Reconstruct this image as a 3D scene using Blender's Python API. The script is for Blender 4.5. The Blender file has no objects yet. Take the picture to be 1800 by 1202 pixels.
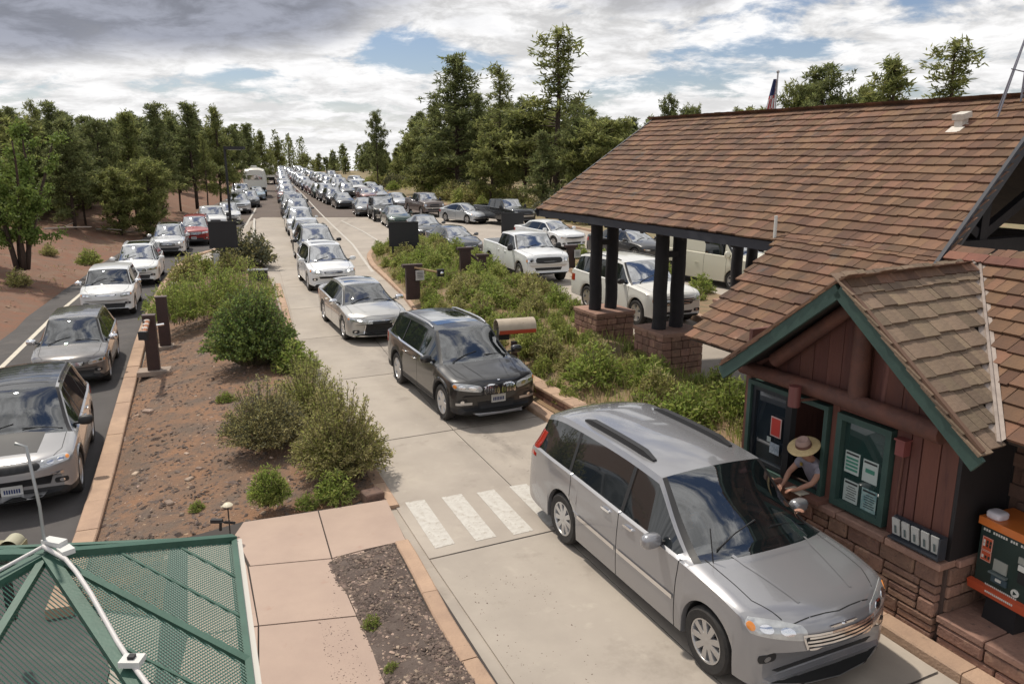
import bpy, math, random
from mathutils import Vector, Matrix, noise
from mathutils.bvhtree import BVHTree
R = random.Random(7)
scene = bpy.context.scene
PI = math.pi
# ------------------------------------------------------------------ camera
CAM_H, PITCH, FOC = 5.236, 0.235, 1393.0
cam = bpy.data.cameras.new('camera'); cam_o = bpy.data.objects.new('camera', cam)
scene.collection.objects.link(cam_o); scene.camera = cam_o
cam_o.location = (0, 0, CAM_H); cam_o.rotation_euler = (PI/2 - PITCH, 0, 0)
cam.sensor_width = 36.0; cam.lens = 36.0*FOC/1800.0
cam.clip_start = 0.1; cam.clip_end = 4000
# ------------------------------------------------------------------ sky and sun
SUN_EL, SUN_AZ = math.radians(61), math.radians(-44)      # azimuth from +Y (ahead), negative = left
world = bpy.data.worlds.new('World'); scene.world = world; world.use_nodes = True
nt = world.node_tree; nt.nodes.clear()
def wn(t, **k):
    n = nt.nodes.new(t)
    for a, b in k.items(): setattr(n, a, b)
    return n
def wmath(op, a, b=None, c=None):
    n = wn('ShaderNodeMath', operation=op)
    for i, v in enumerate((a, b, c)):
        if v is None: continue
        if isinstance(v, (int, float)): n.inputs[i].default_value = v
        else: nt.links.new(v, n.inputs[i])
    return n.outputs[0]
def wramp(v, lo, hi, a=0.0, b=1.0):
    n = wn('ShaderNodeMapRange', interpolation_type='SMOOTHSTEP')
    nt.links.new(v, n.inputs[0])
    for i, x in zip((1, 2, 3, 4), (lo, hi, a, b)): n.inputs[i].default_value = x
    return n.outputs[0]
out = wn('ShaderNodeOutputWorld'); bg = wn('ShaderNodeBackground')
sky = wn('ShaderNodeTexSky', sky_type='NISHITA')
sky.sun_disc = False; sky.sun_elevation = SUN_EL; sky.sun_rotation = -SUN_AZ*-1
sky.altitude = 1500; sky.air_density = 1.2; sky.dust_density = 1.0
tc = wn('ShaderNodeTexCoord'); sep = wn('ShaderNodeSeparateXYZ'); nt.links.new(tc.outputs['Generated'], sep.inputs[0])
X, Y, Z = sep.outputs
zc = wmath('MAXIMUM', Z, 0.0)
den = wmath('ADD', zc, 0.20)
px, py = wmath('DIVIDE', X, den), wmath('DIVIDE', Y, den)
comb = wn('ShaderNodeCombineXYZ'); nt.links.new(px, comb.inputs[0]); nt.links.new(py, comb.inputs[1]); comb.inputs[2].default_value = 3.1
def wnoise(scale, detail, rough, dist=0.0, vec=None):
    n = wn('ShaderNodeTexNoise'); nt.links.new(vec or comb.outputs[0], n.inputs['Vector'])
    n.inputs['Scale'].default_value = scale; n.inputs['Detail'].default_value = detail
    n.inputs['Roughness'].default_value = rough; n.inputs['Distortion'].default_value = dist
    return n.outputs['Fac']
n1 = wnoise(1.55, 10, 0.58, 0.35); n2 = wnoise(4.6, 8, 0.64, 0.3); n3 = wnoise(7.5, 6, 0.6, 0.2)
az = wmath('ARCTAN2', X, Y)                                  # 0 ahead, negative left
def blob(a0, wa, e0, we):                                     # a soft cloud bank centred on an azimuth and a height
    u = wmath('DIVIDE', wmath('SUBTRACT', az, a0), wa); v = wmath('DIVIDE', wmath('SUBTRACT', Z, e0), we)
    d = wmath('ADD', wmath('MULTIPLY', u, u), wmath('MULTIPLY', v, v))
    return wramp(d, 0.15, 1.25, 1.0, 0.0)
bank = wmath('MAXIMUM', blob(-0.42, 0.33, 0.168, 0.070), wmath('MAXIMUM', blob(-0.60, 0.24, 0.135, 0.055), wmath('MULTIPLY', blob(0.17, 0.10, 0.172, 0.022), 0.45)))
gap = wmath('MAXIMUM', blob(-0.10, 0.13, 0.105, 0.036), wmath('MULTIPLY', blob(0.27, 0.16, 0.092, 0.034), 0.9))
dens = wmath('ADD', wmath('ADD', wmath('ADD', wmath('MULTIPLY', n1, 0.62), wmath('MULTIPLY', n2, 0.28)), wmath('MULTIPLY', n3, 0.10)), wmath('MULTIPLY', bank, 0.30))
dens = wmath('SUBTRACT', dens, wmath('MULTIPLY', gap, 0.075))
cover = wramp(dens, 0.405, 0.50)
horizon = wramp(Z, 0.005, 0.085, 1.0, 0.0)
cover = wmath('MAXIMUM', cover, horizon)
# grey undersides where the cloud is thick
thick = wmath('ADD', wmath('MULTIPLY', wramp(dens, 0.54, 0.70), 0.30), wmath('MULTIPLY', wmath('MULTIPLY', bank, wramp(n2, 0.25, 0.62, 0.75, 1.0)), 0.85))
thick = wmath('MULTIPLY', wmath('MINIMUM', thick, 1.0), wramp(Z, 0.03, 0.12))
cc = wn('ShaderNodeMix', data_type='RGBA'); nt.links.new(thick, cc.inputs[0])
cc.inputs[6].default_value = (0.78, 0.775, 0.775, 1); cc.inputs[7].default_value = (0.29, 0.305, 0.36, 1)
puff = wn('ShaderNodeMix', data_type='RGBA', blend_type='MULTIPLY'); puff.inputs[0].default_value = 1
gr = wn('ShaderNodeCombineXYZ'); g_ = wmath('ADD', wmath('MULTIPLY', wmath('SUBTRACT', wramp(n2, 0.36, 0.64, 0.62, 1.15), 1.0), wramp(Z, 0.02, 0.25, 0.55, 1.0)), 1.0)
for i in range(3): nt.links.new(g_, gr.inputs[i])
nt.links.new(cc.outputs[2], puff.inputs[6]); nt.links.new(gr.outputs[0], puff.inputs[7])
skym = wn('ShaderNodeMix', data_type='RGBA', blend_type='MULTIPLY'); skym.inputs[0].default_value = 1
nt.links.new(sky.outputs[0], skym.inputs[6]); skym.inputs[7].default_value = (0.068, 0.066, 0.072, 1)
fin = wn('ShaderNodeMix', data_type='RGBA'); nt.links.new(cover, fin.inputs[0])
nt.links.new(skym.outputs[2], fin.inputs[6]); nt.links.new(puff.outputs[2], fin.inputs[7])
nt.links.new(fin.outputs[2], bg.inputs[0]); bg.inputs[1].default_value = 1.0
nt.links.new(bg.outputs[0], out.inputs[0])
sun = bpy.data.lights.new('sun', 'SUN'); sun_o = bpy.data.objects.new('sun', sun); scene.collection.objects.link(sun_o)
sun.energy = 2.9; sun.angle = math.radians(2.0); sun.color = (1.0, 0.92, 0.80)
sd = Vector((math.sin(SUN_AZ)*math.cos(SUN_EL), math.cos(SUN_AZ)*math.cos(SUN_EL), math.sin(SUN_EL)))
sun_o.rotation_euler = (-sd).to_track_quat('-Z', 'Y').to_euler(); sun_o.location = sd*60
scene.view_settings.view_transform = 'Standard'; scene.view_settings.look = 'None'
scene.view_settings.exposure = 0.28; scene.view_settings.gamma = 1.0
scene.view_settings.use_curve_mapping = False
scene.cycles.max_bounces = 6; scene.cycles.transparent_max_bounces = 12
# ------------------------------------------------------------------ site survey helpers
def sight(px, py):
    x, y = (px-900)/FOC, (601-py)/FOC
    return Vector((x, math.cos(PITCH)+y*math.sin(PITCH), -math.sin(PITCH)+y*math.cos(PITCH)))
def G(px, py, z=0.0):
    d = sight(px, py); k = (z-CAM_H)/d.z; return Vector((k*d.x, k*d.y, z))
def cross(y):                                                # the left lane lies lower; the fall dies out up the road
    k = max(0.0, min(1.0, (y-50)/45)); return -0.55*(1-k*k*(3-2*k))
def GLo(px, py):
    z = -.55
    for _ in range(12): p = G(px, py, z); z = .5*z+.5*cross(p.y)
    return G(px, py, z)
def atY(px, py, Yd):
    d = sight(px, py); k = Yd/d.y; return Vector((k*d.x, Yd, CAM_H+k*d.z))
TH = 0.45                                                     # the toll lane runs at this angle to the view
U = Vector((-math.sin(TH), math.cos(TH), 0)); V = Vector((math.cos(TH), math.sin(TH), 0))
def P(t, s, z=0.0): return V*t + U*s + Vector((0, 0, z))
def ST(p): return p.dot(V), p.dot(U)
# ------------------------------------------------------------------ mesh builder
class MB:
    def __init__(s): s.v = []; s.f = []; s.m = []
    def add(s, vs, fs, m=0):
        o = len(s.v); s.v += [tuple(v) for v in vs]; s.f += [tuple(i+o for i in f) for f in fs]
        s.m += (m if isinstance(m, list) else [m]*len(fs)); return s
    def box(s, c, d, M=None, m=0, taper=None):
        x, y, z = d[0]/2, d[1]/2, d[2]/2; k = taper or 1
        vs = [Vector(p) for p in ((-x,-y,-z),(x,-y,-z),(x,y,-z),(-x,y,-z),(-x*k,-y*k,z),(x*k,-y*k,z),(x*k,y*k,z),(-x*k,y*k,z))]
        if M is not None: vs = [M @ v for v in vs]
        c = Vector(c)
        return s.add([v+c for v in vs], [(0,3,2,1),(4,5,6,7),(0,1,5,4),(1,2,6,5),(2,3,7,6),(3,0,4,7)], m)
    def rock(s, c, d, rnd, M=None, m=0, b=0.14):              # a block with its edges knocked off
        x, y, z = d[0]/2, d[1]/2, d[2]/2; j = min(x, y, z)*b; vs = []; fs = []
        idx = {}
        for a in range(3):
            for sx in (-1, 1):
                for sy in (-1, 1):
                    for sz in (-1, 1):
                        p = [sx*x, sy*y, sz*z]
                        for q in range(3):
                            if q != a: p[q] -= (1 if p[q] > 0 else -1)*j*(1+rnd.random()*.8)
                        p[a] += rnd.uniform(-.12, .12)*j
                        idx[(a, sx, sy, sz)] = len(vs); vs.append(Vector(p))
        k = (-1, 1)
        for sx in k: f = [idx[(0,sx,a,b_)] for a, b_ in ((-1,-1),(1,-1),(1,1),(-1,1))]; fs.append(f if sx > 0 else f[::-1])
        for sy in k: f = [idx[(1,a,sy,b_)] for a, b_ in ((-1,-1),(-1,1),(1,1),(1,-1))]; fs.append(f if sy > 0 else f[::-1])
        for sz in k: f = [idx[(2,a,b_,sz)] for a, b_ in ((-1,-1),(1,-1),(1,1),(-1,1))]; fs.append(f if sz > 0 else f[::-1])
        for sx in k:
            for sy in k: fs.append([idx[(0,sx,sy,-1)], idx[(0,sx,sy,1)], idx[(1,sx,sy,1)], idx[(1,sx,sy,-1)]][::(-1 if sx*sy > 0 else 1)][::-1])
            for sz in k: fs.append([idx[(0,sx,-1,sz)], idx[(0,sx,1,sz)], idx[(2,sx,1,sz)], idx[(2,sx,-1,sz)]][::(1 if sx*sz > 0 else -1)][::-1])
        for sy in k:
            for sz in k: fs.append([idx[(1,-1,sy,sz)], idx[(1,1,sy,sz)], idx[(2,1,sy,sz)], idx[(2,-1,sy,sz)]][::(-1 if sy*sz > 0 else 1)][::-1])
        for sx in k:
            for sy in k:
                for sz in k: fs.append([idx[(0,sx,sy,sz)], idx[(1,sx,sy,sz)], idx[(2,sx,sy,sz)]][::(1 if sx*sy*sz > 0 else -1)])
        if M is not None: vs = [M @ v for v in vs]
        c = Vector(c); return s.add([v+c for v in vs], fs, m)
    def tube(s, pts, rad, n=8, m=0, cap=True):
        pts = [Vector(p) for p in pts]; rad = rad if isinstance(rad, (list, tuple)) else [rad]*len(pts)
        rings = []; up = None
        for i, p in enumerate(pts):
            t = (pts[min(i+1, len(pts)-1)] - pts[max(i-1, 0)])
            if t.length < 1e-9: t = Vector((0,0,1))
            t.normalize()
            if up is None: up = Vector((0,0,1)) if abs(t.z) < .9 else Vector((1,0,0))
            a = t.cross(up)
            if a.length < 1e-4: a = t.cross(Vector((0,1,0)))
            a.normalize(); b = t.cross(a).normalized(); up = -b if False else up
            rings.append([p + a*math.cos(2*PI*k/n)*rad[i] + b*math.sin(2*PI*k/n)*rad[i] for k in range(n)])
        vs = [v for r in rings for v in r]; fs = []
        for i in range(len(pts)-1):
            for k in range(n):
                a, b = i*n+k, i*n+(k+1) % n; fs.append((a, a+n, b+n, b))
        if cap: fs.append(tuple(range(n))); fs.append(tuple(range(len(vs)-1, len(vs)-n-1, -1)))
        return s.add(vs, fs, m)
    def lathe(s, prof, n=24, axis='y', c=(0,0,0), m=0, mats=None):   # prof: (radius, along)
        vs = []; fs = []; mm = []
        for r, h in prof:
            for k in range(n):
                a = 2*PI*k/n; x, z = r*math.cos(a), r*math.sin(a)
                vs.append((x+c[0], h+c[1], z+c[2]) if axis == 'y' else (x+c[0], z+c[1], h+c[2]))
        for i in range(len(prof)-1):
            for k in range(n):
                a, b = i*n+k, i*n+(k+1) % n
                f = (a, a+n, b+n, b); fs.append(f if axis == 'y' else f[::-1]); mm.append(mats[i] if mats else m)
        return s.add(vs, fs, mm)
    def blob(s, c, r, n=10, e=1.0, m=0):                       # superellipsoid
        vs = []; fs = []; P_ = lambda x: math.copysign(abs(x)**e, x)
        for i in range(n+1):
            a = -PI/2 + PI*i/n
            for k in range(2*n):
                b = PI*k/n
                vs.append((c[0]+r[0]*P_(math.cos(a))*P_(math.cos(b)), c[1]+r[1]*P_(math.cos(a))*P_(math.sin(b)), c[2]+r[2]*P_(math.sin(a))))
        for i in range(n):
            for k in range(2*n):
                a, b = i*2*n+k, i*2*n+(k+1) % (2*n); fs.append((a, b, b+2*n, a+2*n))
        return s.add(vs, fs, m)
    def poly(s, pts, z0, z1, m=0, side=None):                  # flat polygon prism, pts (x,y) counter-clockwise
        n = len(pts); vs = [(p[0], p[1], z0) for p in pts] + [(p[0], p[1], z1) for p in pts]
        fs = [tuple(range(n, 2*n))]; mm = [m]
        for i in range(n): j = (i+1) % n; fs.append((i, j, n+j, n+i)); mm.append(m if side is None else side)
        return s.add(vs, fs, mm)
    def mesh(s, name, mats, smooth=None):
        me = bpy.data.meshes.new(name); me.from_pydata(s.v, [], s.f)
        for k in (mats if isinstance(mats, (list, tuple)) else [mats]): me.materials.append(k)
        if any(s.m): me.polygons.foreach_set('material_index', s.m)
        if smooth is not None:
            me.polygons.foreach_set('use_smooth', [True]*len(me.polygons))
            if smooth < 180: me.set_sharp_from_angle(angle=math.radians(smooth))
        me.update(); return me
    def build(s, name, mats, parent=None, smooth=None, **k): return link(name, s.mesh(name, mats, smooth), parent, **k)
def link(name, data, parent=None, loc=None, rz=None, **k):
    o = bpy.data.objects.new(name, data); scene.collection.objects.link(o)
    if parent is not None: o.parent = parent
    if loc is not None: o.location = loc
    if rz is not None: o.rotation_euler = (0, 0, rz)
    for a, b in k.items(): o[a] = b
    return o
def thing(name, label, cat, loc=(0,0,0), rz=0.0, group=None):
    o = link(name, None, None, loc, rz, label=label, category=cat)
    if group: o['group'] = group
    o.empty_display_size = .3
    return o
def tag(o, label, cat, group=None):
    o['label'] = label; o['category'] = cat
    if group: o['group'] = group
    return o
def struct(o): o['kind'] = 'structure'; return o
def stuff(o): o['kind'] = 'stuff'; return o
# ------------------------------------------------------------------ materials
MATS = {}
def pm(name, col, rough=.8, col2=None, scale=4.0, detail=5, metal=0.0, spec=.5, coat=0.0, bump=0.0, bscale=40.0, rand=0.0, island=False, spots=None, tr=0.0, usecol=False, stretch=None, lo=.35, hi=.65, ior=1.5, bdist=.02):
    if name in MATS: return MATS[name]
    m = bpy.data.materials.new(name); m.use_nodes = True; t = m.node_tree; L = t.links
    b = t.nodes['Principled BSDF']; b.inputs['Roughness'].default_value = rough; b.inputs['Metallic'].default_value = metal
    b.inputs['Specular IOR Level'].default_value = spec; b.inputs['Coat Weight'].default_value = coat; b.inputs['Coat Roughness'].default_value = .04
    b.inputs['IOR'].default_value = ior
    if tr: b.inputs['Transmission Weight'].default_value = tr
    N = t.nodes.new
    def mixc(f, a, c, mode='MIX'):
        n = N('ShaderNodeMix'); n.data_type = 'RGBA'; n.blend_type = mode
        if isinstance(f, (int, float)): n.inputs[0].default_value = f
        else: L.new(f, n.inputs[0])
        for i, x in ((6, a), (7, c)):
            if isinstance(x, tuple): n.inputs[i].default_value = (*x, 1)
            else: L.new(x, n.inputs[i])
        return n.outputs[2]
    tcn = N('ShaderNodeTexCoord'); vec = tcn.outputs['Object']
    if stretch:
        mp = N('ShaderNodeMapping'); mp.inputs['Scale'].default_value = stretch; L.new(vec, mp.inputs[0]); vec = mp.outputs[0]
    oi = N('ShaderNodeObjectInfo')
    if rand and not island:
        ad = N('ShaderNodeVectorMath'); ad.operation = 'ADD'; L.new(vec, ad.inputs[0])
        cb = N('ShaderNodeVectorMath'); cb.operation = 'SCALE'; cb.inputs[0].default_value = (31, 17, 23); L.new(oi.outputs['Random'], cb.inputs['Scale'])
        L.new(cb.outputs[0], ad.inputs[1]); vec = ad.outputs[0]
    cur = oi.outputs['Color'] if usecol else tuple(col)
    if col2:
        nz = N('ShaderNodeTexNoise'); L.new(vec, nz.inputs['Vector']); nz.inputs['Scale'].default_value = scale; nz.inputs['Detail'].default_value = detail; nz.inputs['Roughness'].default_value = .62
        mr = N('ShaderNodeMapRange'); mr.inputs[1].default_value = lo; mr.inputs[2].default_value = hi; L.new(nz.outputs['Fac'], mr.inputs[0])
        cur = mixc(mr.outputs[0], cur, tuple(col2))
    for sp in (spots or []):                                   # (colour, scale, threshold, width)
        nz = N('ShaderNodeTexNoise'); L.new(vec, nz.inputs['Vector']); nz.inputs['Scale'].default_value = sp[1]; nz.inputs['Detail'].default_value = 6; nz.inputs['Roughness'].default_value = .65
        mr = N('ShaderNodeMapRange'); mr.inputs[1].default_value = sp[2]; mr.inputs[2].default_value = sp[2]+sp[3]; L.new(nz.outputs['Fac'], mr.inputs[0])
        cur = mixc(mr.outputs[0], cur, tuple(sp[0]))
    if rand:
        if island:
            ge = N('ShaderNodeNewGeometry'); a1 = N('ShaderNodeMath'); a1.operation = 'ADD'; L.new(ge.outputs['Random Per Island'], a1.inputs[0]); L.new(oi.outputs['Random'], a1.inputs[1])
            fr = N('ShaderNodeMath'); fr.operation = 'FRACT'; L.new(a1.outputs[0], fr.inputs[0]); rv = fr.outputs[0]
        else: rv = oi.outputs['Random']
        mr = N('ShaderNodeMapRange'); mr.inputs[3].default_value = 1-rand; mr.inputs[4].default_value = 1+rand; L.new(rv, mr.inputs[0])
        hs = N('ShaderNodeHueSaturation'); L.new(mr.outputs[0], hs.inputs['Value'])
        m2 = N('ShaderNodeMath'); m2.operation = 'MULTIPLY'; m2.inputs[1].default_value = 7.31; L.new(rv, m2.inputs[0])
        m3 = N('ShaderNodeMath'); m3.operation = 'FRACT'; L.new(m2.outputs[0], m3.inputs[0])
        mr2 = N('ShaderNodeMapRange'); mr2.inputs[3].default_value = .5-rand*.025; mr2.inputs[4].default_value = .5+rand*.025; L.new(m3.outputs[0], mr2.inputs[0]); L.new(mr2.outputs[0], hs.inputs['Hue'])
        if isinstance(cur, tuple): hs.inputs['Color'].default_value = (*cur, 1)
        else: L.new(cur, hs.inputs['Color'])
        cur = hs.outputs[0]
    if isinstance(cur, tuple): b.inputs['Base Color'].default_value = (*cur, 1)
    else: L.new(cur, b.inputs['Base Color'])
    if bump:
        nb = N('ShaderNodeTexNoise'); L.new(vec, nb.inputs['Vector']); nb.inputs['Scale'].default_value = bscale; nb.inputs['Detail'].default_value = 6
        bp = N('ShaderNodeBump'); bp.inputs['Strength'].default_value = bump; bp.inputs['Distance'].default_value = bdist; L.new(nb.outputs['Fac'], bp.inputs['Height']); L.new(bp.outputs[0], b.inputs['Normal'])
    MATS[name] = m; return m
M_dirt = pm('red_dirt', (.20,.095,.058), .95, (.16,.10,.07), 1.6, bump=.9, bscale=14, spots=[((.23,.155,.105), .4, .52, .2), ((.13,.09,.06), 5.0, .60, .08)])
M_island = pm('island_soil', (.255,.14,.08), .95, (.145,.105,.08), 1.5, bump=1.0, bscale=30, bdist=.04, spots=[((.115,.085,.07), 7.0, .54, .1), ((.42,.30,.2), 11, .63, .05)])
M_mulch = pm('mulch_soil', (.13,.10,.085), .95, (.09,.065,.055), 6, bump=1, bscale=60)
M_grassdirt = pm('median_soil', (.27,.17,.10), .95, (.16,.13,.07), 2.0, bump=.8, bscale=25)
M_conc = pm('road_concrete', (.42,.37,.315), .85, (.36,.315,.27), .55, bump=.12, bscale=90, rand=.035, spots=[((.30,.26,.22), 1.4, .585, .14), ((.19,.165,.15), 17, .715, .03), ((.44,.39,.33), 3.5, .58, .2)])
def add_tracks(m):
    t = m.node_tree; L = t.links; b = t.nodes['Principled BSDF']; N = t.nodes.new
    ge = N('ShaderNodeNewGeometry'); mp = N('ShaderNodeMapping'); mp.vector_type = 'POINT'; mp.inputs['Rotation'].default_value = (0, 0, -TH_)
    L.new(ge.outputs['Position'], mp.inputs[0]); sp = N('ShaderNodeSeparateXYZ'); L.new(mp.outputs[0], sp.inputs[0])
    def M(op, a_, c_=None, d_=None):
        n = N('ShaderNodeMath'); n.operation = op
        for i, v in enumerate((a_, c_, d_)):
            if v is None: continue
            if isinstance(v, (int, float)): n.inputs[i].default_value = v
            else: L.new(v, n.inputs[i])
        return n.outputs[0]
    def band(c0, w):
        d = M('ABSOLUTE', M('SUBTRACT', M('SUBTRACT', sp.outputs[0], M('MULTIPLY', M('MULTIPLY', M('MAXIMUM', M('SUBTRACT', sp.outputs[1], 14), 0), M('MAXIMUM', M('SUBTRACT', sp.outputs[1], 14), 0)), .0042)), c0))
        r = N('ShaderNodeMapRange'); r.interpolation_type = 'SMOOTHSTEP'; r.inputs[1].default_value = 0; r.inputs[2].default_value = w; r.inputs[3].default_value = 1; r.inputs[4].default_value = 0; L.new(d, r.inputs[0]); return r.outputs[0]
    def nz(sc, lo, hi, st=None):
        n = N('ShaderNodeTexNoise'); n.inputs['Scale'].default_value = sc; n.inputs['Detail'].default_value = 7; n.inputs['Roughness'].default_value = .65
        if st: q = N('ShaderNodeMapping'); q.inputs['Scale'].default_value = st; L.new(mp.outputs[0], q.inputs[0]); L.new(q.outputs[0], n.inputs['Vector'])
        else: L.new(mp.outputs[0], n.inputs['Vector'])
        r = N('ShaderNodeMapRange'); r.inputs[1].default_value = lo; r.inputs[2].default_value = hi; L.new(n.outputs['Fac'], r.inputs[0]); return r.outputs[0]
    tr = M('MAXIMUM', band(5.05, .42), band(6.55, .42)); oil = M('MULTIPLY', band(5.8, .5), nz(2.2, .42, .62, (1, .35, 1)))
    drip = M('MULTIPLY', band(5.8, .6), nz(9, .60, .66))
    wide = nz(.5, .40, .66)
    f = M('ADD', M('ADD', M('MULTIPLY', M('MULTIPLY', tr, nz(1.6, .3, .7, (1, .25, 1))), .22), M('MULTIPLY', oil, .42)), M('ADD', M('MULTIPLY', drip, .5), M('MULTIPLY', wide, .18)))
    src = b.inputs['Base Color'].links[0].from_socket; mx = N('ShaderNodeMix'); mx.data_type = 'RGBA'; L.new(f, mx.inputs[0]); L.new(src, mx.inputs[6]); mx.inputs[7].default_value = (.10, .085, .075, 1); L.new(mx.outputs[2], b.inputs['Base Color'])
TH_ = TH
add_tracks(M_conc)
M_walk = pm('pink_concrete', (.42,.315,.255), .88, (.37,.275,.225), 1.2, bump=.12, bscale=80, rand=.03, spots=[((.36,.24,.19), 3, .63, .12), ((.2,.16,.14), 40, .72, .03)])
M_curb = pm('curb_sandstone', (.44,.30,.21), .9, (.36,.245,.175), 3, bump=.5, bscale=35, rand=.09, spots=[((.22,.17,.13), 8, .64, .08)])
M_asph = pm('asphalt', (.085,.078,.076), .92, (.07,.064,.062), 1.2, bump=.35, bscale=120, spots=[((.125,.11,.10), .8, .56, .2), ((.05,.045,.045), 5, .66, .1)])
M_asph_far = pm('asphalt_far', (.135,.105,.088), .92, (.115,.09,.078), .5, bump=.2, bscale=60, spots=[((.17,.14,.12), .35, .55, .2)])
M_line = pm('road_paint', (.55,.53,.49), .8, (.45,.42,.38), 9, spots=[((.38,.34,.29), 12, .555, .07), ((.40,.355,.30), 60, .60, .06)], bump=.2, bscale=80)
M_yline = pm('edge_line_paint', (.62,.57,.47), .8, (.5,.46,.39), 6)
M_joint = pm('joint_filler', (.05,.042,.038), .9)
# ------------------------------------------------------------------ ground, road, paving
def fall(y): return -0.055*max(0.0, y-212.0) if y < 330 else -6.5-0.02*(y-330)
left_edge = [GLo(*q) for q in ((-420,880),(-150,722),(0,614),(75,547),(152,490),(205,453),(262,417),(330,387),(400,352),(450,325),(478,312))]
def road_left_x(y):
    pts = left_edge
    if y <= pts[0].y: return pts[0].x
    for a, b in zip(pts, pts[1:]):
        if a.y <= y <= b.y: k = (y-a.y)/(b.y-a.y); return a.x+(b.x-a.x)*k
    a, b = pts[-2], pts[-1]; return b.x + (b.x-a.x)/(b.y-a.y)*(y-b.y)
asph_in = [GLo(*q) for q in ((1000,1300),(200,1300),(140,975),(185,820),(243,610),(290,500),(330,452),(400,425),(440,383))]
def curb_x(y):
    pts = asph_in
    if y <= pts[1].y: return pts[1].x
    for a, b in zip(pts[1:], pts[2:]):
        if a.y <= y <= b.y: k = (y-a.y)/(b.y-a.y); return a.x+(b.x-a.x)*k
    return pts[-1].x - .28*max(0, y-pts[-1].y)
def lane1_x(y): return P(3.0, 0).x - .433*y if y < 25 else (G(455,430).x + .30*(G(455,430).y-y) - .0)
def ground_z(x, y):
    xl = road_left_x(y); d = xl - x; z = -0.06 + fall(y) + cross(y)*max(0.0, min(1.0, (lane1_x(y)-x)/max(.5, lane1_x(y)-curb_x(y))))
    z -= .30*max(0.0, min(1.0, 1-d/1.0)) if x < 12 or y > 60 else 0.1
    if d > 0:
        z += 1.15*min(1, max(0, (d-.5)/5.0))**1.3 + .012*max(0, d-5) + .12*noise.noise((x*.25, y*.25, 0))*min(1, d/3) + .05*noise.noise((x*1.1, y*1.1, 3))*min(1, d)
    return z
me = MB(); ys = [-40,-20,-8,0]+[i*1.3 for i in range(1, 62)]+[82+i*5 for i in range(50)]+[340+i*60 for i in range(30)]
xs = [-1500,-900,-500,-300,-200,-140,-100,-80]+[-70+i*1.4 for i in range(50)]+[4+i*6 for i in range(14)]+[95,130,180,260,400,700,1200,1600]
vs = [(x, y, ground_z(x, y)) for y in ys for x in xs]; n = len(xs)
fs = [(j*n+i, j*n+i+1, (j+1)*n+i+1, (j+1)*n+i) for j in range(len(ys)-1) for i in range(n-1)]
me.add(vs, fs); g = struct(me.build('ground', M_dirt, smooth=180))
def sheet(name, pts, z, mat, parent=None, step=None):
    m = MB(); m.add([(p[0], p[1], z) for p in pts], [tuple(range(len(pts)))]); return m.build(name, mat, parent)
def grid_sheet(name, rowf, ys, z, mat):                       # rowf(y) -> (x0, x1)
    m = MB(); v = []; 
    for y in ys:
        a, b = rowf(y); v += [(a, y, z+fall(y)), (b, y, z+fall(y))]
    m.add(v, [(2*i, 2*i+1, 2*i+3, 2*i+2) for i in range(len(ys)-1)]); return struct(m.build(name, mat))
right_edge = [G(*q) for q in ((1500,520),(1180,440),(1010,402),(905,384),(800,366),(720,350),(650,334),(560,312),(515,302))]
def road_right_x(y):
    pts = right_edge
    if y <= pts[0].y: return pts[0].x
    for a, b in zip(pts, pts[1:]):
        if a.y <= y <= b.y: k = (y-a.y)/(b.y-a.y); return a.x+(b.x-a.x)*k
    a, b = pts[-2], pts[-1]; return b.x + (b.x-a.x)/(b.y-a.y)*(y-b.y)
YA = 66.2                                                     # where the concrete ends and the far asphalt begins
yy = [-6]+[i*2 for i in range(0, 33)]+[YA]
def grid3(name, rowf, ys, mat):                                # rowf(y) -> [(x, z), ...]
    m = MB(); v = []; n = None
    for y in ys:
        r = rowf(y); n = len(r); v += [(x, y, z+fall(y)) for x, z in r]
    m.add(v, [(j*n+i, j*n+i+1, (j+1)*n+i+1, (j+1)*n+i) for j in range(len(ys)-1) for i in range(n-1)]); return struct(m.build(name, mat))
grid3('asphalt_lane', lambda y: [(road_left_x(y)-.3+.15*noise.noise((0, y*.6, 0)), cross(y)-.004), (curb_x(y)+.1, cross(y)-.004)], yy, M_asph)
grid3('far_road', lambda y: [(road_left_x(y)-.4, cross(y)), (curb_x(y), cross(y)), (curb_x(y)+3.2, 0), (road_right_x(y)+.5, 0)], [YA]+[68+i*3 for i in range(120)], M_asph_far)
grid3('road', lambda y: [(curb_x(y)+.1, cross(y)-.03), (min(lane1_x(y), curb_x(y)+4.2), -.02), (max(road_right_x(y), 40) if y < 30 else road_right_x(y)+1.0, -.012)], yy, M_conc)
# concrete slabs of the booth lane with open joints between them
pave = struct(link('pavement', None)); pave.location = (0,0,0)
def slab(quad, mat=M_conc, parent=pave, z=0.0, gap=.010, h=.05, name='slab'):
    c = sum((Vector((q[0], q[1], 0)) for q in quad), Vector())/len(quad)
    pts = []
    for i, q in enumerate(quad):                               # pull each edge in by half the joint
        d = (Vector((q[0], q[1], 0))-c); L = d.length; pts.append(d*(1-gap*1.3/max(L, .3)))
    m = MB(); m.poly([(p.x, p.y) for p in pts], -h, 0.0); return m.build(name, mat, parent, loc=(c.x, c.y, z))
lane_l = [(-8, 2.9), (6, 2.93), (9.06, 3.08), (11, 3.12), (14.5, 3.35), (19, 3.7), (23, 4.05), (27.5, 4.7), (32, 5.3), (37, 6.0), (42, 6.7)]
def lx(s, tab=lane_l):
    for a, b in zip(tab, tab[1:]):
        if a[0] <= s <= b[0]: k = (s-a[0])/(b[0]-a[0]); return a[1]+(b[1]-a[1])*k
    return tab[-1][1]
cuts = [-4.5, 0, 4.55, 9.06, 13.6, 18.0, 22.6, 27.3, 32, 36.8, 41.5]
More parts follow.
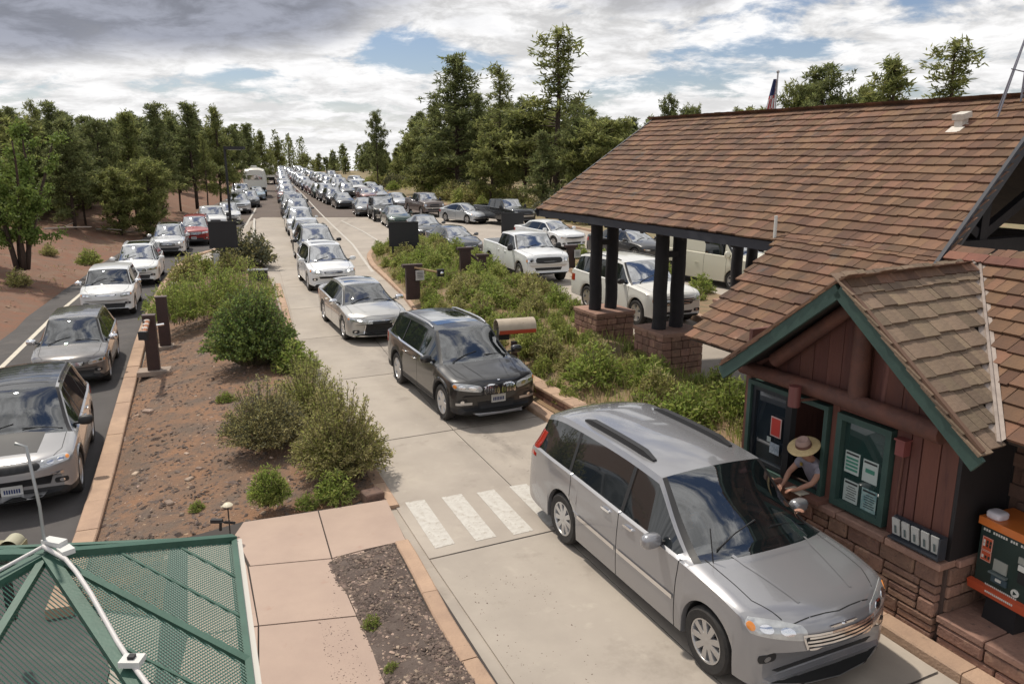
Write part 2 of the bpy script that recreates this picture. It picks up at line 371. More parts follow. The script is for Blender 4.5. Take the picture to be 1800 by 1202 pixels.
for a, b in zip(cuts, cuts[1:]):
    for k0, k1 in ((0, 1), (1, 2)):
        f = lambda s, k: lx(s)+.08 + (0 if k == 0 else (1.93 + .02*max(0, s-14)) if k == 1 else 4.12+.04*max(0, s-14))
        q = [P(f(a, k0), a), P(f(a, k1), a), P(f(b, k1), b), P(f(b, k0), b)]
        slab(q, gap=.014)
sheet('joint_bed', [P(3.1,-4), P(6.9,-4), P(7.3,14), P(8.9,27), P(10.9,41), P(7.0,41), P(5.1,27), P(3.6,14)], -.009, M_joint, None)
struct(bpy.data.objects['joint_bed'])
# crosswalk bars: worn white paint
cw = struct(link('crosswalk', None))
for q in ([(712,883),(746,878),(800,955),(765,964)], [(776,874),(811,868),(873,943),(837,951)], [(838,866),(868,860),(938,932),(903,940)], [(895,855),(925,850),(1000,915),(965,925)]):
    slab([G(*p)*1.0 for p in q][::-1][::-1], M_line, cw, z=.004, h=.003, gap=0, name='painted_bar')
def stripe(name, pix, w, mat=M_line, z=.004, low=False):
    pts = [(GLo if low else G)(*p) for p in pix]; m = MB(); v = []
    for i, p in enumerate(pts):
        d = (pts[min(i+1, len(pts)-1)]-pts[max(i-1, 0)]).normalized(); nn = Vector((-d.y, d.x, 0))*w/2
        v += [(p+nn)+Vector((0,0,z+fall(p.y))), (p-nn)+Vector((0,0,z+fall(p.y)))]
    m.add(v, [(2*i, 2*i+2, 2*i+3, 2*i+1) for i in range(len(pts)-1)]); return struct(m.build(name, mat))
stripe('edge_line', [(-360,880),(-180,765),(0,648),(90,560),(160,502),(205,468),(262,430),(330,398),(395,368),(440,343),(478,320)], .15, M_yline, low=True)
stripe('lane_line', [(655,478),(620,430),(578,390)], .13); stripe('lane_line', [(692,440),(640,408),(600,388)], .12)
stripe('lane_line', [(388,476),(405,430),(430,400),(447,372),(453,358)], .16, low=True, z=.02)
stripe('lane_line', [(578,390),(560,372),(535,345),(512,322),(500,308)], .12); stripe('lane_line', [(447,480),(446,430),(447,384)], .14)
# ---- curbs: laid as separate stones
def curb(name, pix, w, h, seg, mat=M_curb, zb=-.05, world=None, label=None, low=False):
    pts = world or [(GLo if low else G)(*p) for p in pix]; root = struct(link(name, None))
    dist = [0]
    for a, b in zip(pts, pts[1:]): dist.append(dist[-1]+(b-a).length)
    def at(d):
        for i in range(len(pts)-1):
            if dist[i] <= d <= dist[i+1]+1e-6:
                k = (d-dist[i])/(dist[i+1]-dist[i]); return pts[i].lerp(pts[i+1], k), (pts[i+1]-pts[i]).normalized()
        return pts[-1], (pts[-1]-pts[-2]).normalized()
    n = max(1, round(dist[-1]/seg))
    for i in range(n):
        d0, d1 = dist[-1]*i/n+.006, dist[-1]*(i+1)/n-.006
        sub = 1 if seg < 1.3 else 3; m = MB(); rings = []
        for j in range(sub+1):
            p, d = at(d0+(d1-d0)*j/sub); nn = Vector((-d.y, d.x, 0)); hh = h+R.uniform(-.006, .006)
            b = .018
            rings.append([p+nn*w/2+Vector((0,0,zb)), p+nn*w/2+Vector((0,0,hh-b)), p+nn*(w/2-b)+Vector((0,0,hh)), p-nn*(w/2-b)+Vector((0,0,hh)), p-nn*w/2+Vector((0,0,hh-b)), p-nn*w/2+Vector((0,0,zb))])
        c = rings[0][0].copy(); c.z = 0.0
        v = [q-c for r in rings for q in r]; f = []
        for j in range(sub):
            for k in range(5): a = j*6+k; f.append((a, a+6, a+7, a+1))
        f.append((0,1,2,3,4,5)); f.append(tuple(range(sub*6+5, sub*6-1, -1)))
        m.add(v, f); m.build('curb_stone', mat, root, loc=c)
    return root
curb('left_lane_curb', [(105,1085),(152,955),(190,825),(215,728),(246,610),(267,548),(292,498),(315,470),(342,452),(385,440)], .32, .14, 1.15, low=True)
def arc(c, r, a0, a1, n=8): return [(c[0]+r*math.cos(math.radians(a0+(a1-a0)*i/n)), c[1]+r*math.sin(math.radians(a0+(a1-a0)*i/n))) for i in range(n+1)]
from mathutils.geometry import delaunay_2d_cdt
def inside(p, poly):
    c = False; n = len(poly)
    for i in range(n):
        a, q = poly[i], poly[(i+1) % n]
        if (a[1] > p[1]) != (q[1] > p[1]) and p[0] < (q[0]-a[0])*(p[1]-a[1])/(q[1]-a[1])+a[0]: c = not c
    return c
def edge_dist(p, poly):
    best = 1e9; n = len(poly)
    for i in range(n):
        a, q = Vector(poly[i][:2]), Vector(poly[(i+1) % n][:2]); d = q-a; t = max(0, min(1, (Vector(p[:2])-a).dot(d)/max(d.length_squared, 1e-9)))
        best = min(best, (Vector(p[:2])-a-d*t).length)
    return best
def bed(name, poly, step, zf, mat):
    poly = [Vector((p[0], p[1])) for p in poly]; pts = []; rim = []
    for i, a in enumerate(poly):
        q = poly[(i+1) % len(poly)]; n = max(1, int((q-a).length/step))
        for k in range(n): rim.append(a.lerp(q, k/n))
    x0, x1 = min(p.x for p in poly), max(p.x for p in poly); y0, y1 = min(p.y for p in poly), max(p.y for p in poly)
    inner = []
    x = x0
    while x < x1:
        y = y0
        while y < y1:
            p = Vector((x+R.uniform(-.3, .3)*step, y+R.uniform(-.3, .3)*step))
            if inside(p, poly) and edge_dist(p, poly) > step*.5: inner.append(p)
            y += step
        x += step
    n = len(rim); vs, es, fs, *_ = delaunay_2d_cdt(rim+inner, [(i, (i+1) % n) for i in range(n)], [], 1, 1e-5)
    m = MB(); m.add([(v.x, v.y, zf(v, edge_dist(v, poly))) for v in vs], [tuple(f) for f in fs]); return struct(m.build(name, mat, smooth=180))
# left island soil
isl = [(GLo if i < 6 else G)(*q) for i, q in enumerate(((130,1060),(165,948),(203,820),(260,610),(303,505),(350,462),(420,455),(462,462),(478,500),(496,560),(515,640),(560,700),(640,800),(672,868),(560,905),(430,935),(412,955),(420,1060)))]
def isl_z(v, d):
    q = Vector((v.x, v.y, 0)); lo, hi = curb_x(v.y)+.3, min(lane1_x(v.y), curb_x(v.y)+8); k = max(0, min(1, (hi-v.x)/max(.8, hi-lo))); return cross(v.y)*k + .03 + .15*min(1, d/.9)**.7 + (.06*noise.noise(q*.9) + .03*noise.noise(q*3.3))*min(1, d)
bed('planting_island', isl, .30, isl_z, M_island)
# low stones that edge the island on the booth lane side
curb('booth_lane_edging', [(690,893),(640,812),(592,750),(556,700),(528,645),(511,588),(500,540),(488,500)], .22, .05, .9)
tag(MB().rock((0,0,.07), (.30,.26,.2), R).build('edge_block', pm('dark_stone', (.17,.105,.08), .9, (.12,.08,.065), 8, bump=.6, bscale=30), loc=G(655,880), rz=.6), 'squat dark red stone block at the island corner by the pink pavement', 'stone')
# pink pavement slabs
walk = struct(link('sidewalk', None))
def W(*q): return [G(*p) for p in q]
for q in ([(412,948),(428,925),(560,905),(584,990),(440,1004)], [(560,905),(680,885),(715,958),(640,975),(584,990)],
          [(437,1004),(584,990),(628,1092),(455,1110)], [(455,1110),(628,1092),(690,1215),(455,1240)],
          [(455,1240),(690,1215),(760,1340),(470,1365)], [(330,960),(412,948),(437,1004),(455,1110),(330,1130)], [(330,1130),(455,1110),(455,1240),(300,1260)],
          [(584,990),(640,975),(690,1090),(628,1092)], [(628,1092),(690,1090),(770,1215),(690,1215)]):
    slab(W(*q)[::-1], M_walk, walk, z=.075, h=.12, gap=.012)
base = sheet('sidewalk_bed', W((300,958),(425,922),(678,883),(716,958),(880,1215),(1000,1400),(250,1400))[::-1], .045, M_joint); struct(base)
# mulch bed between pavement and lane
bedp = W((577,1000),(596,985),(640,978),(693,962),(716,1010),(740,1062),(790,1135),(843,1215),(900,1330),(730,1330),(672,1215),(640,1130),(618,1062),(590,1035))
bed('mulch_bed', bedp, .12, lambda v, d: .068+.06*min(1, d/.25)+.025*noise.noise(Vector((v.x, v.y, 0))*4)*min(1, d*4), M_mulch); MULCH = bedp
curb('pavement_curb', [(706,958),(722,985),(742,1022),(772,1082),(812,1150),(862,1225),(930,1330)], .20, .085, 1.6)
# right of the booth lane: raised median with a low stone edge
M_wallstone = pm('sandstone', (.28,.16,.115), .9, (.20,.115,.085), 7, bump=.7, bscale=28, rand=.26, spots=[((.35,.22,.15), 4, .56, .12), ((.12,.085,.07), 10, .62, .06)])
curb('median_curb', None, .26, .11, 1.1, world=[P(7.28, s) for s in (2.2, 5, 7.4, 9.3, 12, 15.0, 17.2)])
curb('median_curb', [(742,560),(712,520),(680,490),(655,468),(648,452),(656,440),(690,432),(760,436),(830,452)], .24, .12, 1.2)
med = [P(7.42, 8.4), P(7.42, 12), P(7.45, 17.2)] + [G(*q) for q in ((742,562),(700,512),(655,464),(652,446),(700,434),(780,440),(850,462),(905,495),(985,528),(1040,560),(1120,600),(1230,680))] + [P(13.2, 9), P(12.5, 6.0), P(9.5, 4.0), P(7.8, 5.0)]
def med_z(v, d): q = Vector((v[0], v[1], 0)); return .10 + .40*min(1, d/1.3) + .08*noise.noise(q*.7)*min(1, d)
bed('median_bed', med, .5, med_z, M_grassdirt)
MED = med
# second median beyond lane two, and the far verge on the right
med2 = [G(*q) for q in ((998,470),(1010,455),(1090,478),(1250,520),(1420,580),(1560,640),(1420,640),(1300,590),(1225,560),(1120,520),(1030,492))]
m = MB(); m.poly([(p.x, p.y) for p in med2][::-1], -.05, .16); struct(m.build('second_median', M_grassdirt))
curb('second_median_curb', [(1300,600),(1225,562),(1120,522),(1030,495),(998,472),(1010,455),(1090,478)], .24, .2, 1.4)
verge = [Vector((road_right_x(y), y, 0)) for y in (30,36,45,55,65,75,90,110,140,175,212)]
curb('far_right_curb', None, .24, .14, 3.0, world=[p+Vector((.3,0,0)) for p in verge[:8]])
m = MB(); v = []; f = []
ysv = [10,20,30,36,45,55,65,75,90,110,140,175,212,260,330,500]
for y in ysv:
    x0 = road_right_x(y)+.5
    for k in range(7):
        x = x0 + (0, 1.0, 4, 10, 25, 80, 400)[k]; v.append((x, y, fall(y)+(0.10, .14, .25, .4, .5, .6, .6)[k]+.1*noise.noise((x*.2, y*.2, 8))*(k > 0)))
for j in range(len(ysv)-1):
    for k in range(6): a = j*7+k; f.append((a, a+1, a+8, a+7))
m.add(v, f); struct(m.build('right_verge', pm('verge_soil', (.25,.19,.11), .95, (.17,.15,.075), .9, bump=.8, bscale=15, spots=[((.33,.2,.13), 1.5, .56, .1)]), smooth=180))
# ------------------------------------------------------------------ vehicles
M_paint = pm('car_paint', (.5,.5,.5), .26, metal=.4, coat=1.0, usecol=True, spec=.5)
M_paint_dull = pm('car_paint_plain', (.5,.5,.5), .35, coat=.8, usecol=True)
M_trim = pm('black_plastic', (.018,.018,.02), .55)
M_under = pm('underbody', (.012,.012,.012), .9)
M_rubber = pm('tyre_rubber', (.022,.021,.021), .85, (.035,.032,.03), 20)
M_rim = pm('alloy', (.55,.55,.56), .32, metal=.85)
M_chrome = pm('chrome', (.8,.8,.82), .12, metal=1.0)
M_glass = pm('car_glass', (.012,.018,.022), .03, spec=1.0, ior=2.9, coat=1.0)
M_sglass = pm('side_glass', (.010,.013,.015), .03, spec=.8, ior=1.55)
M_seat = pm('seat_cloth', (.10,.095,.09), .9)
M_dash = pm('dash_plastic', (.05,.048,.045), .7)
M_lamp = pm('headlamp_glass', (.55,.56,.56), .12, (.42,.43,.44), 14, coat=1.0, metal=.4)
M_amber = pm('amber_lens', (.75,.25,.03), .2, coat=1)
M_red = pm('red_lens', (.35,.015,.01), .2, coat=1)
M_plate = pm('plate_white', (.62,.62,.60), .5)
M_ink = pm('plate_ink', (.03,.05,.16), .6)
def mk_clear():                                               # laminated windscreen one can half see through
    m = bpy.data.materials.new('windscreen_glass'); m.use_nodes = True; t = m.node_tree; b = t.nodes['Principled BSDF']
    b.inputs['Base Color'].default_value = (.01,.014,.016,1); b.inputs['Roughness'].default_value = .02; b.inputs['IOR'].default_value = 2.9
    b.inputs['Coat Weight'].default_value = 1; b.inputs['Coat Roughness'].default_value = .02
    tr = t.nodes.new('ShaderNodeBsdfTransparent'); tr.inputs[0].default_value = (.75,.82,.8,1)
    mx = t.nodes.new('ShaderNodeMixShader'); mx.inputs[0].default_value = .72
    t.links.new(tr.outputs[0], mx.inputs[1]); t.links.new(b.outputs[0], mx.inputs[2]); t.links.new(mx.outputs[0], t.nodes['Material Output'].inputs[0])
    return m
M_clear = mk_clear()
M_blackroof = pm('black_roof_paint', (.012,.012,.013), .22, coat=.6)
def lamp_mat(name, col, e):
    m = bpy.data.materials.new(name); m.use_nodes = True; b = m.node_tree.nodes['Principled BSDF']
    b.inputs['Base Color'].default_value = (*col, 1); b.inputs['Emission Color'].default_value = (*col, 1); b.inputs['Emission Strength'].default_value = e; return m
M_lit = lamp_mat('lit_lamp', (1,.97,.88), 2.2)
def pchip(P):
    xs = [p[0] for p in P]; ys = [p[1] for p in P]; n = len(P)
    d = [(ys[i+1]-ys[i])/(xs[i+1]-xs[i]) for i in range(n-1)]; m = [0]*n
    for i in range(1, n-1):
        if d[i-1]*d[i] > 0: w1 = 2*(xs[i+1]-xs[i])+(xs[i]-xs[i-1]); w2 = (xs[i+1]-xs[i])+2*(xs[i]-xs[i-1]); m[i] = (w1+w2)/(w1/d[i-1]+w2/d[i])
    m[0], m[-1] = d[0], d[-1]
    def f(x):
        if x <= xs[0]: return ys[0]
        if x >= xs[-1]: return ys[-1]
        for i in range(n-1):
            if x <= xs[i+1]:
                h = xs[i+1]-xs[i]; t = (x-xs[i])/h
                return (1+2*t)*(1-t)**2*ys[i]+t*(1-t)**2*h*m[i]+t*t*(3-2*t)*ys[i+1]+t*t*(t-1)*h*m[i+1]
    return f
QS = (0.0, .08, .2, .38, .58, .8, 1.0)
def car_parts(S, fine=True):
    """builds the shell of a vehicle; x forward with 0 at the front axle, y left, z up"""
    W2 = S['W']/2; wb = S['wb']; fo = S['fo']; ro = S['ro']; r = S['r']; xf = fo; xr = -wb-ro; H = S['H']
    top, belt = pchip(S['top']), pchip(S['belt']); xc, xh, xt, xb = S['xc'], S['xh'], S['xt'], S['xb']
    wr = S.get('wr', .62)*W2; sill = S.get('sill', .24); Ra = S.get('Ra', r*1.17); clad = S.get('clad', False)
    nb, rb = S.get('nbow', .22), S.get('rbow', .10); tap = S.get('tap', (.80, .87))
    plan = pchip([(xr, tap[1]), (xr+.10, tap[1]+.055), (xr+.35, .975), (xr+.9, 1.0), (-wb*.5, 1.0), (fo-1.1, 1.0), (fo-.55, .985), (fo-.25, .93), (fo-.08, (.93+tap[0])/2), (fo, tap[0])])
    bow = pchip([(xr, -rb), (xr+.5, -rb*.8), (xt, -.03), ((xt+xh)/2, 0), (xh, .08), (xc, S.get('wbow', .2)), (xc+.35, .10), (fo-.3, nb*.75), (fo, nb)])
    low = pchip([(xr, sill+.12), (xr+.12, sill+.02), (xr+.5, sill), (fo-.5, sill), (fo-.12, sill-.02), (fo, sill+.05)])
    pl = S.get('pillar', 0.0)
    def grn(x):
        if x >= xc or x <= xb: return 0.0
        if x > xh: t = (xc-x)/(xc-xh); return t**.92
        if x < xt: return ((x-xb)/(xt-xb))**.8 if xt > xb else 1.0
        return 1.0
    st = set(); step = .085 if fine else .17
    x = xr
    while x < xf: st.add(round(x, 4)); x += step
    st |= {xf, xf-.015, xf-.04, xf-.08, xf-.14, xr+.02, xr+.05, xr+.12, xc, xh, xt, xb, xc-.01, xb+.01, xh+.012}
    for cx in (0, -wb):
        for k in range(17 if fine else 11): st.add(round(cx+Ra*math.cos(PI*k/(16 if fine else 10)), 4))
        st |= {cx+Ra+.004, cx-Ra-.004}
    seams = S.get('seams', []) if fine else []
    for q in seams: st -= {z for z in st if abs(z-q) < .012}; st |= {q-.007, q, q+.007}
    for a, b in S['win']: st |= {a, b}
    if S.get('bed'): st |= {S['bed'][0], S['bed'][1], S['bed'][0]-.004, S['bed'][1]+.004}
    st = sorted(st); st2 = [st[0]]
    for q in st[1:]:
        if q-st2[-1] > .0029: st2.append(q)
    st = st2; NL = 7
    rows = []
    for x in st:
        w = W2*plan(x); zt, zb = top(x), min(belt(x), top(x)-.012); g = grn(x); zl = low(x); arch = 0
        for cx in (0, -wb):
            d = abs(x-cx)
            if d < Ra: arch = max(arch, r+math.sqrt(max(0, Ra*Ra-d*d)))
        zlo = max(zl, arch); ze = zt-S.get('rcrown', .045)-.03*(1-g)
        y9, z9 = w*.925*(1-g)+(wr+.035)*g, zb+.012+(max(ze, zb+.03)-.075-zb)*g*.995
        y10, z10 = w*.905*(1-g)+wr*g, zb+.022*(1-g)+max(0, ze-zb)*g
        z9 = min(z9, z10-.004*(1-g)-.06*g) if g > .05 else zb+.012
        z10 = min(z10, zt-.004)
        pts = [(0, max(zl, arch-.02 if arch else zl)), (w*.52, max(zl, arch*.98)), (w*(.93 if arch else .90), zlo+.0)]
        pts.append((w*(.988 if not (clad and arch) else .998), zlo+(.012 if arch else .03)))
        for k in range(1, NL):
            t = k/NL; z = zlo+.05+(zb-.03-zlo-.05)*t; ta = max(0, (z-sill)/(zb-sill))
            yy_ = w*(.972+.028*math.sin(PI*min(1, .22+.70*ta)) - .012*max(0, ta-.75)/.25 + (.006 if .62 < ta < .68 else 0))
            if clad and arch and k == 1: yy_ = w*1.008
            pts.append((yy_, z))
        pts += [(w*.975, zb-.012), (w*.955, zb), (y9 if g > 0 else w*.93, z9)]
        pts[-1:] = [(w*.935 if g > 0 else w*.94, zb+.008), (y9, z9)]
        bd = S.get('bed')
        if bd and bd[0] <= x <= bd[1]:
            pts[-3:] = [(w*.955, zb), (w*.93, zb+.012), (w*.87, zb+.012)]
            fl = S['bedz']
            for q in QS: pts.append((w*.865*(1-q), fl))
        else:
            for q in QS: pts.append((y10*(1-q), z10+(zt-z10)*(1-(1-q)**2.2)))
        sm = any(abs(x-q) < .001 for q in seams)
        bx = bow(x); kf = max(0.0, min(1.0, (x-Ra-.04)/(fo-Ra-.04))); row = []
        for i, (y, z) in enumerate(pts):
            if sm and 3 <= i <= NL+4: y -= .014
            ey = min(1, abs(y)/w)**2.4; xx = x + bx*((1-ey)*(1-kf) - ey*kf)*(1 if i > 2 or kf > 0 else .3)
            if S.get('rake') and x > fo-.35: xx -= S['rake']*max(0, z-.45)*(1-(fo-x)/.35)
            row.append((xx, y, z))
        rows.append(row)
    K = len(rows[0]); m = MB(); nS = len(rows)
    mats = {'paint': 0, 'trim': 1, 'under': 2, 'ws': 3, 'side': 4, 'rear': 5, 'roof': 6}
    vs = []
    for row in rows: vs += row + [(x_, -y_, z_) for x_, y_, z_ in row[1:-1]]
    n1 = K+K-2
    def vi(i, k, sgn): return i*n1+k if sgn > 0 or k in (0, K-1) else i*n1+K+k-1
    fs = []; fm = []
    kw = NL+5                                                  # index of the window-bottom column; kw+1 is its top
    for i in range(nS-1):
        xm = (st[i]+st[i+1])/2; g0 = grn(xm)
        for k in range(K-1):
            if k <= 1: mt = 'under'
            elif k == 2: mt = 'trim' if clad else 'paint'
            elif clad and k == 3: mt = 'trim'
            elif k == kw and g0 > 0.02: mt = 'side' if any(a <= xm <= b for a, b in S['win']) else ('trim' if S.get('blackp', 1) and S['win'][0][0]-.1 < xm < xh+.1 else 'paint')
            elif k >= kw+2 and xh < xm < xc: mt = 'ws' if k > kw+2 else 'trim'
            elif k >= kw+3 and xb < xm < xt and S.get('rearglass', True): mt = 'rear'
            elif k >= kw+3 and xt <= xm <= xh: mt = 'roof'
            else: mt = 'paint'
            if S.get('bed') and S['bed'][0] <= xm <= S['bed'][1] and k >= kw+1: mt = 'trim'
            if seams and any(abs(xm-q) < .008 for q in seams) and 3 <= k <= NL+3: mt = 'under'
            for sg in (1, -1):
                a, b, c, d = vi(i, k, sg), vi(i+1, k, sg), vi(i+1, k+1, sg), vi(i, k+1, sg)
                f = (a, b, c, d) if sg < 0 else (d, c, b, a)
                f = tuple(dict.fromkeys(f))
                if len(f) > 2: fs.append(f[::-1]); fm.append(mats[mt])
    for i, flip in ((0, 1), (nS-1, 0)):
        for k in range(K-1):
            f = tuple(dict.fromkeys((vi(i,k,1), vi(i,k,-1), vi(i,k+1,-1), vi(i,k+1,1))))
            if len(f) > 2: fs.append(f if flip else f[::-1]); fm.append(mats['under'] if k < 2 else mats['trim'] if (clad and k < 4) else mats['paint'])
    full = MB(); full.add(vs, fs)
    bvh = BVHTree.FromPolygons([Vector(v) for v in vs], [list(f) for f in fs])
    out = {}
    def sub(keys, ml):
        idx = [i for i, mm in enumerate(fm) if mm in [mats[k] for k in keys]]
        used = {}; b = MB()
        for i in idx:
            b.f.append(tuple(used.setdefault(v, len(used)) for v in fs[i])); b.m.append([mats[k] for k in keys].index(fm[i]))
        b.v = [None]*len(used)
        for v, j in used.items(): b.v[j] = vs[v]
        return b
    out['bvh'] = bvh
    out['body'] = sub(['paint', 'trim', 'under', 'roof'], None); out['windshield'] = sub(['ws'], None)
    out['side_window'] = sub(['side'], None); out['rear_window'] = sub(['rear'], None)
    return out
def patch(bvh, quad, d, nu=8, nv=4, off=.006, depth=.02, rnd=0.0, skirt=True):
    """a thin lens laid onto the shell: quad of 3D corners (bottom-left, bottom-right, top-right, top-left seen from outside), cast along d"""
    q = [Vector(p) for p in quad]; d = Vector(d).normalized(); vs = []; fs = []
    for j in range(nv+1):
        for i in range(nu+1):
            u, v = i/nu, j/nv
            if rnd:
                a, b = 2*u-1, 2*v-1; u, v = .5+.5*a*(1-rnd+rnd*math.sqrt(1-b*b/2)), .5+.5*b*(1-rnd+rnd*math.sqrt(1-a*a/2))
            p = q[0]*(1-u)*(1-v)+q[1]*u*(1-v)+q[2]*u*v+q[3]*(1-u)*v
            h = bvh.ray_cast(p-d*1.2, d, 2.4)
            hp = h[0] if h[0] is not None and (h[0]-p).length < .35 else p
            vs.append(hp-d*off)
    for j in range(nv):
        for i in range(nu): a = j*(nu+1)+i; fs.append((a, a+1, a+nu+2, a+nu+1))
    if skirt:
        rim = [i for i in range(nu+1)]+[(j+1)*(nu+1)+nu for j in range(nv)]+[nv*(nu+1)+i for i in range(nu-1, -1, -1)]+[j*(nu+1) for j in range(nv-1, 0, -1)]
        o = len(vs); vs += [vs[i]+d*depth for i in rim]; L = len(rim)
        for i in range(L): fs.append((rim[i], o+i, o+(i+1) % L, rim[(i+1) % L]))
    b = MB(); b.add(vs, fs); return b
def strip(bvh, pts, d, w, off=.004, seg=8, up=None):
    """a narrow strip following the shell"""
    b = MB(); d = Vector(d).normalized(); P3 = [Vector(p) for p in pts]; L = []
    for a, c in zip(P3, P3[1:]):
        for i in range(seg): L.append(a.lerp(c, i/seg))
    L.append(P3[-1]); vs = []
    for i, p in enumerate(L):
        t = (L[min(i+1, len(L)-1)]-L[max(i-1, 0)]).normalized(); s_ = t.cross(d).normalized()*w/2
        for e in (-1, 1):
            h = bvh.ray_cast(p+s_*e-d*1.2, d, 2.4); hp = h[0] if h[0] is not None and (h[0]-p).length < .75 else p+s_*e
            vs.append(hp-d*off)
    b.add(vs, [(2*i, 2*i+1, 2*i+3, 2*i+2) for i in range(len(L)-1)]); return b
def merge(*bs, mats=None):
    o = MB()
    for i, b in enumerate(bs): o.add(b.v, b.f, (mats[i] if mats else 0) if not any(b.m) else b.m)
    return o
def mirror_y(b):
    o = MB(); o.v = [(x, -y, z) for x, y, z in b.v]; o.f = [f[::-1] for f in b.f]; o.m = list(b.m); return o
WHEELS = {}
def wheel_mesh(r, width, spokes, fine, tone=M_rim):
    key = (r, width, spokes, fine, tone.name)
    if key in WHEELS: return WHEELS[key]
    n = 32 if fine else 18; rr = r*.66; w = width
    t = MB(); t.lathe([(rr, -w*.5), (r*.90, -w*.5), (r*.975, -w*.40), (r, -w*.25), (r, w*.25), (r*.975, w*.40), (r*.90, w*.5), (rr*1.04, w*.47), (rr, w*.38)], n)
    tm = t.mesh('tyre', M_rubber, 30)
    q = MB(); q.lathe([(rr, w*.36), (rr, w*.46), (rr*.93, w*.45), (rr*.90, w*.36), (rr*.88, w*.1)], n)
    q.lathe([(.001, w*.12), (rr*.9, w*.12)], n, m=1)
    q.lathe([(rr*.20, w*.3), (rr*.20, w*.40), (.001, w*.42)], 12)
    for k in range(spokes):
        a = 2*PI*k/spokes; M = Matrix.Rotation(-a, 3, 'Y'); wd = rr*1.05*2*PI/spokes*.26
        vs = [M @ Vector(p) for p in ((rr*.12, w*.40, -wd*.55), (rr*.12, w*.40, wd*.55), (rr*.93, w*.43, wd*.8), (rr*.93, w*.43, -wd*.8), (rr*.12, w*.24, -wd*.6), (rr*.12, w*.24, wd*.6), (rr*.93, w*.26, wd), (rr*.93, w*.26, -wd))]
        q.add(vs, [(0,1,2,3), (0,4,5,1), (1,5,6,2), (3,2,6,7), (0,3,7,4)], 0)
    rm = q.mesh('rim', [tone, M_under], 30)
    WHEELS[key] = (tm, rm); return WHEELS[key]
def make_car(S, name, label, cat, fine=True, clear=False, loc=(0,0,0), rz=0, color=(.5,.5,.5), group=None):
    root = thing(name, label, cat, loc, rz, group); pr = car_parts(S, fine); bvh = pr['bvh']; W2 = S['W']/2; fo = S['fo']; wb = S['wb']; ro = S['ro']; xr = -wb-ro
    def part(b, nm, mats, sm=35, par=root, **k):
        o = b.build(nm, mats, par, smooth=sm, **k); o.color = (*color, 1); return o
    paint = M_paint if S.get('metal', 1) else M_paint_dull
    body = part(pr['body'], 'body', [paint, M_trim, M_under, {'black': M_blackroof}.get(S.get('rooftop'), paint)], 38)
    part(pr['windshield'], 'windshield', M_clear if clear else M_glass, 60)
    sw = pr['side_window']
    for sg in (1, -1):
        fi = [i for i, f in enumerate(sw.f) if (sum(sw.v[v][1] for v in f) > 0) == (sg > 0)]
        for wa, wz in S['win']:
            b = MB(); used = {}
            for i in fi:
                xm = sum(sw.v[v][0] for v in sw.f[i])/len(sw.f[i])
                if wa-.005 <= xm <= wz+.09: b.f.append(tuple(used.setdefault(v, len(used)) for v in sw.f[i])); b.m.append(0)
            if not b.f: continue
            b.v = [None]*len(used)
            for v, j in used.items(): b.v[j] = sw.v[v]
            part(b, 'side_window', M_sglass, 60)
    if pr['rear_window'].f: part(pr['rear_window'], 'rear_window', M_glass, 60)
    # wheels
    ww = S.get('ww', .225); ti, ri = wheel_mesh(S['r'], ww, S.get('spokes', 10), fine, S.get('rimmat', M_rim))
    for wx in (0, -wb):
        for sg in (1, -1):
            t = link('wheel', ti, root, loc=(wx, sg*(W2-ww*.5-.015), S['r'])); t.rotation_euler = (0, R.uniform(0, .6), 0 if sg > 0 else PI)
            link('rim', ri, t)
    # lamps, grille, plate: laid on the front
    for sg in (1, -1):
        h = S['lamp']                                          # corners as (inner y, outer y, z low, z high, sweep back, outer lift)
        yi, yo, z0, z1, back, lift = h
        q = [(fo-.02, yi*sg, z0), (fo-back, yo*sg, z0+lift), (fo-back-.03, yo*sg, z1+lift), (fo-.08, yi*sg, z1)]
        if sg < 0: pass
        dd = (-1, -sg*S.get('lampdir', .55), -.12)
        b = patch(bvh, q, dd, 10 if fine else 5, 4 if fine else 2, .008, rnd=.5)
        L = part(b, 'headlight', M_lamp, 50)
        if fine:
            def sp(u, v): a = Vector(q[0]).lerp(Vector(q[1]), u); c = Vector(q[3]).lerp(Vector(q[2]), u); return a.lerp(c, v)
            for u0, u1, mt, nm in ((.2,.45,M_lit if S.get('lit') else M_chrome,'bulb'), (.55,.78,M_chrome,'bulb'), (.84,.98,M_amber,'indicator')):
                pq = [sp(u0,.25), sp(u1,.25), sp(u1,.75), sp(u0,.75)]
                pb = patch(bvh, pq, dd, 4, 3, .013, rnd=1.0); pb.build(nm, mt, L, smooth=50)
        elif S.get('lit'):
            pb = patch(bvh, [(fo-.05, (yi*.4+yo*.6)*sg-.05, z0+.02), (fo-.05, (yi*.4+yo*.6)*sg+.05, z0+.02), (fo-.05, (yi*.4+yo*.6)*sg+.05, z1-.02), (fo-.05, (yi*.4+yo*.6)*sg-.05, z1-.02)], dd, 2, 2, .014, rnd=1); pb.build('bulb', M_lit, L)
    gy, gz0, gz1 = S['grille'][:3]; gs = S['grille'][3] if len(S['grille']) > 3 else 'bars'
    d = (-1, 0, 0)
    gq = [(fo, -gy*S.get('gt', 1), gz0), (fo, gy*S.get('gt', 1), gz0), (fo, gy, gz1), (fo, -gy, gz1)]
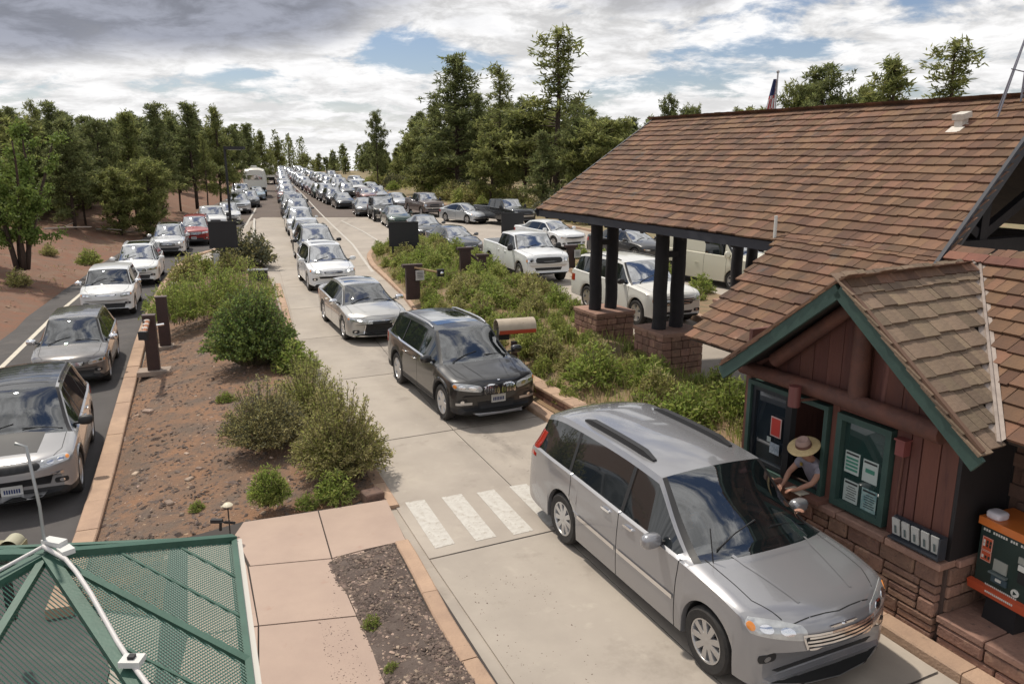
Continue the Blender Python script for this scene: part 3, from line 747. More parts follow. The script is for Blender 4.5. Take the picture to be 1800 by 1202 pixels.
    if gs == 'kidney':
        for a, c in ((-.335, -.022), (.022, .335)):
            q = [(fo, a, gz0), (fo, c, gz0), (fo, c, gz1), (fo, a, gz1)]
            gb = part(patch(bvh, q, d, 8, 6, .008, rnd=.6), 'grille', M_trim, 50)
            rim = []
            for k in range(21):
                t_ = 2*PI*k/20; ca, sa = math.cos(t_), math.sin(t_); f_ = .82/max(abs(ca), abs(sa))**.45
                rim.append((fo, (a+c)/2+(c-a)/2*ca*f_*1.12, (gz0+gz1)/2+(gz1-gz0)/2*sa*f_*1.12))
            strip(bvh, rim, d, .026, .020, 2).build('surround', M_chrome, gb)
            for k in range(7):
                y = a+.05+(c-a-.10)*k/6; strip(bvh, [(fo, y, gz0+.035), (fo, y, gz1-.035)], d, .012, .016, 4).build('bar', M_chrome, gb)
    else:
        gb = part(patch(bvh, gq, d, 10, 5 if fine else 2, .006, rnd=.4), 'grille', M_trim, 50)
        if fine or gs == 'frame':
            nb = S.get('bars', 3)
            for k in range(nb if gs == 'bars' else 0):
                z = gz0+(gz1-gz0)*(k+.7)/(nb+.4); ks = gy*(.94-.12*abs(2*k/(nb)-1))
                strip(bvh, [(fo, -ks, z), (fo, 0, z), (fo, ks, z)], d, S.get('barw', .016), .014, 6).build('bar', S.get('barmat', M_chrome), gb)
            if gs in ('frame', 'spindle') or S.get('gframe'):
                pp = [(fo, -gy*S.get('gt',1), gz0), (fo, gy*S.get('gt',1), gz0), (fo, gy, gz1), (fo, -gy, gz1), (fo, -gy*S.get('gt',1), gz0)]
                strip(bvh, pp, d, .022, .014, 6).build('surround', M_chrome, gb)
    if S.get('intake'):
        y, z0, z1 = S['intake']; part(patch(bvh, [(fo,-y*.9,z0),(fo,y*.9,z0),(fo,y,z1),(fo,-y,z1)], d, 8, 2, .007), 'intake', M_trim, 50)
    if S.get('skid'): z0, z1, y = S['skid']; part(patch(bvh, [(fo,-y*.85,z0),(fo,y*.85,z0),(fo,y,z1),(fo,-y,z1)], d, 8, 2, .009), 'skid_plate', M_rim, 50)
    if fine and not S.get('bed'):
        zf = S.get('fog', .50 if S['H'] > 1.55 else .34)
        for sg in (1, -1):
            dd = (-1, -sg*.45, 0); q = [(fo-.1, sg*W2*.70, zf-.05), (fo-.2, sg*W2*.88, zf-.04), (fo-.2, sg*W2*.88, zf+.05), (fo-.1, sg*W2*.70, zf+.05)]
            fb = part(patch(bvh, q, dd, 5, 3, .008, rnd=.5), 'fog_light', M_trim, 50)
            q = [(fo-.12, sg*W2*.76, zf-.03), (fo-.16, sg*W2*.83, zf-.03), (fo-.16, sg*W2*.83, zf+.03), (fo-.12, sg*W2*.76, zf+.03)]
            patch(bvh, q, dd, 4, 3, .013, rnd=1.0).build('lens', M_chrome, fb, smooth=50)
    if S.get('plate'):
        z, y0 = S['plate'] if isinstance(S['plate'], tuple) else (S['plate'], 0)
        hx = bvh.ray_cast(Vector((fo+1.5, y0, z)), Vector((-1,0,0)), 3)[0]; x = (hx.x if hx is not None else fo)+.012
        b = MB(); b.box((x, y0, z), (.012, .31, .16)); pb = part(b, 'number_plate', M_plate, None)
        if fine:
            for k in range(7): b = MB(); b.box((x+.008, y0-.105+.035*k, z-.01), (.004, .022, .07)); b.build('character', M_ink, pb)
    # mirrors
    mx, mz = S['mirror'][:2]
    for sg in (1, -1):
        b = MB(); b.blob((mx, sg*(W2+.085), mz), (.075, .125, .085 if S.get('bigmirror') is None else .14), 7 if fine else 4, .7, 0)
        b.box((mx+.005, sg*(W2-.03), mz-.04), (.06, .14, .035), m=1)
        part(b, 'mirror', [M_chrome if S.get('chromemirror') else M_trim if S.get('blackmirror') else paint, M_trim], 50)
    if fine:
        for hx, hz in S.get('handles', []):
            for sg in (1, -1):
                b = patch(bvh, [(hx-.1, sg*W2, hz-.012), (hx+.1, sg*W2, hz-.008), (hx+.1, sg*W2, hz+.022), (hx-.1, sg*W2, hz+.018)], (0,-sg,0), 6, 2, .028, .03, rnd=.6)
                part(b, 'door_handle', M_chrome if S.get('chromeh') else paint, 50)
        for sg in (1, -1):                                     # hood shut lines
            hy = S.get('hoody', W2*.80)*sg
            b = strip(bvh, [(fo-.22, hy*.80, 1.2), (fo-.5, hy*.97, 1.2), (S['xc']+.08, hy, 1.3)], (0,0,-1), .009, .002, 6); part(b, 'hood_seam', M_under, 50)
            for q0, q1 in S.get('creases', []):
                b = strip(bvh, [(q0[0], q0[1]*sg, 1.3), (q1[0], q1[1]*sg, 1.3)], (0,0,-1), .035, .006, 10); part(b, 'hood_crease', paint, 60)
        b = strip(bvh, [(fo-.16, -W2*.6, 1.2), (fo-.10, 0, 1.2), (fo-.16, W2*.6, 1.2)], (0,0,-1), .008, .002, 8)
        if S.get('hoodline', 1): part(b, 'hood_seam', M_under, 50)
        xw = S['xc']                                           # wipers
        for y0, y1 in ((W2*.12, W2*.74), (-W2*.62, -W2*.02)):
            b = MB(); z = pchip(S['top'])(xw)
            h0 = bvh.ray_cast(Vector((xw+.06, y0, 3)), Vector((0,0,-1)))[0]; h1 = bvh.ray_cast(Vector((xw-.02, y1, 3)), Vector((0,0,-1)))[0]
            if h0 is not None and h1 is not None: b.tube([h0+Vector((.02,0,.015)), (h0+h1)/2+Vector((0,0,.03)), h1+Vector((0,0,.012))], .009, 5); part(b, 'wiper', M_trim, 60)
    if S.get('rails'):
        a, c = S['rails'][:2]; y = S.get('wr', .62)*W2*S.get('raily', .93)
        for sg in (1, -1):
            pts = []
            for k in range(9):
                x = a+(c-a)*k/8; h = bvh.ray_cast(Vector((x, y*sg, 4)), Vector((0,0,-1)))[0]; pts.append(h+Vector((0,0,.012 if k in (0, 8) else S.get('railh', .035))))
            b = MB(); b.tube(pts, S.get('railr', .018), 6); part(b, 'roof_rail', S.get('railmat', M_trim), 60)
    if S.get('sunroof'):
        a, c = S['sunroof']; y = .40*W2+.1
        part(patch(bvh, [(a,-y,S['H']),(c,-y,S['H']),(c,y,S['H']),(a,y,S['H'])], (0,0,-1), 6, 6, .004, .01), 'sunroof', M_glass, 60)
    for sg in (1, -1):
        z0, z1 = S.get('tail', (.75, 1.05))
        q = [(xr+.02, W2*.62*sg, z0), (xr+.32, W2*.99*sg, z0+.02), (xr+.30, W2*.99*sg, z1), (xr+.02, W2*.66*sg, z1)]
        part(patch(bvh, q, (1, -sg*.9, 0), 6, 3, .008), 'tail_light', M_red, 50)
    if clear:                                                  # cabin seen through the windscreen
        zf = S['H']-1.35; b = MB(); b.box(((S['xc']+S['xh'])/2-.05, 0, pchip(S['belt'])(S['xc'])-.10), (abs(S['xc']-S['xh'])*.75, W2*1.62, .12)); part(b, 'dashboard', M_dash, None)
        for sx in (S['xh']-.35, S['xh']-1.35):
            for sg in (1, -1):
                b = MB(); b.blob((sx, sg*.38, S['H']-1.0), (.26, .25, .13), 6, .6); b.blob((sx-.28, sg*.38, S['H']-.72), (.11, .24, .36), 6, .6); b.blob((sx-.33, sg*.38, S['H']-.30), (.06, .13, .10), 6, .7)
                part(b, 'seat', M_seat, 60)
    return root, bvh
def copy_tree(o, parent=None, color=None):
    c = o.copy(); scene.collection.objects.link(c); c.parent = parent
    if color and c.type == 'MESH': c.color = (*color, 1)
    for ch in o.children: copy_tree(ch, c, color)
    return c
# shapes ------------------------------------------------------------
def suv(L=4.6, W=1.85, H=1.68, wb=2.67, fo=.92, hood=1.02, **k):
    ro = L-wb-fo; xr = -wb-ro; bel = k.pop('bel', 1.04); xc = k.pop('xc', -.30); xh = k.pop('xh', -1.12)
    S = dict(L=L, W=W, H=H, wb=wb, fo=fo, ro=ro, r=.35, xc=xc, xh=xh, xt=xr+.42, xb=xr+.12,
      top=[(xr, .55), (xr+.03, 1.0), (xr+.12, bel+.06), (xr+.42, H-.10), (xr+.8, H-.03), (-wb*.62, H), (xh, H-.045), ((xc+xh)/2, (H-.045+hood+.04)/2+.045), (xc, hood+.04), (xc+.35, hood-.015), (fo-.35, hood-.105), (fo-.14, hood-.165), (fo-.04, hood-.25), (fo, hood-.40)],
      belt=[(xr, .52), (xr+.05, .95), (xr+.15, bel+.04), (-wb, bel+.02), (-wb*.5, bel-.01), (xc, bel-.05), (0, hood-.09), (fo-.35, hood-.18), (fo-.10, hood-.28), (fo, hood-.44)],
      win=[(xr+.42, -wb+.30), (-wb+.34, -wb*.5-.03), (-wb*.5+.03, xc-.16)], seams=[-wb+.42, -wb*.5, xc-.02], wr=.66, sill=.27, clad=True, tap=(.78,.86),
      lamp=(.50, .86, hood-.36, hood-.24, .36, .03), grille=(.46, hood-.46, hood-.25), intake=(.60, .33, .50), plate=.50, mirror=(xc-.28, bel+.06),
      handles=[(-wb*.5-.42+.2, .90), (-wb+.62, .92)], rails=(xr+.6, xh-.25), tail=(.85, 1.1), spokes=5)
    S.update(k); return S
def sedan(L=4.7, W=1.82, H=1.45, wb=2.75, fo=.92, hood=.93, **k):
    ro = L-wb-fo; xr = -wb-ro; bel = k.pop('bel', .92); xc = k.pop('xc', -.34); xh = k.pop('xh', -1.24); xb = xr+k.pop('deck', .42); xt = xb+k.pop('rg', .72)
    S = dict(L=L, W=W, H=H, wb=wb, fo=fo, ro=ro, r=.33, xc=xc, xh=xh, xt=xt, xb=xb,
      top=[(xr, .60), (xr+.03, .88), (xr+.10, 1.04), (xb, 1.09), (xt, H-.06), (xt+.5, H-.005), ((xt+xh)/2+.1, H), (xh, H-.05), ((xc+xh)/2, (H-.05+hood+.03)/2+.04), (xc, hood+.03), (xc+.4, hood-.01), (fo-.35, hood-.13), (fo-.12, hood-.20), (fo-.04, hood-.28), (fo, hood-.38)],
      belt=[(xr, .58), (xr+.04, .84), (xr+.15, bel+.06), (-wb, bel+.05), (-wb*.5, bel), (xc, bel-.03), (0, hood-.10), (fo-.35, hood-.22), (fo-.1, hood-.32), (fo, hood-.42)],
      win=[(-wb-.15, -wb*.5-.03), (-wb*.5+.03, xc-.2)], seams=[-wb+.35, -wb*.5, xc-.02], wr=.60, sill=.21, tap=(.76,.84), nbow=.26,
      lamp=(.48, .84, hood-.34, hood-.23, .38, .04), grille=(.40, hood-.46, hood-.32), intake=(.60, .24, .38), plate=.42, mirror=(xc-.30, bel+.08),
      handles=[(-wb*.5-.2, .80), (-wb+.55, .82)], tail=(.72, .92), spokes=5, ww=.21)
    S.update(k); return S
def lane_label(i, base): return base
# ------------------------------------------------------------------ the queue of vehicles
def spot(p, th, S):
    f = Vector((math.sin(th), -math.cos(th), 0)); q = Vector((p[0], p[1], 0)) - f*S['fo']; q.z = fall(p[1]) + .002 + (p[2] if len(p) > 2 else 0)
    return q, th-PI/2

SILV, WHT, BLK, GRY, DGRY = (.42,.43,.45), (.72,.73,.74), (.018,.019,.022), (.16,.165,.175), (.065,.07,.078)
# --- silver minivan at the window
van = suv(5.144, 1.96, 1.735, 3.078, .88, 1.08, bel=1.08, xc=-.40, xh=-1.24, wr=.72, sill=.21, clad=False, rcrown=.05, r=.355, Ra=.405, metal=1, ww=.235, nbow=.24, wbow=.30, tap=(.80,.88),
    win=[(-4.05, -2.98), (-2.92, -1.72), (-1.66, -.62)], seams=[-2.86, -1.69, -.52], spokes=9, lamp=(.42, .90, .70, .86, .40, .06), grille=(.46, .56, .76), gt=.86, bars=5, barw=.020, gframe=1, intake=(.66, .315, .35), plate=None,
    mirror=(-.86, 1.10), handles=[(-1.95, .98), (-1.45, .96)], chromeh=1, tail=(.95, 1.35), chromemirror=None, skid=(.235, .262, .78), creases=[((.60, .34), (-.20, .50))], hoody=.76)
van['top'] = [(-4.194,.55), (-4.17,.98), (-4.12,1.22), (-3.98,1.50), (-3.80,1.64), (-3.3,1.715), (-2.2,1.735), (-1.24,1.69), (-.80,1.42), (-.40,1.135), (0,1.085), (.35,1.01), (.58,.945), (.74,.875), (.84,.77), (.88,.62)]
van['belt'] = [(-4.194,.52), (-4.15,.92), (-4.02,1.10), (-3.078,1.09), (-1.6,1.05), (-.6,1.025), (-.40,1.015), (0,.985), (.3,.935), (.56,.86), (.78,.72), (.88,.56)]
van['xt'], van['xb'] = -3.86, -4.08; van['rails'] = None
p, rz = (2.85, 7.60), TH-.015
o, bvh = make_car(van, 'minivan', 'silver grey minivan stopped at the ranger booth window with black roof rails', 'minivan', True, True, (p[0], p[1], .002), rz-PI/2, (.285,.285,.30))
VAN = o
for sg in (1, -1):
    b = MB(); pts = [bvh.ray_cast(Vector((x, .56*sg, 4)), Vector((0,0,-1)))[0]+Vector((0,0,.03)) for x in [-1.55-.2*k for k in range(9)]]
    for a, c in zip(pts, pts[1:]): b.tube([a, c], .022, 6)
    v2 = [Vector((q.x, q.y, q.z)) for q in pts]; vs = []
    for i, q in enumerate(v2):
        w = .048 if 0 < i < 8 else .03; h = .045 if 0 < i < 8 else .0
        vs += [q+Vector((0,-w,-.05)), q+Vector((0,-w*.8,h-.01)), q+Vector((0,w*.8,h-.01)), q+Vector((0,w,-.05))]
    b = MB(); b.add(vs, [(4*i+k, 4*i+4+k, 4*i+5+k, 4*i+1+k) for i in range(8) for k in range(3)]+[(0,1,2,3), (35,34,33,32)]); b.build('roof_rail', M_trim, o, smooth=40)
    b = strip(bvh, [(-2.75, .97*sg, .60), (-1.72, .97*sg, .58)], (0,-sg,0), .05, .014, 8); x_ = b.build('side_moulding', M_chrome, o, smooth=60)
    b = strip(bvh, [(-1.66, .97*sg, .58), (-.55, .97*sg, .57)], (0,-sg,0), .05, .014, 8); b.build('side_moulding', M_chrome, o, smooth=60)
    b = strip(bvh, [(-3.9, .80*sg, 1.07), (-.45, .80*sg, 1.03)], (0,-sg,0), .014, .012, 20)
b = MB(); b.tube([(-.22,-.72,1.03), (-.30,-.73,1.43)], .007, 5); b.blob((-.22,-.72,1.04), (.02,.02,.02), 4); b.build('antenna', M_trim, o)
b = MB()
hx = bvh.ray_cast(Vector((2.5,0,.80)), Vector((-1,0,0)))[0]
for sg in (1, -1):
    b.box((hx.x+.0, sg*.10, .815), (.02, .14, .012)); b.box((hx.x+.0, sg*.08, .803), (.02, .10, .010))
b.blob((hx.x+.008, 0, .809), (.012,.035,.018), 5); b.build('wing_badge', M_chrome, o)
# --- black crossover with twin rounded grilles
x3 = suv(4.70, 1.89, 1.67, 2.864, .83, 1.06, bel=1.07, r=.365, xc=-.30, xh=-1.10, spokes=5, metal=0, lit=0, chromeh=1, lamp=(.36,.87,.70,.84,.34,.05), grille=(.33,.60,.86,'kidney'), intake=(.40,.33,.46), skid=(.25,.285,.55), plate=(.50,.05),
    rails=(-3.2,-1.25), railmat=M_rim, raily=.97, railr=.02, sunroof=(-2.6,-1.35), creases=[((.65,.26),(-.1,.42)), ((.62,.55),(-.15,.68))], lampdir=.5)
p, rz = spot(P(6.25, 13.45), TH, x3)
o, bvh = make_car(x3, 'black_crossover', 'glossy black crossover with twin rounded grilles waiting behind the silver minivan', 'crossover', True, True, p, rz, (.008,.008,.010))
for sg in (1, -1):
    for q, w in (([(.64,.52*sg,.45),(.55,.84*sg,.47)], .05),):
        b = strip(bvh, [(q[0][0],q[0][1],q[0][2]),(q[1][0],q[1][1],q[1][2])], (-1,-.4*sg,0), w, .012, 6); b.build('fog_trim', M_rim, o, smooth=60)
    b = strip(bvh, [(-2.4,.94*sg,.31),(-.5,.94*sg,.31)], (0,-sg,0), .045, .012, 12); b.build('sill_trim', M_rim, o, smooth=60)
    pts = [(-3.35,.8,1.30),(-3.15,.8,1.14),(-2.6,.85,1.085),(-1.6,.85,1.07),(-.62,.85,1.05)]
    for a, c in zip(pts, pts[1:]): 
        b = strip(bvh, [(a[0],a[1]*sg,a[2]),(c[0],c[1]*sg,c[2])], (0,-sg,0), .022, .006, 5); b.build('window_trim', M_chrome, o, smooth=60)
b = MB(); h = bvh.ray_cast(Vector((.74,0,3)), Vector((0,0,-1)))[0]
if h is None: h = Vector((.74,0,.9))
b.blob((h.x,0,h.z), (.035,.035,.012), 6); b.build('badge', M_chrome, o)
# --- silver sedan
lex = sedan(4.90, 1.82, 1.45, 2.82, .97, .96, wr=.62, lit=1, lamp=(.42,.86,.60,.70,.42,.06), grille=(.34,.28,.66,'spindle'), gt=1.32, intake=None, plate=None, sunroof=(-2.2,-1.45), chromemirror=1, creases=[((.6,.35),(-.1,.52))], spokes=8)
p, rz = spot(G(672,604), .42, lex)
o, bvh = make_car(lex, 'silver_sedan', 'silver luxury sedan with dark hourglass grille between the black crossover and the white crossover', 'sedan', True, True, p, rz, (.46,.455,.44))
b = MB(); h = bvh.ray_cast(Vector((2.5,0,.30)), Vector((-1,0,0)))[0]; b = strip(bvh, [(.9,-.75,.23),(.97,0,.23),(.9,.75,.23)], (-1,0,0), .025, .012, 8); b.build('lower_trim', M_chrome, o)
# --- white crossover
esc = suv(4.45, 1.84, 1.68, 2.62, .90, 1.03, metal=0, lit=1, clad=False, r=.35, sunroof=(-2.1,-1.35), grille=(.36,.72,.82), intake=(.56,.52,.68), lamp=(.44,.86,.70,.86,.36,.04), plate=None, rails=None, bars=2)
p, rz = spot(G(589,514), .38, esc)
make_car(esc, 'white_crossover', 'white compact crossover with headlights on, fourth in the booth lane behind the silver sedan', 'crossover', True, False, p, rz, WHT)
hig = suv(4.85, 1.92, 1.73, 2.78, .95, 1.08, rails=(-3.4,-1.3), plate=None, blackmirror=1, grille=(.42,.66,.84))
p, rz = spot((G(570,468).x-.05, 37.0), .35, hig)
make_car(hig, 'grey_suv', 'dull grey large crossover half hidden behind the white compact crossover in the booth lane', 'crossover', True, False, p, rz, (.13,.135,.13))
# --- white pickup
f150 = suv(5.90, 2.03, 1.93, 3.68, .94, 1.30, bel=1.30, xc=-.42, xh=-1.12, wr=.74, r=.40, Ra=.50, sill=.42, clad=False, metal=0, rcrown=.05, nbow=.12, wbow=.14, tap=(.90,.93), win=[(-2.55,-1.83),(-1.77,-.6)], seams=[-2.62,-1.80,-.42], ww=.26,
    lamp=(.66,.96,.86,1.08,.14,.0), lampdir=.3, grille=(.58,.84,1.10), gt=1, bars=2, barmat=M_trim, barw=.03, intake=(.60,.56,.68), skid=(.70,.80,.85), plate=None, rails=None, bigmirror=1, blackmirror=1, spokes=6, handles=[(-1.60,1.1),(-2.42,1.1)], hoodline=1, bed=(-4.50,-2.72), bedz=.85, tail=(.95,1.25), rearglass=True)
f150['top'] = [(-4.62,.6),(-4.60,1.30),(-4.56,1.36),(-2.74,1.36),(-2.70,1.40),(-2.60,1.84),(-2.4,1.91),(-1.7,1.93),(-1.12,1.89),(-.75,1.62),(-.42,1.36),(0,1.33),(.55,1.27),(.78,1.20),(.88,1.08),(.94,.9)]
f150['belt'] = [(-4.62,.58),(-4.60,1.28),(-4.56,1.335),(-2.72,1.335),(-1.5,1.28),(-.42,1.27),(0,1.24),(.6,1.18),(.84,1.06),(.94,.86)]; f150['xt'], f150['xb'] = -2.58, -2.70; f150['tap'] = (.90,.97)
p, rz = spot(G(966,500), .36, f150)
o, bvh = make_car(f150, 'pickup_truck', 'white crew cab pickup truck with dark grille on the concrete beyond the median', 'pickup truck', True, False, p, rz, (.74,.75,.76))
# --- white large suv below the porch roof
tah = suv(5.13, 2.00, 1.90, 2.95, .99, 1.22, bel=1.22, xc=-.42, xh=-1.10, wr=.76, r=.40, Ra=.47, sill=.34, clad=False, metal=0, lit=0, tap=(.86,.92), grille=(.60,.68,.92), intake=(.6,.42,.5), lamp=(.62,.93,.78,.98,.16,0), plate=None, rails=(-3.6,-1.3), blackmirror=1,
    win=[(-3.75,-2.75),(-2.65,-1.80),(-1.72,-.60)])
p, rz = spot(G(1192,580)+Vector((.1,.2,0)), .44, tah)
make_car(tah, 'white_suv', 'big white sport utility vehicle passing behind the dark porch columns', 'suv', True, False, p, rz, (.70,.69,.65))
# --- left lane
jeep = suv(4.45, 1.93, 1.72, 2.636, .90, 1.05, metal=1, rooftop='black', clad=True, r=.355, lamp=(.48,.88,.78,.90,.30,.03), grille=(.46,.76,.89), bars=0, intake=(.62,.46,.64), skid=(.30,.34,.5), plate=(.42,0), rails=(-2.9,-1.3), raily=.98, blackmirror=1, spokes=5)
p, rz = spot(GLo(24,914), .41, jeep)
o, bvh = make_car(jeep, 'grey_jeep', 'silver grey crossover with black roof and black hood panel at the left edge', 'crossover', True, True, p, rz, (.34,.335,.34))
b = patch(bvh, [(.52,-.40,1.2),(.52,.40,1.2),(-.18,.46,1.2),(-.18,-.46,1.2)], (0,0,-1), 10, 10, .003, .004); b.build('hood_decal', pm('matt_black', (.03,.03,.033), .6), o, smooth=60)
for k in range(7):
    y = -.33+.11*k; b = patch(bvh, [(.9,y-.038,.785),(.9,y+.038,.785),(.9,y+.038,.87),(.9,y-.038,.87)], (-1,0,0), 3, 3, .016, rnd=.8); b.build('grille_slot', M_trim, o)
for k in range(7):
    b = strip(bvh, [(-2.75+.24*k,-.46,2), (-2.75+.24*k,.46,2)], (0,0,-1), .02, .010, 8); b.build('roof_rib', M_trim, o, smooth=60)
for sg in (1,-1): b = strip(bvh, [(.72,.56*sg,.64),(.62,.74*sg,.64)], (-1,-.4*sg,0), .05, .014, 4); b.build('running_light', M_lit if sg < 0 else M_chrome, o)
crv = suv(4.58, 1.85, 1.68, 2.66, .92, 1.03, rails=None, lit=0, chromeh=1, plate=None, grille=(.40,.68,.78), chromemirror=1)
p, rz = spot(GLo(124,690), .38, crv)
o, _ = make_car(crv, 'grey_crossover', 'grey brown crossover directly behind the black roofed crossover in the left lane', 'crossover', True, True, p, rz, (.17,.16,.155)); o.scale = (.94,.94,.94)
soul = suv(4.14, 1.80, 1.62, 2.57, .82, 1.06, bel=1.06, xc=-.22, xh=-.80, wr=.72, clad=False, metal=0, rails=None, tap=(.82,.9), grille=(.34,.80,.86), intake=(.62,.34,.5), lamp=(.48,.84,.74,.88,.26,.02), plate=None, chromemirror=1)
p, rz = spot(GLo(190,560), .36, soul)
make_car(soul, 'boxy_hatchback', 'white boxy hatchback with upright windshield in the left lane ahead of a white crossover', 'hatchback', True, True, p, rz, (.66,.67,.67))
s4 = suv(4.65, 1.86, 1.70, 2.7, .92, 1.05, clad=False, metal=0, plate=None, rooftop=None, sunroof=(-2.5,-1.35), rails=(-3.1,-1.3), railmat=M_rim)
p, rz = spot(GLo(240,505), .34, s4)
make_car(s4, 'white_crossover', 'white crossover with black sunroof behind the boxy white hatchback', 'crossover', True, False, p, rz, (.76,.77,.77))
s5 = suv(4.7, 1.88, 1.70, 2.74, .95, 1.06, clad=False, metal=1, plate=None, lit=1, gframe=1, grille=(.40,.58,.80), sunroof=(-2.5,-1.35))
p, rz = spot(GLo(296,452), .33, s5)
make_car(s5, 'silver_crossover', 'pale silver crossover with dark roof window, directly in front of the red one', 'crossover', True, False, p, rz, (.60,.61,.62))
s6 = suv(4.95, 2.0, 1.78, 2.86, .95, 1.12, metal=0, clad=True, plate=.5, grille=(.5,.70,.90))
p, rz = spot(GLo(342,433), .31, s6)
make_car(s6, 'red_suv', 'dark red sport utility vehicle next to the black sign board in the left lane', 'suv', True, False, p, rz, (.30,.018,.016))
# --- right side cars seen from the side
chg = sedan(5.0, 1.90, 1.47, 3.05, .95, 1.0, bel=.96, wr=.60, metal=0, deck=.62, grille=(.62,.60,.70), bars=0, intake=(.5,.30,.40), lamp=(.66,.88,.62,.69,.30,.02), plate=None, r=.35)
p, rz = spot(G(1014,439), .60, chg)
make_car(chg, 'white_sports_sedan', 'white sports sedan with black grille slot near the porch roof corner', 'sedan', True, False, p, rz, (.76,.77,.78))
chb = dict(chg); p, rz = spot(G(1163,463), .55, chb)
chb['plate'] = .45
make_car(chb, 'black_sports_sedan', 'black low sedan seen between the two pairs of porch columns', 'sedan', True, False, p, rz, (.03,.03,.033))
tes = sedan(4.75, 1.87, 1.45, 2.88, .86, .88, bel=.92, metal=1, xh=-1.30, xc=-.25, deck=.22, rg=1.15, grille=(.35,.50,.54), bars=0, intake=(.7,.25,.40), lamp=(.52,.86,.62,.70,.40,.05), plate=None, rooftop='black')
p, rz = spot(G(758,425), .26, tes)
make_car(tes, 'dark_sedan', 'dark grey sedan right beside the middle black sign board', 'sedan', True, False, p, rz, (.045,.048,.052))
civ = sedan(4.6, 1.80, 1.42, 2.7, .90, .90, metal=1, plate=None, lit=0)
p, rz = spot(G(828,452), .46, civ)
make_car(civ, 'grey_sedan', 'charcoal sedan directly behind the white pickup truck', 'sedan', True, False, p, rz, (.075,.08,.09))
pri = sedan(4.57, 1.76, 1.47, 2.70, .93, .90, metal=1, deck=.15, rg=1.25, xc=-.15, xh=-1.2, plate=None, lamp=(.5,.84,.55,.72,.40,.1))
p, rz = spot(G(850,394), .72, pri)
make_car(pri, 'silver_hatchback', 'silver wedge shaped hatchback left of the right hand black sign board', 'hatchback', True, False, p, rz, (.50,.52,.54))
dpk = dict(f150); dpk['metal'] = 1
p, rz = spot(G(925,399), .62, dpk)
make_car(dpk, 'dark_pickup', 'dark pickup truck mostly hidden behind the right hand black sign board', 'pickup truck', False, False, p, rz, (.03,.032,.036))
tac = dict(f150); tac.update(W=1.90); tac['grille'] = (.40,.78,1.06)
p, rz = spot(G(765,382), .42, tac)
make_car(tac, 'brown_pickup', 'bronze pickup truck with headlights on by the far right curb', 'pickup truck', True, False, p, rz, (.115,.085,.075))
wra = suv(4.3, 1.87, 1.83, 2.95, .62, 1.18, bel=1.18, xc=-.60, xh=-.92, wr=.84, r=.42, Ra=.50, sill=.45, metal=0, clad=True, rcrown=.02, nbow=.05, wbow=.04, tap=(.62,.94), lit=1, lamp=(.34,.54,.84,1.02,.0,.0), lampdir=0, grille=(.26,.76,1.06), bars=0, intake=None, skid=(.45,.58,.8), plate=None, rails=None, blackmirror=1)
p, rz = spot(G(679,390), .30, wra)
make_car(wra, 'black_offroader', 'black boxy off road vehicle with round headlights left of the middle sign board', 'off-roader', True, False, p, rz, (.02,.022,.02))
# --- cream delivery van in the farthest lane
tv = suv(5.2, 2.03, 2.55, 3.3, 1.0, 1.35, bel=1.30, xc=.05, xh=-.85, wr=.86, r=.36, Ra=.42, sill=.25, clad=False, metal=0, rails=None, tap=(.82,.95), win=[(-1.5,-.50)], seams=[-1.5,-.35], blackp=0, grille=(.5,.72,.95), lamp=(.6,.95,.75,1.0,.25,.1), plate=None, bigmirror=1)
p, rz = spot(G(1352,512), .60, tv)
make_car(tv, 'passenger_van', 'cream tall van with dark windshield beyond the far porch columns', 'van', True, False, p, rz, (.60,.57,.46))
# --- the rest of the queue, from shared coarse shapes
PROTO = {}
def proto(kind):
    if kind in PROTO: return PROTO[kind]
    S = {'crossover': lambda: suv(4.6, 1.85, 1.68, plate=None), 'suv': lambda: suv(5.0, 1.98, 1.84, 2.9, .98, 1.15, bel=1.16, plate=None, r=.38),
         'sedan': lambda: sedan(plate=None), 'compact sedan': lambda: sedan(4.4, 1.77, 1.45, 2.62, .85, .92, plate=None, deck=.35),
         'hatchback': lambda: suv(4.2, 1.78, 1.52, 2.6, .82, .97, bel=.98, clad=False, rails=None, plate=None),
         'minivan': lambda: suv(5.1, 1.98, 1.76, 3.0, .95, 1.08, clad=False, rails=None, xc=-.05, plate=None), 'pickup truck': lambda: dict(f150)}[kind]()
    PROTO[kind] = [S, None]; return PROTO[kind]
CN = {'white': (.74,.75,.75), 'silver': (.45,.46,.48), 'grey': (.16,.165,.17), 'dark grey': (.06,.063,.07), 'black': (.018,.018,.02), 'dark blue': (.02,.035,.09), 'pale blue': (.30,.38,.45), 'tan': (.36,.29,.20), 'maroon': (.12,.015,.02), 'red': (.33,.02,.02), 'rose brown': (.25,.13,.12), 'dark green': (.03,.06,.045), 'cream': (.62,.58,.48)}
def queue_car(kind, cname, p, th, label, lit=False, group=None):
    S, o = proto(kind); S = dict(S)
    key = kind+('*' if lit else '')
    if key not in PROTO: PROTO[key] = [S, None]
    q, rz = spot(p, th, S); col = CN[cname]; jit = R.uniform(.9, 1.12); col = tuple(c*jit for c in col)
    if PROTO[key][1] is None:
        S['lit'] = lit; o, _ = make_car(S, kind.replace(' ', '_'), label, kind, False, False, q, rz, col, group); PROTO[key][1] = o
    else:
        o = copy_tree(PROTO[key][1], None, col); o.location = q; o.rotation_euler = (0, 0, rz); o['label'] = label; o['category'] = kind
        if group: o['group'] = group
    return o
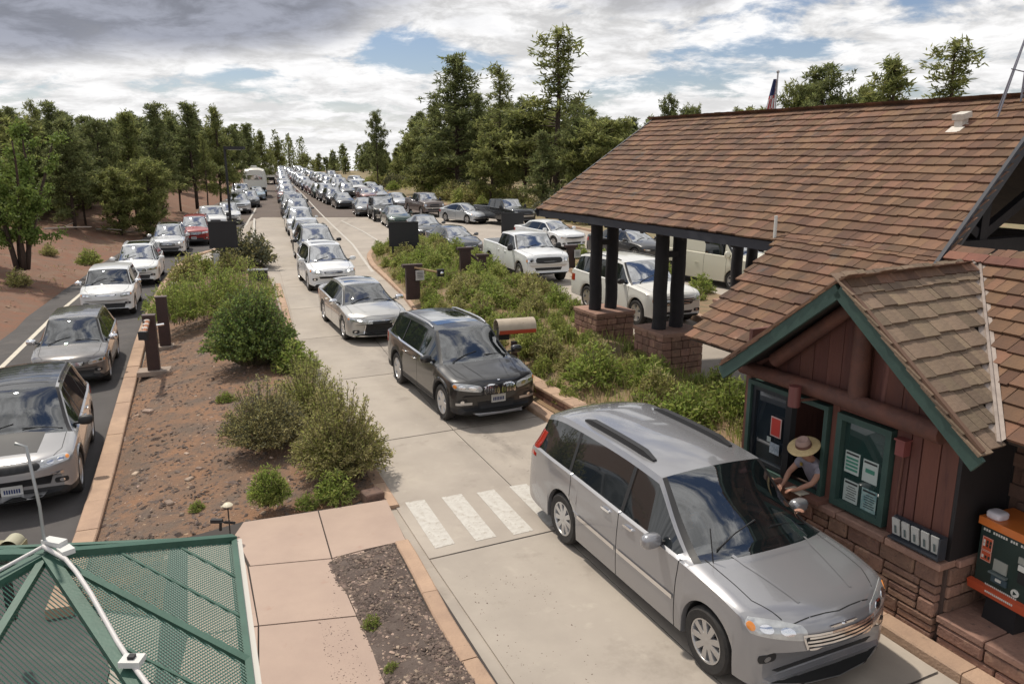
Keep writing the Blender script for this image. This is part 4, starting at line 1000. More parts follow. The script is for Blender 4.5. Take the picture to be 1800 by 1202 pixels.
ORD = ['first','second','third','fourth','fifth','sixth','seventh','eighth','ninth','tenth','eleventh','twelfth','thirteenth','fourteenth','fifteenth','sixteenth','seventeenth','eighteenth','nineteenth','twentieth']+['twenty-'+a for a in ('first','second','third','fourth','fifth','sixth','seventh','eighth','ninth')]+['thirtieth']+['thirty-'+a for a in ('first','second','third','fourth','fifth','sixth','seventh','eighth','ninth')]
def road_path(pix): return [G(*p) for p in pix]
def along(path, d0, step, n, jit=.5):
    dist = [0]
    for a, b in zip(path, path[1:]): dist.append(dist[-1]+(b-a).length)
    d = d0
    for k in range(n):
        dd = min(d, dist[-1]-.01)
        for i in range(len(path)-1):
            if dist[i] <= dd <= dist[i+1]:
                t = (dd-dist[i])/(dist[i+1]-dist[i]); p = path[i].lerp(path[i+1], t); dr = (path[i]-path[i+1]).normalized(); break
        if d > dist[-1]: return
        yield k, p+Vector((R.uniform(-.12,.12), 0, 0)), math.atan2(dr.x, -dr.y)
        d += step+R.uniform(-jit, jit)
def spec_list(s): return [x.strip().split('/') for x in s.split(',')]
laneA = road_path([(543,437),(528,398),(516,378),(508,362),(503,345),(499,330),(496,318),(494,308),(493,303)])
kindsA = spec_list('white/hatchback,white/crossover*,dark grey/suv,dark grey/pickup truck*,grey/crossover*,silver/sedan*,rose brown/suv,silver/crossover,white/suv,grey/sedan,tan/crossover,dark grey/suv,silver/sedan,white/crossover,rose brown/sedan,grey/crossover,white/suv,silver/sedan,tan/suv,dark grey/sedan')
kindsA[0:0] = []
for k, p, th in along(laneA, 0.0, 6.9, 34, .35):
    c, kd = kindsA[k % len(kindsA)]; lit = kd.endswith('*'); kd = kd.rstrip('*')
    queue_car(kd, c, p, th if k > 1 else .32, f'{c} {kd} in the left file, {ORD[k]} behind the grey large crossover', lit, 'vehicles queued in the left file up the road')
laneB = road_path([(609,368),(583,357),(563,347),(545,337),(530,327),(517,318),(508,310),(502,304)])
kindsB = spec_list('dark grey/sedan*,dark grey/crossover*,silver/suv,dark green/crossover*,rose brown/sedan*,maroon/compact sedan*,dark blue/sedan*,white/crossover,silver/crossover*,grey/suv,white/suv,rose brown/suv,tan/crossover,white/sedan,grey/crossover,black/suv')
for k, p, th in along(laneB, 0, 6.6, 30, .4):
    c, kd = kindsB[k % len(kindsB)]; lit = kd.endswith('*'); kd = kd.rstrip('*')
    queue_car(kd, c, p, th, f'{c} {kd} in the middle file, {ORD[k]} from its front', lit, 'vehicles queued in the middle file up the road')
laneC = road_path([(614,349),(597,339),(580,331),(564,323),(548,316),(530,308),(518,303)])
kindsC = spec_list('grey/crossover*,silver/sedan,white/suv*,dark blue/sedan,white/crossover,grey/suv,white/pickup truck,silver/suv,black/sedan,tan/crossover')
for k, p, th in along(laneC, 1, 6.9, 24, .5):
    c, kd = kindsC[k % len(kindsC)]; lit = kd.endswith('*'); kd = kd.rstrip('*')
    queue_car(kd, c, p, th, f'{c} {kd} in the right hand file, {ORD[k]} from its front', lit, 'vehicles queued in the right file up the road')
# left lane, behind the red one
for px, py, kd, c, th, lit, lb in ((376,414,'pickup truck','white',.38,0,'white pickup truck just behind the red sport utility vehicle and the left sign board'),
    (404,396,'crossover','white',.36,0,'white crossover right of the left lamp post, behind a white pickup'), (423,377,'suv','white',.36,0,'white sport utility vehicle with black grille in the left lane, halfway to the trailer'),
    (441,366,'crossover','grey',.34,0,'grey crossover in the left lane just in front of the white travel trailer rig'),
    (453,353,'sedan','pale blue',.33,0,'light grey sedan with trees behind it in the left lane near the travel trailer')):
    queue_car(kd, c, GLo(px, py), th, lb, bool(lit))
for px, py, kd, c, th, lit, lb in ((645,381,'compact sedan','grey',.27,0,'grey small sedan just left of the black boxy off roader'), (706,402,'sedan','dark green',.30,0,'grey green sedan mostly hidden by the middle sign board'),
    (712,368,'sedan','silver',.42,0,'silver blue sedan between the black off roader and the bronze pickup'), (671,356,'crossover','silver',.36,1,'silver crossover with headlights on uphill of the black off roader'),
    (651,357,'hatchback','rose brown',.36,0,'maroon tinted hatchback beside the silver crossover uphill of the small grey sedan'), (632,346,'pickup truck','white',.36,0,'white pickup truck uphill beside the verge bushes'),
    (663,341,'compact sedan','white',.5,0,'small white sedan at the edge of the trees on the right verge'), (604,338,'suv','black',.34,1,'black large crossover with headlights on uphill left of the white pickup'),
    (597,326,'crossover','silver',.33,0,'silver crossover high in the outer right file'), (636,326,'hatchback','white',.6,0,'white hatchback parked alone against the dark trees on the right'), (585,318,'suv','grey',.3,0,'grey sport utility vehicle farthest up the outer right file')):
    queue_car(kd, c, G(px, py), th, lb, bool(lit))
# travel trailer with an overcab front, in the left lane
t = thing('travel_trailer', 'white rounded travel trailer rig towering over the cars in the left lane', 'trailer', G(450,350)+Vector((-.6,2,0)), .32)
M_rv = pm('trailer_skin', (.66,.64,.58), .4, coat=.4)
b = MB(); prof = [(-1.2,1.1),(-1.22,2.2),(-1.0,2.95),(-.5,3.12),(.5,3.12),(1.0,2.95),(1.22,2.2),(1.2,1.1)]
for yy0, sc in ((0,.90),(.25,.98),(.7,1.0),(6.2,1.0),(7.0,.95)):
    b.v += [(x*sc, yy0 + (0.0 if z < 2.0 else .0), 1.1+(z-1.1)*sc) for x, z in prof]
for i in range(4): b.f += [(i*8+k, i*8+k+1, i*8+8+k+1, i*8+8+k) for k in range(7)]+[(i*8+7, i*8, i*8+8, i*8+15)]
b.f += [tuple(range(8)), tuple(range(39,31,-1))]; b.m = [0]*len(b.f); b.build('shell', M_rv, t, smooth=40)
b = MB(); b.box((0,3.4,.85), (2.1,6.2,.5)); b.build('chassis', M_trim, t)
b = MB(); b.box((0,-.02,2.15), (1.5,.05,.45)); b.build('front_window', M_glass, t)
b = MB(); b.box((0,2.6,3.22), (.7,.7,.25), taper=.8); b.build('air_conditioner', M_rv, t)
for sg in (1,-1):
    for y in (3.2,4.1): 
        w = link('wheel', wheel_mesh(.36,.22,5,False)[0], t, loc=(sg*1.1,y,.36)); w.rotation_euler = (0,0,PI/2); w.rotation_euler = (0,0,0); w.rotation_euler = (0,0,PI/2)
queue_car('pickup truck', 'white', G(449,352)+Vector((-.2,-4.2,0)), .32, 'white tow vehicle with the travel trailer hitched behind it')
# a second one further back
t.scale = (1.1,1.1,1.1)
t2 = copy_tree(t); t2.location = G(461,326)+Vector((0,3,0)); t2['label'] = 'second white camper farther back in the left lane, behind the travel trailer rig'
# ------------------------------------------------------------------ ranger booth and porch roof
# building frame: x = t (away from the lane), y = s (up the lane), z up
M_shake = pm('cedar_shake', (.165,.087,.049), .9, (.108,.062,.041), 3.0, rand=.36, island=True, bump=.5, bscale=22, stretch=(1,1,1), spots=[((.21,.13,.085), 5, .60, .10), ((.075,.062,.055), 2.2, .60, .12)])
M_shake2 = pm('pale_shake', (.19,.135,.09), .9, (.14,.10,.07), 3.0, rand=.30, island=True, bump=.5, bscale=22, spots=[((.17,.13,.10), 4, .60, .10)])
M_wood = pm('red_board', (.135,.050,.035), .75, (.095,.038,.029), 3, rand=.14, bump=.5, bscale=18, stretch=(1,1,.12), spots=[((.08,.03,.026), 6, .60, .06), ((.22,.10,.08), 2.5, .60, .10)])
M_log = pm('log_brown', (.145,.06,.04), .75, (.09,.042,.032), 4, rand=.1, bump=.6, bscale=12)
M_post = pm('shaded_timber', (.012,.011,.014), .75, (.02,.017,.02), 5, bump=.4, bscale=14)  # near-black base colour carries the shade under the porch roof
M_green = pm('green_trim', (.038,.078,.064), .65, (.03,.062,.053), 5, bump=.15, bscale=30)
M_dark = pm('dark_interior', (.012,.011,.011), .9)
M_under_roof = pm('roof_boards', (.045,.032,.026), .85, (.03,.022,.02), 5)
M_stone = M_wallstone
M_cap = pm('stone_cap', (.34,.20,.15), .85, (.26,.15,.115), 6, rand=.14, bump=.5, bscale=30, spots=[((.17,.11,.09), 9, .62, .06)])
M_mort = pm('mortar', (.075,.05,.042), .95)
M_brown = pm('brown_stucco', (.15,.085,.06), .9, (.11,.065,.05), 4, bump=.5, bscale=30)
booth = thing('ranger_booth', 'ranger booth with stone base, red board walls, green trimmed gable and wooden shingle roof', 'booth', (0,0,0), TH)
canopy = thing('porch_roof', 'large brown shingled porch roof on dark paired log columns over the second lane', 'porch', (0,0,0), TH)
SL = .6
def rz_(t): return 2.2+SL*(t-6.9)                              # height of the long front slope
CA = math.atan(SL)
def shingle_meshes(mat, tag_):
    out = []
    for k, w in enumerate((.10,.13,.155,.18,.205,.235,.27)):
        m = MB(); L, th = .36, .032                             # x runs up the slope from the butt, y along the row
        m.add([(0,0,0),(L,0,-.018),(L,w,-.018),(0,w,0),(0,0,th),(L,0,-.012),(L,w,-.012),(0,w,th)], [(0,1,2,3),(7,6,5,4),(0,3,7,4),(0,4,5,1),(2,6,7,3),(1,5,6,2)])
        out.append((w, m.mesh(tag_+'_shingle', mat)))
    return out
SH1 = shingle_meshes(M_shake, 'brown'); SH2 = shingle_meshes(M_shake2, 'pale')
def px_size(p):                                                # how large a metre at p shows
    w = P(p[0], p[1], p[2])-Vector((0,0,CAM_H)); return FOC/max(.5, w.y)
def lay(root, parent, shapes, org, up, al, nrm, rows, expo, span, limit, name='shingle', seed=1):
    """rows of shakes: org = lower corner, up = unit vector up the slope, al = unit vector along the row, span(row height) -> (from, to)"""
    rr = random.Random(seed); items = []
    M = Matrix((up, al, nrm)).transposed()
    for r in range(rows):
        a, b = span(r*expo); y = a-rr.random()*.0; wave = rr.uniform(-.01, .01)
        while y < b-.03:
            w, me = rr.choice(shapes)
            if y+w > b+.02: w, me = shapes[0]
            o = org+up*(r*expo+rr.uniform(-.014,.014)+wave+.012*math.sin(y*1.7+r))+al*y+nrm*(rr.uniform(0,.007)+.018)
            items.append((px_size(o), o, me, w)); y += w+.006
    return [(a, o, me, w, M, parent) for a, o, me, w in items]
def finish_shingles(root, items, limit, name='shingle'):
    items.sort(key=lambda q: -q[0]); rest = {}
    for i, (a, o, me, w, M, parent) in enumerate(items):
        if i < limit:
            s = link(name, me, parent); s.matrix_local = Matrix.Translation(o) @ M.to_4x4() @ Matrix.Rotation(R.uniform(-.015,.015), 4, 'Z')
        else:
            b = rest.setdefault(me.materials[0].name, MB()); b.add([o+M @ (v.co) for v in me.vertices], [tuple(p.vertices) for p in me.polygons])
    for k, b in rest.items(): stuff(b.build('roof_shingles', MATS[k], root))
up = Vector((math.cos(CA), 0, math.sin(CA))); al = Vector((0,1,0)); nr = Vector((-math.sin(CA), 0, math.cos(CA)))
def plane_slab(name, pts, th, mat, parent, nrm):               # a roof deck of real thickness
    b = MB(); n = len(pts); pts = [Vector(p) for p in pts]
    b.add(pts+[p-nrm*th for p in pts], [tuple(range(n)), tuple(range(2*n-1, n-1, -1))]+[(i, i+n, (i+1) % n+n, (i+1) % n) for i in range(n)]); return b.build(name, mat, parent)
# canopy: front slope between eave t=9.62 and ridge t=13.43
te, tr = 9.62, 13.43; ze, zr = rz_(te), rz_(tr)
def sLf(t): return 18.28+(t-te)*.10
def sRf(t): return 6.93+(t-9.75)*.30
fdeck = plane_slab('front_slope', [(te, sLf(te), ze), (te, sRf(te), ze), (tr, sRf(tr), zr), (tr, sLf(tr), zr)], .10, M_under_roof, canopy, nr)
zb_ = Vector((math.sin(CA),0,math.cos(CA)))
tb = tr+(tr-te)
back = plane_slab('back_slope', [(tr, sLf(tr), zr-.012), (tr, sRf(tr), zr-.012), (tb, sRf(te), ze-.012), (tb, sLf(te), ze-.012)], .10, M_under_roof, canopy, zb_)
slope_len = (tr-te)/math.cos(CA); EX = .235
it = []
def span_front(h): t = te+h*math.cos(CA); return sRf(t), sLf(t)
it += lay(canopy, fdeck, SH1, Vector((te-.05, 0, ze-.03)), up, al, nr, int(slope_len/EX)+1, EX, span_front, 300, seed=3)
upb = Vector((-math.cos(CA), 0, math.sin(CA)))
it2 = lay(canopy, back, SH1, Vector((tb+.05, 0, ze-.03)), upb, al, zb_, int(slope_len/EX)+1, EX, lambda h: (sRf(te)+.0, sLf(te)), 0, seed=4)
it2 = [(q[0]*.001,)+q[1:] for q in it2]
finish_shingles(canopy, it+it2, 290)
# ridge caps
b = MB(); y = sRf(tr)
while y < sLf(tr):
    for sg, nn_ in ((-1, nr), (1, zb_)):
        M = Matrix((upb if sg < 0 else up, al, nn_)).transposed()
        b.box((tr+sg*.085, y+.14, zr+.035-.035), (.19,.30,.016), M @ Matrix.Rotation(R.uniform(-.03,.03),3,'X'))
    y += .22
stuff(b.build('ridge_shingles', M_shake, canopy))
# rake boards, rafters, purlins and the truss one sees in the open right end
def beam(name, a, c, w, h, mat, parent, cap=0):
    a, c = Vector(a), Vector(c); d = (c-a); L = d.length; d.normalize(); side = Vector((0,0,1)).cross(d)
    if side.length < 1e-3: side = Vector((1,0,0))
    side.normalize(); u_ = d.cross(side); M = Matrix((d, side, u_)).transposed(); b = MB(); b.box((a+c)/2, (L, w, h), M); return b.build(name, mat, parent)
M_rake = pm('rake_board_dark', (.028,.030,.040), .6)
beam('rake_board', (te-.15, sRf(te)-.02, ze-.13), (tr, sRf(tr)-.03, zr-.04), .05, .24, M_rake, canopy)
beam('rake_board', (tb+.15, sRf(te)-.02, ze-.13), (tr, sRf(tr)-.03, zr-.04), .05, .24, M_rake, canopy)
beam('rake_board', (te-.08, sLf(te)+.04, ze-.13), (tr, sLf(tr)+.03, zr-.05), .05, .20, M_rake, canopy)
beam('eave_board', (te-.02, sRf(te)+2.9, ze-.12), (te-.02, sLf(te)-.03, ze-.12), .04, .16, M_rake, canopy)
for k in range(15):
    s = 8.2+k*.70
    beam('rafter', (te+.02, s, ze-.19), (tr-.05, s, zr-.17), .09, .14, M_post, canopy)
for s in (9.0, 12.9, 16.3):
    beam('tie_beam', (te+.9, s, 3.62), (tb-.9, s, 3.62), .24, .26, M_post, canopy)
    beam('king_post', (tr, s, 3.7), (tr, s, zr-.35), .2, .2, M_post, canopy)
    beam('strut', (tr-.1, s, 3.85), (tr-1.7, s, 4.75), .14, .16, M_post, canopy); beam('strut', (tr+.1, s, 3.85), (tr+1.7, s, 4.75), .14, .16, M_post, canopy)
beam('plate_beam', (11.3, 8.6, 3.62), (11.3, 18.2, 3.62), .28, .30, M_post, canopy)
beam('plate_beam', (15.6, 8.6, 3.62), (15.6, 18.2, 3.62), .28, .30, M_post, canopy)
# paired log columns on stone piers
def pier(t, s, dt, ds, z0, z1):
    core = MB(); core.box((t, s, (z0+z1)/2-.05), (dt-.07, ds-.07, z1-z0-.1)); core.build('pier_core', M_mort, canopy)
    z = z0; rr = random.Random(int(t*10+s))
    while z < z1-.09:
        h = min(rr.uniform(.13,.19), z1-.07-z)
        for face in range(4):
            horiz = face % 2 == 0; L = ds if horiz else dt; a = -L/2
            while a < L/2-.02:
                w = min(rr.uniform(.16,.36), L/2-a)
                if L/2-a-w < .1: w = L/2-a
                sg = -1 if face < 2 else 1; dep = .07+rr.uniform(0,.015); c = a+w/2
                cc_ = (t+sg*(dt/2-.03), s+c, z+h/2) if horiz else (t+c, s+sg*(ds/2-.03), z+h/2)
                dd_ = (dep, w-.014, h-.014) if horiz else (w-.014, dep, h-.014)
                b = MB(); b.rock((0,0,0), dd_, rr, b=.2); b.build('stone', M_stone, canopy, loc=cc_); a += w
        z += h
    n = 2
    for i in range(n):
        b = MB(); b.rock((0,0,0), (dt+.06, (ds+.06)/n-.01, .09), rr, b=.15); b.build('cap_stone', M_cap, canopy, loc=(t, s-ds/2-.03+(ds+.06)*(i+.5)/n, z1-.045))
def column(t, s, z0, z1, r=.16):
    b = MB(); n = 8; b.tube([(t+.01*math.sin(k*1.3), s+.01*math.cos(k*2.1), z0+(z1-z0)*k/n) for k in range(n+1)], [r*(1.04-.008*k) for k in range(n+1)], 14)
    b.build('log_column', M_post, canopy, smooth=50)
for (s0, ds) in ((17.75, 1.15), (14.90, 1.15)):
    pier(11.32, s0, 1.15, ds, .15, 1.16 if s0 > 16 else 1.20)
    zt_ = 1.16 if s0 > 16 else 1.20
    column(11.02, s0-.02, zt_, 3.5); column(11.54, s0+.02, zt_, 3.5)
    for tt in (11.05,):
        b = MB(); b.box((11.28, s0-.05, 2.95), (.30,.12,.14)); b.build('spacer_block', M_post, canopy)
for (s0, ds) in ((17.9, 1.15), (16.1, 1.15)):
    pier(16.2, s0, 1.1, ds, .0, .95); column(15.95, s0, .95, 3.55); column(16.5, s0, .95, 3.55)
# ---- booth: lower roof, part of the same long slope
tl, tR = 7.48, 9.70; zl_, zR_ = rz_(tl), rz_(tR); SEND = 2.6
low1 = plane_slab('lower_slope', [(tl, 9.36, zl_), (tl, 8.2, zl_), (9.45, 6.6, rz_(9.45)), (tl, 4.45, zl_), (tl, SEND, zl_), (tR, SEND, zR_), (tR, 9.85, zR_)], .09, M_under_roof, booth, nr)
SG, ZG = 6.15, 3.84                                            # gable ridge
GS = .775; GA = math.atan(GS); tG = 6.9+(ZG-2.2)/SL
hw_ = (ZG-2.50)/GS
items = []; rr_ = int((tR-tl)/math.cos(CA)/EX)+1
def val(h, side):                                              # where the valley crosses a given height up the main slope
    z = zl_+h*math.sin(CA); return SG+side*max(0, (ZG-z)/GS)+.24
items += lay(booth, low1, SH1, Vector((tl-.06, 0, zl_-.036)), up, al, nr, rr_, EX, lambda h: (max(val(h,1)+.02, SG), 9.36+h*math.cos(CA)*.22), 0, seed=11)
items += lay(booth, low1, SH1, Vector((tl-.06, 0, zl_-.036)), up, al, nr, rr_, EX, lambda h: (SEND, val(h,-1)-.02), 0, seed=12)
# back slope of the lower roof (its ridge shows under the porch roof's open end)
zrb = Vector((math.sin(CA),0,math.cos(CA)))
plane_slab('rear_slope', [(tR, SEND, zR_-.02), (tR, 6.8, zR_-.02), (tR+2.4, 6.8, zR_-1.3), (tR+2.4, SEND, zR_-1.3)], .09, M_under_roof, booth, zrb)
M_ridge = pm('ridge_tile_red', (.19,.078,.05), .85, (.15,.062,.042), 5, rand=.25, bump=.4, bscale=25)
for k in range(15):
    b = MB(); M = Matrix((up, al, nr)).transposed(); b.box((0,0,0), (.16,.27,.02), M); b.build('ridge_cap', M_ridge, low1, loc=(tR-.03, 6.75-.28*k, zR_+.045+.004*(k % 2)))
# gable roof over the window bay
tf = 6.98
for side, deckn in ((1,'gable_slope'), (-1,'gable_slope')):
    eS = SG+side*hw_; cg = math.cos(GA); sg_ = math.sin(GA)
    ug = Vector((0,-side*cg,sg_)); ng = Vector((0,side*sg_,cg)); ag = Vector((1,.10,0)).normalized(); ng = (ug.cross(ag)*(1 if side < 0 else -1)).normalized(); ng = ng if ng.z > 0 else -ng
    tv = 6.9+(2.50-2.2)/SL
    dk = plane_slab(deckn, [(tf, eS, 2.50), (tv, eS+.05, 2.50), (tG, SG+.26, ZG), (tf, SG, ZG)], .06, M_under_roof, booth, ng)
    nrow = int(hw_/cg/.225)+1
    def sp_(h, tv=tv): z = 2.5+h*sg_; return tf-.04, max(tf+.1, 6.9+(z-2.2)/SL-.03)
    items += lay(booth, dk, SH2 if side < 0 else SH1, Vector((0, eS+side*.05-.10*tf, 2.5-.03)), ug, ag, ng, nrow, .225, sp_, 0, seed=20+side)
    b = MB(); M = Matrix((ag, -ug*side, ng)).transposed()
    beam('barge_board', (tf-.035, eS+side*.07, 2.50-.12), (tf-.035, SG, ZG-.07), .045, .165, M_green, booth)
    beam('fascia_strip', (tf-.02, eS+side*.09, 2.52+.005), (tf-.02, SG, ZG+.045), .05, .035, pm('edge_board', (.13,.075,.05), .85), booth)
finish_shingles(booth, items, 300)
# ridge shingles on the gable, dark turned ones, and the valley flashing
for k in range(10):
    for sg_ in (-1, 1):
        b = MB(); q = Vector((0, sg_*math.cos(GA), -math.sin(GA))); n_ = Vector((0, sg_*math.sin(GA), math.cos(GA))); M = Matrix((Vector((1,0,0)), q, n_)).transposed()
        b.box((0,0,0), (.26,.15,.018), M @ Matrix.Rotation(.05,3,'Y')); b.build('ridge_shingle', M_shake, booth, loc=(tf+.14+.245*k, SG+.1*(.14+.245*k)+sg_*.065, ZG+.015+.005*(k % 2)))
M_flash = pm('metal_flashing', (.36,.30,.26), .5, (.27,.22,.19), 7, metal=.3)
for side in (-1, 1):
    a = Vector((tG+.02, SG+.26, ZG+.05)); c = Vector((6.9+.3/SL-.10, SG+.04+side*(hw_+.05), 2.50+.03)); d = (c-a).normalized()
    b = MB(); s1 = Vector((.0, side*1, .0)); w = .055
    b.tube([a, c], .028, 6); b.add([a+Vector((.09,side*.01,.035)), c+Vector((.09,side*.01,.035)), c+Vector((0,0,-.0)), a, a+Vector((-.06,-side*.06,.02)), c+Vector((-.06,-side*.06,.02))], [(0,1,2,3),(3,2,5,4)])
    b.build('valley_flashing', M_flash, booth)
# ---- front wall of the bay, t = 7.5
tw = 7.50; s0, s1 = 4.90, 8.05
bk = MB(); bk.box((tw+.12, (s0+s1)/2, 1.65), (.04, s1-s0-.04, 1.75)) if False else None
zc_ = 1.02                                                     # top of the stone base
def wall_board(a, b_, z0, z1, z1b=None):
    m = MB(); t0, t1 = tw-.012-R.uniform(0,.008), tw+.04; z1b = z1 if z1b is None else z1b
    m.add([(t0,a,z0),(t1,a,z0),(t1,b_,z0),(t0,b_,z0),(t0,a,z1),(t1,a,z1),(t1,b_,z1b),(t0,b_,z1b)], [(0,3,2,1),(4,5,6,7),(0,1,5,4),(1,2,6,5),(2,3,7,6),(3,0,4,7)])
    m.build('wall_board', M_wood, booth)
def gz(s): return ZG-.12-GS*abs(s-SG-.03)                         # underside of the gable
win = (5.66, 6.42, 1.06, 2.22); door = (6.56, 7.95, 1.02, 2.24)
edges = [4.90+.19*k for k in range(4)]
for a, b_ in ((4.90,5.10),(5.11,5.32),(5.33,5.45),(5.46,5.64)): wall_board(a, b_-.006, zc_, min(2.42, gz(a)))
wall_board(6.44, 6.545, zc_, 2.34); wall_board(7.965, 8.05, zc_, 2.34)
wall_board(5.645, 6.435, win[3]+.02, 2.36)
a = 4.98
while a < 7.95:
    b_ = min(a+.215, 8.0)
    if b_-a > .05 and min(gz(a), gz(b_)) > 2.37: wall_board(a, b_-.008, 2.36, gz(a), gz(b_))
    a += .215
# logs: horizontal tie log, king post, raking logs
b = MB(); b.tube([(tw-.13, 8.02, 2.40), (tw-.14, 6.4, 2.43), (tw-.16, 5.0, 2.42)], [.095,.10,.115], 12); b.build('tie_log', M_log, booth, smooth=50)
b = MB(); b.tube([(tw-.12, SG-.02, 2.44), (tw-.12, SG-.02, ZG-.14)], [.115,.10], 12); b.build('king_post', M_log, booth, smooth=50)
for sg_ in (1,-1):
    b = MB(); b.tube([(tw-.12, SG+sg_*.08, ZG-.25), (tw-.12, SG+sg_*1.30, 2.62)], [.085,.10], 12); b.build('raking_log', M_log, booth, smooth=50)
b = MB(); b.tube([(tw-.34, 6.86, 2.20), (tw-.34, 6.86, 2.46)], .075, 14); b.build('vent_pipe', pm('pipe_red', (.15,.05,.045), .5), booth, smooth=50)
b = MB(); b.tube([(tw-.34, 6.86, 2.27), (tw-.02, 6.80, 2.27)], .02, 8); b.build('pipe_bracket', M_log, booth)
# right side wall of the bay and the main wall behind it
b = MB(); b.box((tw+.42, s0-.02, 1.75), (.86,.05,1.5)); b.build('side_wall', pm('black_board', (.016,.014,.015), .6), booth)
b = MB(); b.box((8.42, 3.6, 1.75), (.10, 2.7, 2.6)); b.build('main_wall', M_brown, booth)
for k in range(7):                                             # rough courses on the main wall
    for j in range(6):
        q = MB(); q.rock((0,0,0), (.05, .40, .15), R, b=.2); q.build('wall_stone', pm('brown_stone', (.13,.075,.055), .9, (.10,.06,.045), 6, rand=.15, bump=.5, bscale=25), booth, loc=(8.36, 4.75-.43*j-.2*(k % 2), .98+.175*k))
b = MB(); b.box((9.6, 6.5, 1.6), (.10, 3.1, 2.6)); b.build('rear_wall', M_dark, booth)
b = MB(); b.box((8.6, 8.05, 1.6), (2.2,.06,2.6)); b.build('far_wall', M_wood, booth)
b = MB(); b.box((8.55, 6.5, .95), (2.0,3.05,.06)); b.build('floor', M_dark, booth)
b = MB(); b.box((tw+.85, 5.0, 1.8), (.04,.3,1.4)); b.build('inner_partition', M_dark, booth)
# window with green frame and taped notices
def frame(name, s_a, s_b, z0, z1, w, parent, mat=M_green, t=tw-.03, dep=.10):
    r = MB()
    for c, d in (((t, (s_a+s_b)/2, z1-w/2), (dep, s_b-s_a, w)), ((t, (s_a+s_b)/2, z0+w/2), (dep, s_b-s_a, w)), ((t, s_a+w/2, (z0+z1)/2), (dep, w, z1-z0-2*w)), ((t, s_b-w/2, (z0+z1)/2), (dep, w, z1-z0-2*w))): r.box(c, d)
    return r.build(name, mat, parent)
wd = frame('window', win[0], win[1], win[2], win[3], .075, booth)
M_pane = pm('booth_glass', (.02,.045,.04), .04, ior=1.7, coat=1)
b = MB(); b.box((tw+.005, (win[0]+win[1])/2, (win[2]+win[3])/2), (.012, .62, 1.02)); b.build('pane', M_pane, wd)
M_paper = pm('paper', (.42,.47,.44), .8); M_pgreen = pm('paper_green', (.05,.20,.14), .7); M_black = pm('print_black', (.02,.02,.02), .7)
for i, (s_, z_, w, h) in enumerate(((6.20,1.64,.21,.27),(5.94,1.62,.21,.27),(6.18,1.28,.21,.27),(5.92,1.27,.21,.27))):
    p_ = MB(); p_.box((tw-.006, s_, z_), (.004, w, h)); po = p_.build('notice', M_paper if i < 3 else pm('poster', (.12,.24,.25), .6, (.35,.45,.42), 14), wd)
    q = MB(); q.box((tw-.010, s_, z_+h/2-.03), (.003, w*.85, .022)); q.build('heading', M_black, po)
    if i >= 2:
        for k in range(6): q = MB(); q.box((tw-.010, s_-.01, z_+.06-.03*k), (.003, w*(.7 if k % 3 else .5), .008)); q.build('print', M_black, po)
    if i < 2:
        for k in range(4):
            if i == 1 and k not in (1,): continue
            q = MB(); q.box((tw-.010, s_, z_+.05-.045*k), (.003, w*(.6 if i == 1 else .82), .05 if i == 1 else .026)); q.build('print', M_pgreen, po)
# sliding service window: left leaf with stickers, right side open
dr = frame('service_window', door[0], door[1], door[2], door[3], .06, booth)
leaf = frame('leaf', 7.22, 7.88, 1.10, 2.17, .055, dr, pm('leaf_dark', (.02,.024,.03), .4), tw-.02, .05)
b = MB(); b.box((tw+.0, 7.55, 1.63), (.012,.58,.98)); b.build('pane', pm('leaf_glass', (.02,.028,.036), .05, ior=1.8, coat=1), dr)
b = MB(); b.box((tw-.05, 7.17, 1.63), (.09,.10,1.07)); b.build('jamb', pm('jamb_dark', (.012,.013,.016), .5), dr)
q = MB(); q.box((tw-.04, 7.42, 1.70), (.006,.19,.27)); qo = q.build('red_notice', pm('notice_border', (.6,.42,.38), .6), dr)
q = MB(); q.box((tw-.045, 7.42, 1.70), (.006,.155,.235)); q.build('notice_red', pm('notice_red', (.52,.05,.035), .6), qo)
q = MB(); q.box((tw-.04, 7.42, 1.40), (.006,.17,.15)); q.build('sticker', pm('sticker_white', (.45,.5,.55), .6, (.2,.25,.3), 40), dr)
q = MB(); q.box((tw-.04, 7.53, 1.50), (.006,.07,.07)); q.build('sticker', M_paper, dr)
b = MB(); b.box((tw-.10, 6.85, 1.045), (.26,.78,.05)); b.build('service_counter', pm('counter_wood', (.16,.075,.055), .7), booth)
# porch lamp cover on the wall, cable, brochure rack
b = MB(); b.box((tw-.07, 5.51, 2.08), (.11,.11,.17)); b.box((tw-.07, 5.51, 2.175), (.14,.14,.02)); b.build('wall_box', pm('box_red', (.19,.055,.05), .6), booth)
b = MB(); b.tube([(tw-.035, 5.52, 1.98), (tw-.035, 5.53, 1.5), (tw-.035, 5.52, 1.06)], .012, 6); b.build('conduit', M_log, booth)
rk = MB(); rk.box((tw-.085, 5.18, 1.17), (.05,.62,.26), None); rk.box((tw-.12, 5.18, 1.06), (.12,.62,.02)); rk.box((tw-.12, 4.875, 1.17), (.12,.015,.25))
rko = rk.build('brochure_rack', pm('rack_dark', (.035,.04,.05), .35), booth)
for k in range(5):
    q = MB(); M = Matrix.Rotation(-.18, 3, 'Y'); q.box((0,0,0), (.018,.092,.20), M); br = q.build('brochure', pm('brochure_paper', (.46,.46,.44), .6), rko, loc=(tw-.145, 5.42-.12*k, 1.20))
    q = MB(); q.box((-.012,0,.055), (.004,.05,.05), M); q.box((-.012,0,-.03), (.004,.022,.09), M)
    q.build('brochure_print', pm('brochure_dark', (.10,.13,.13), .6), rko, loc=(tw-.145, 5.42-.12*k, 1.20))
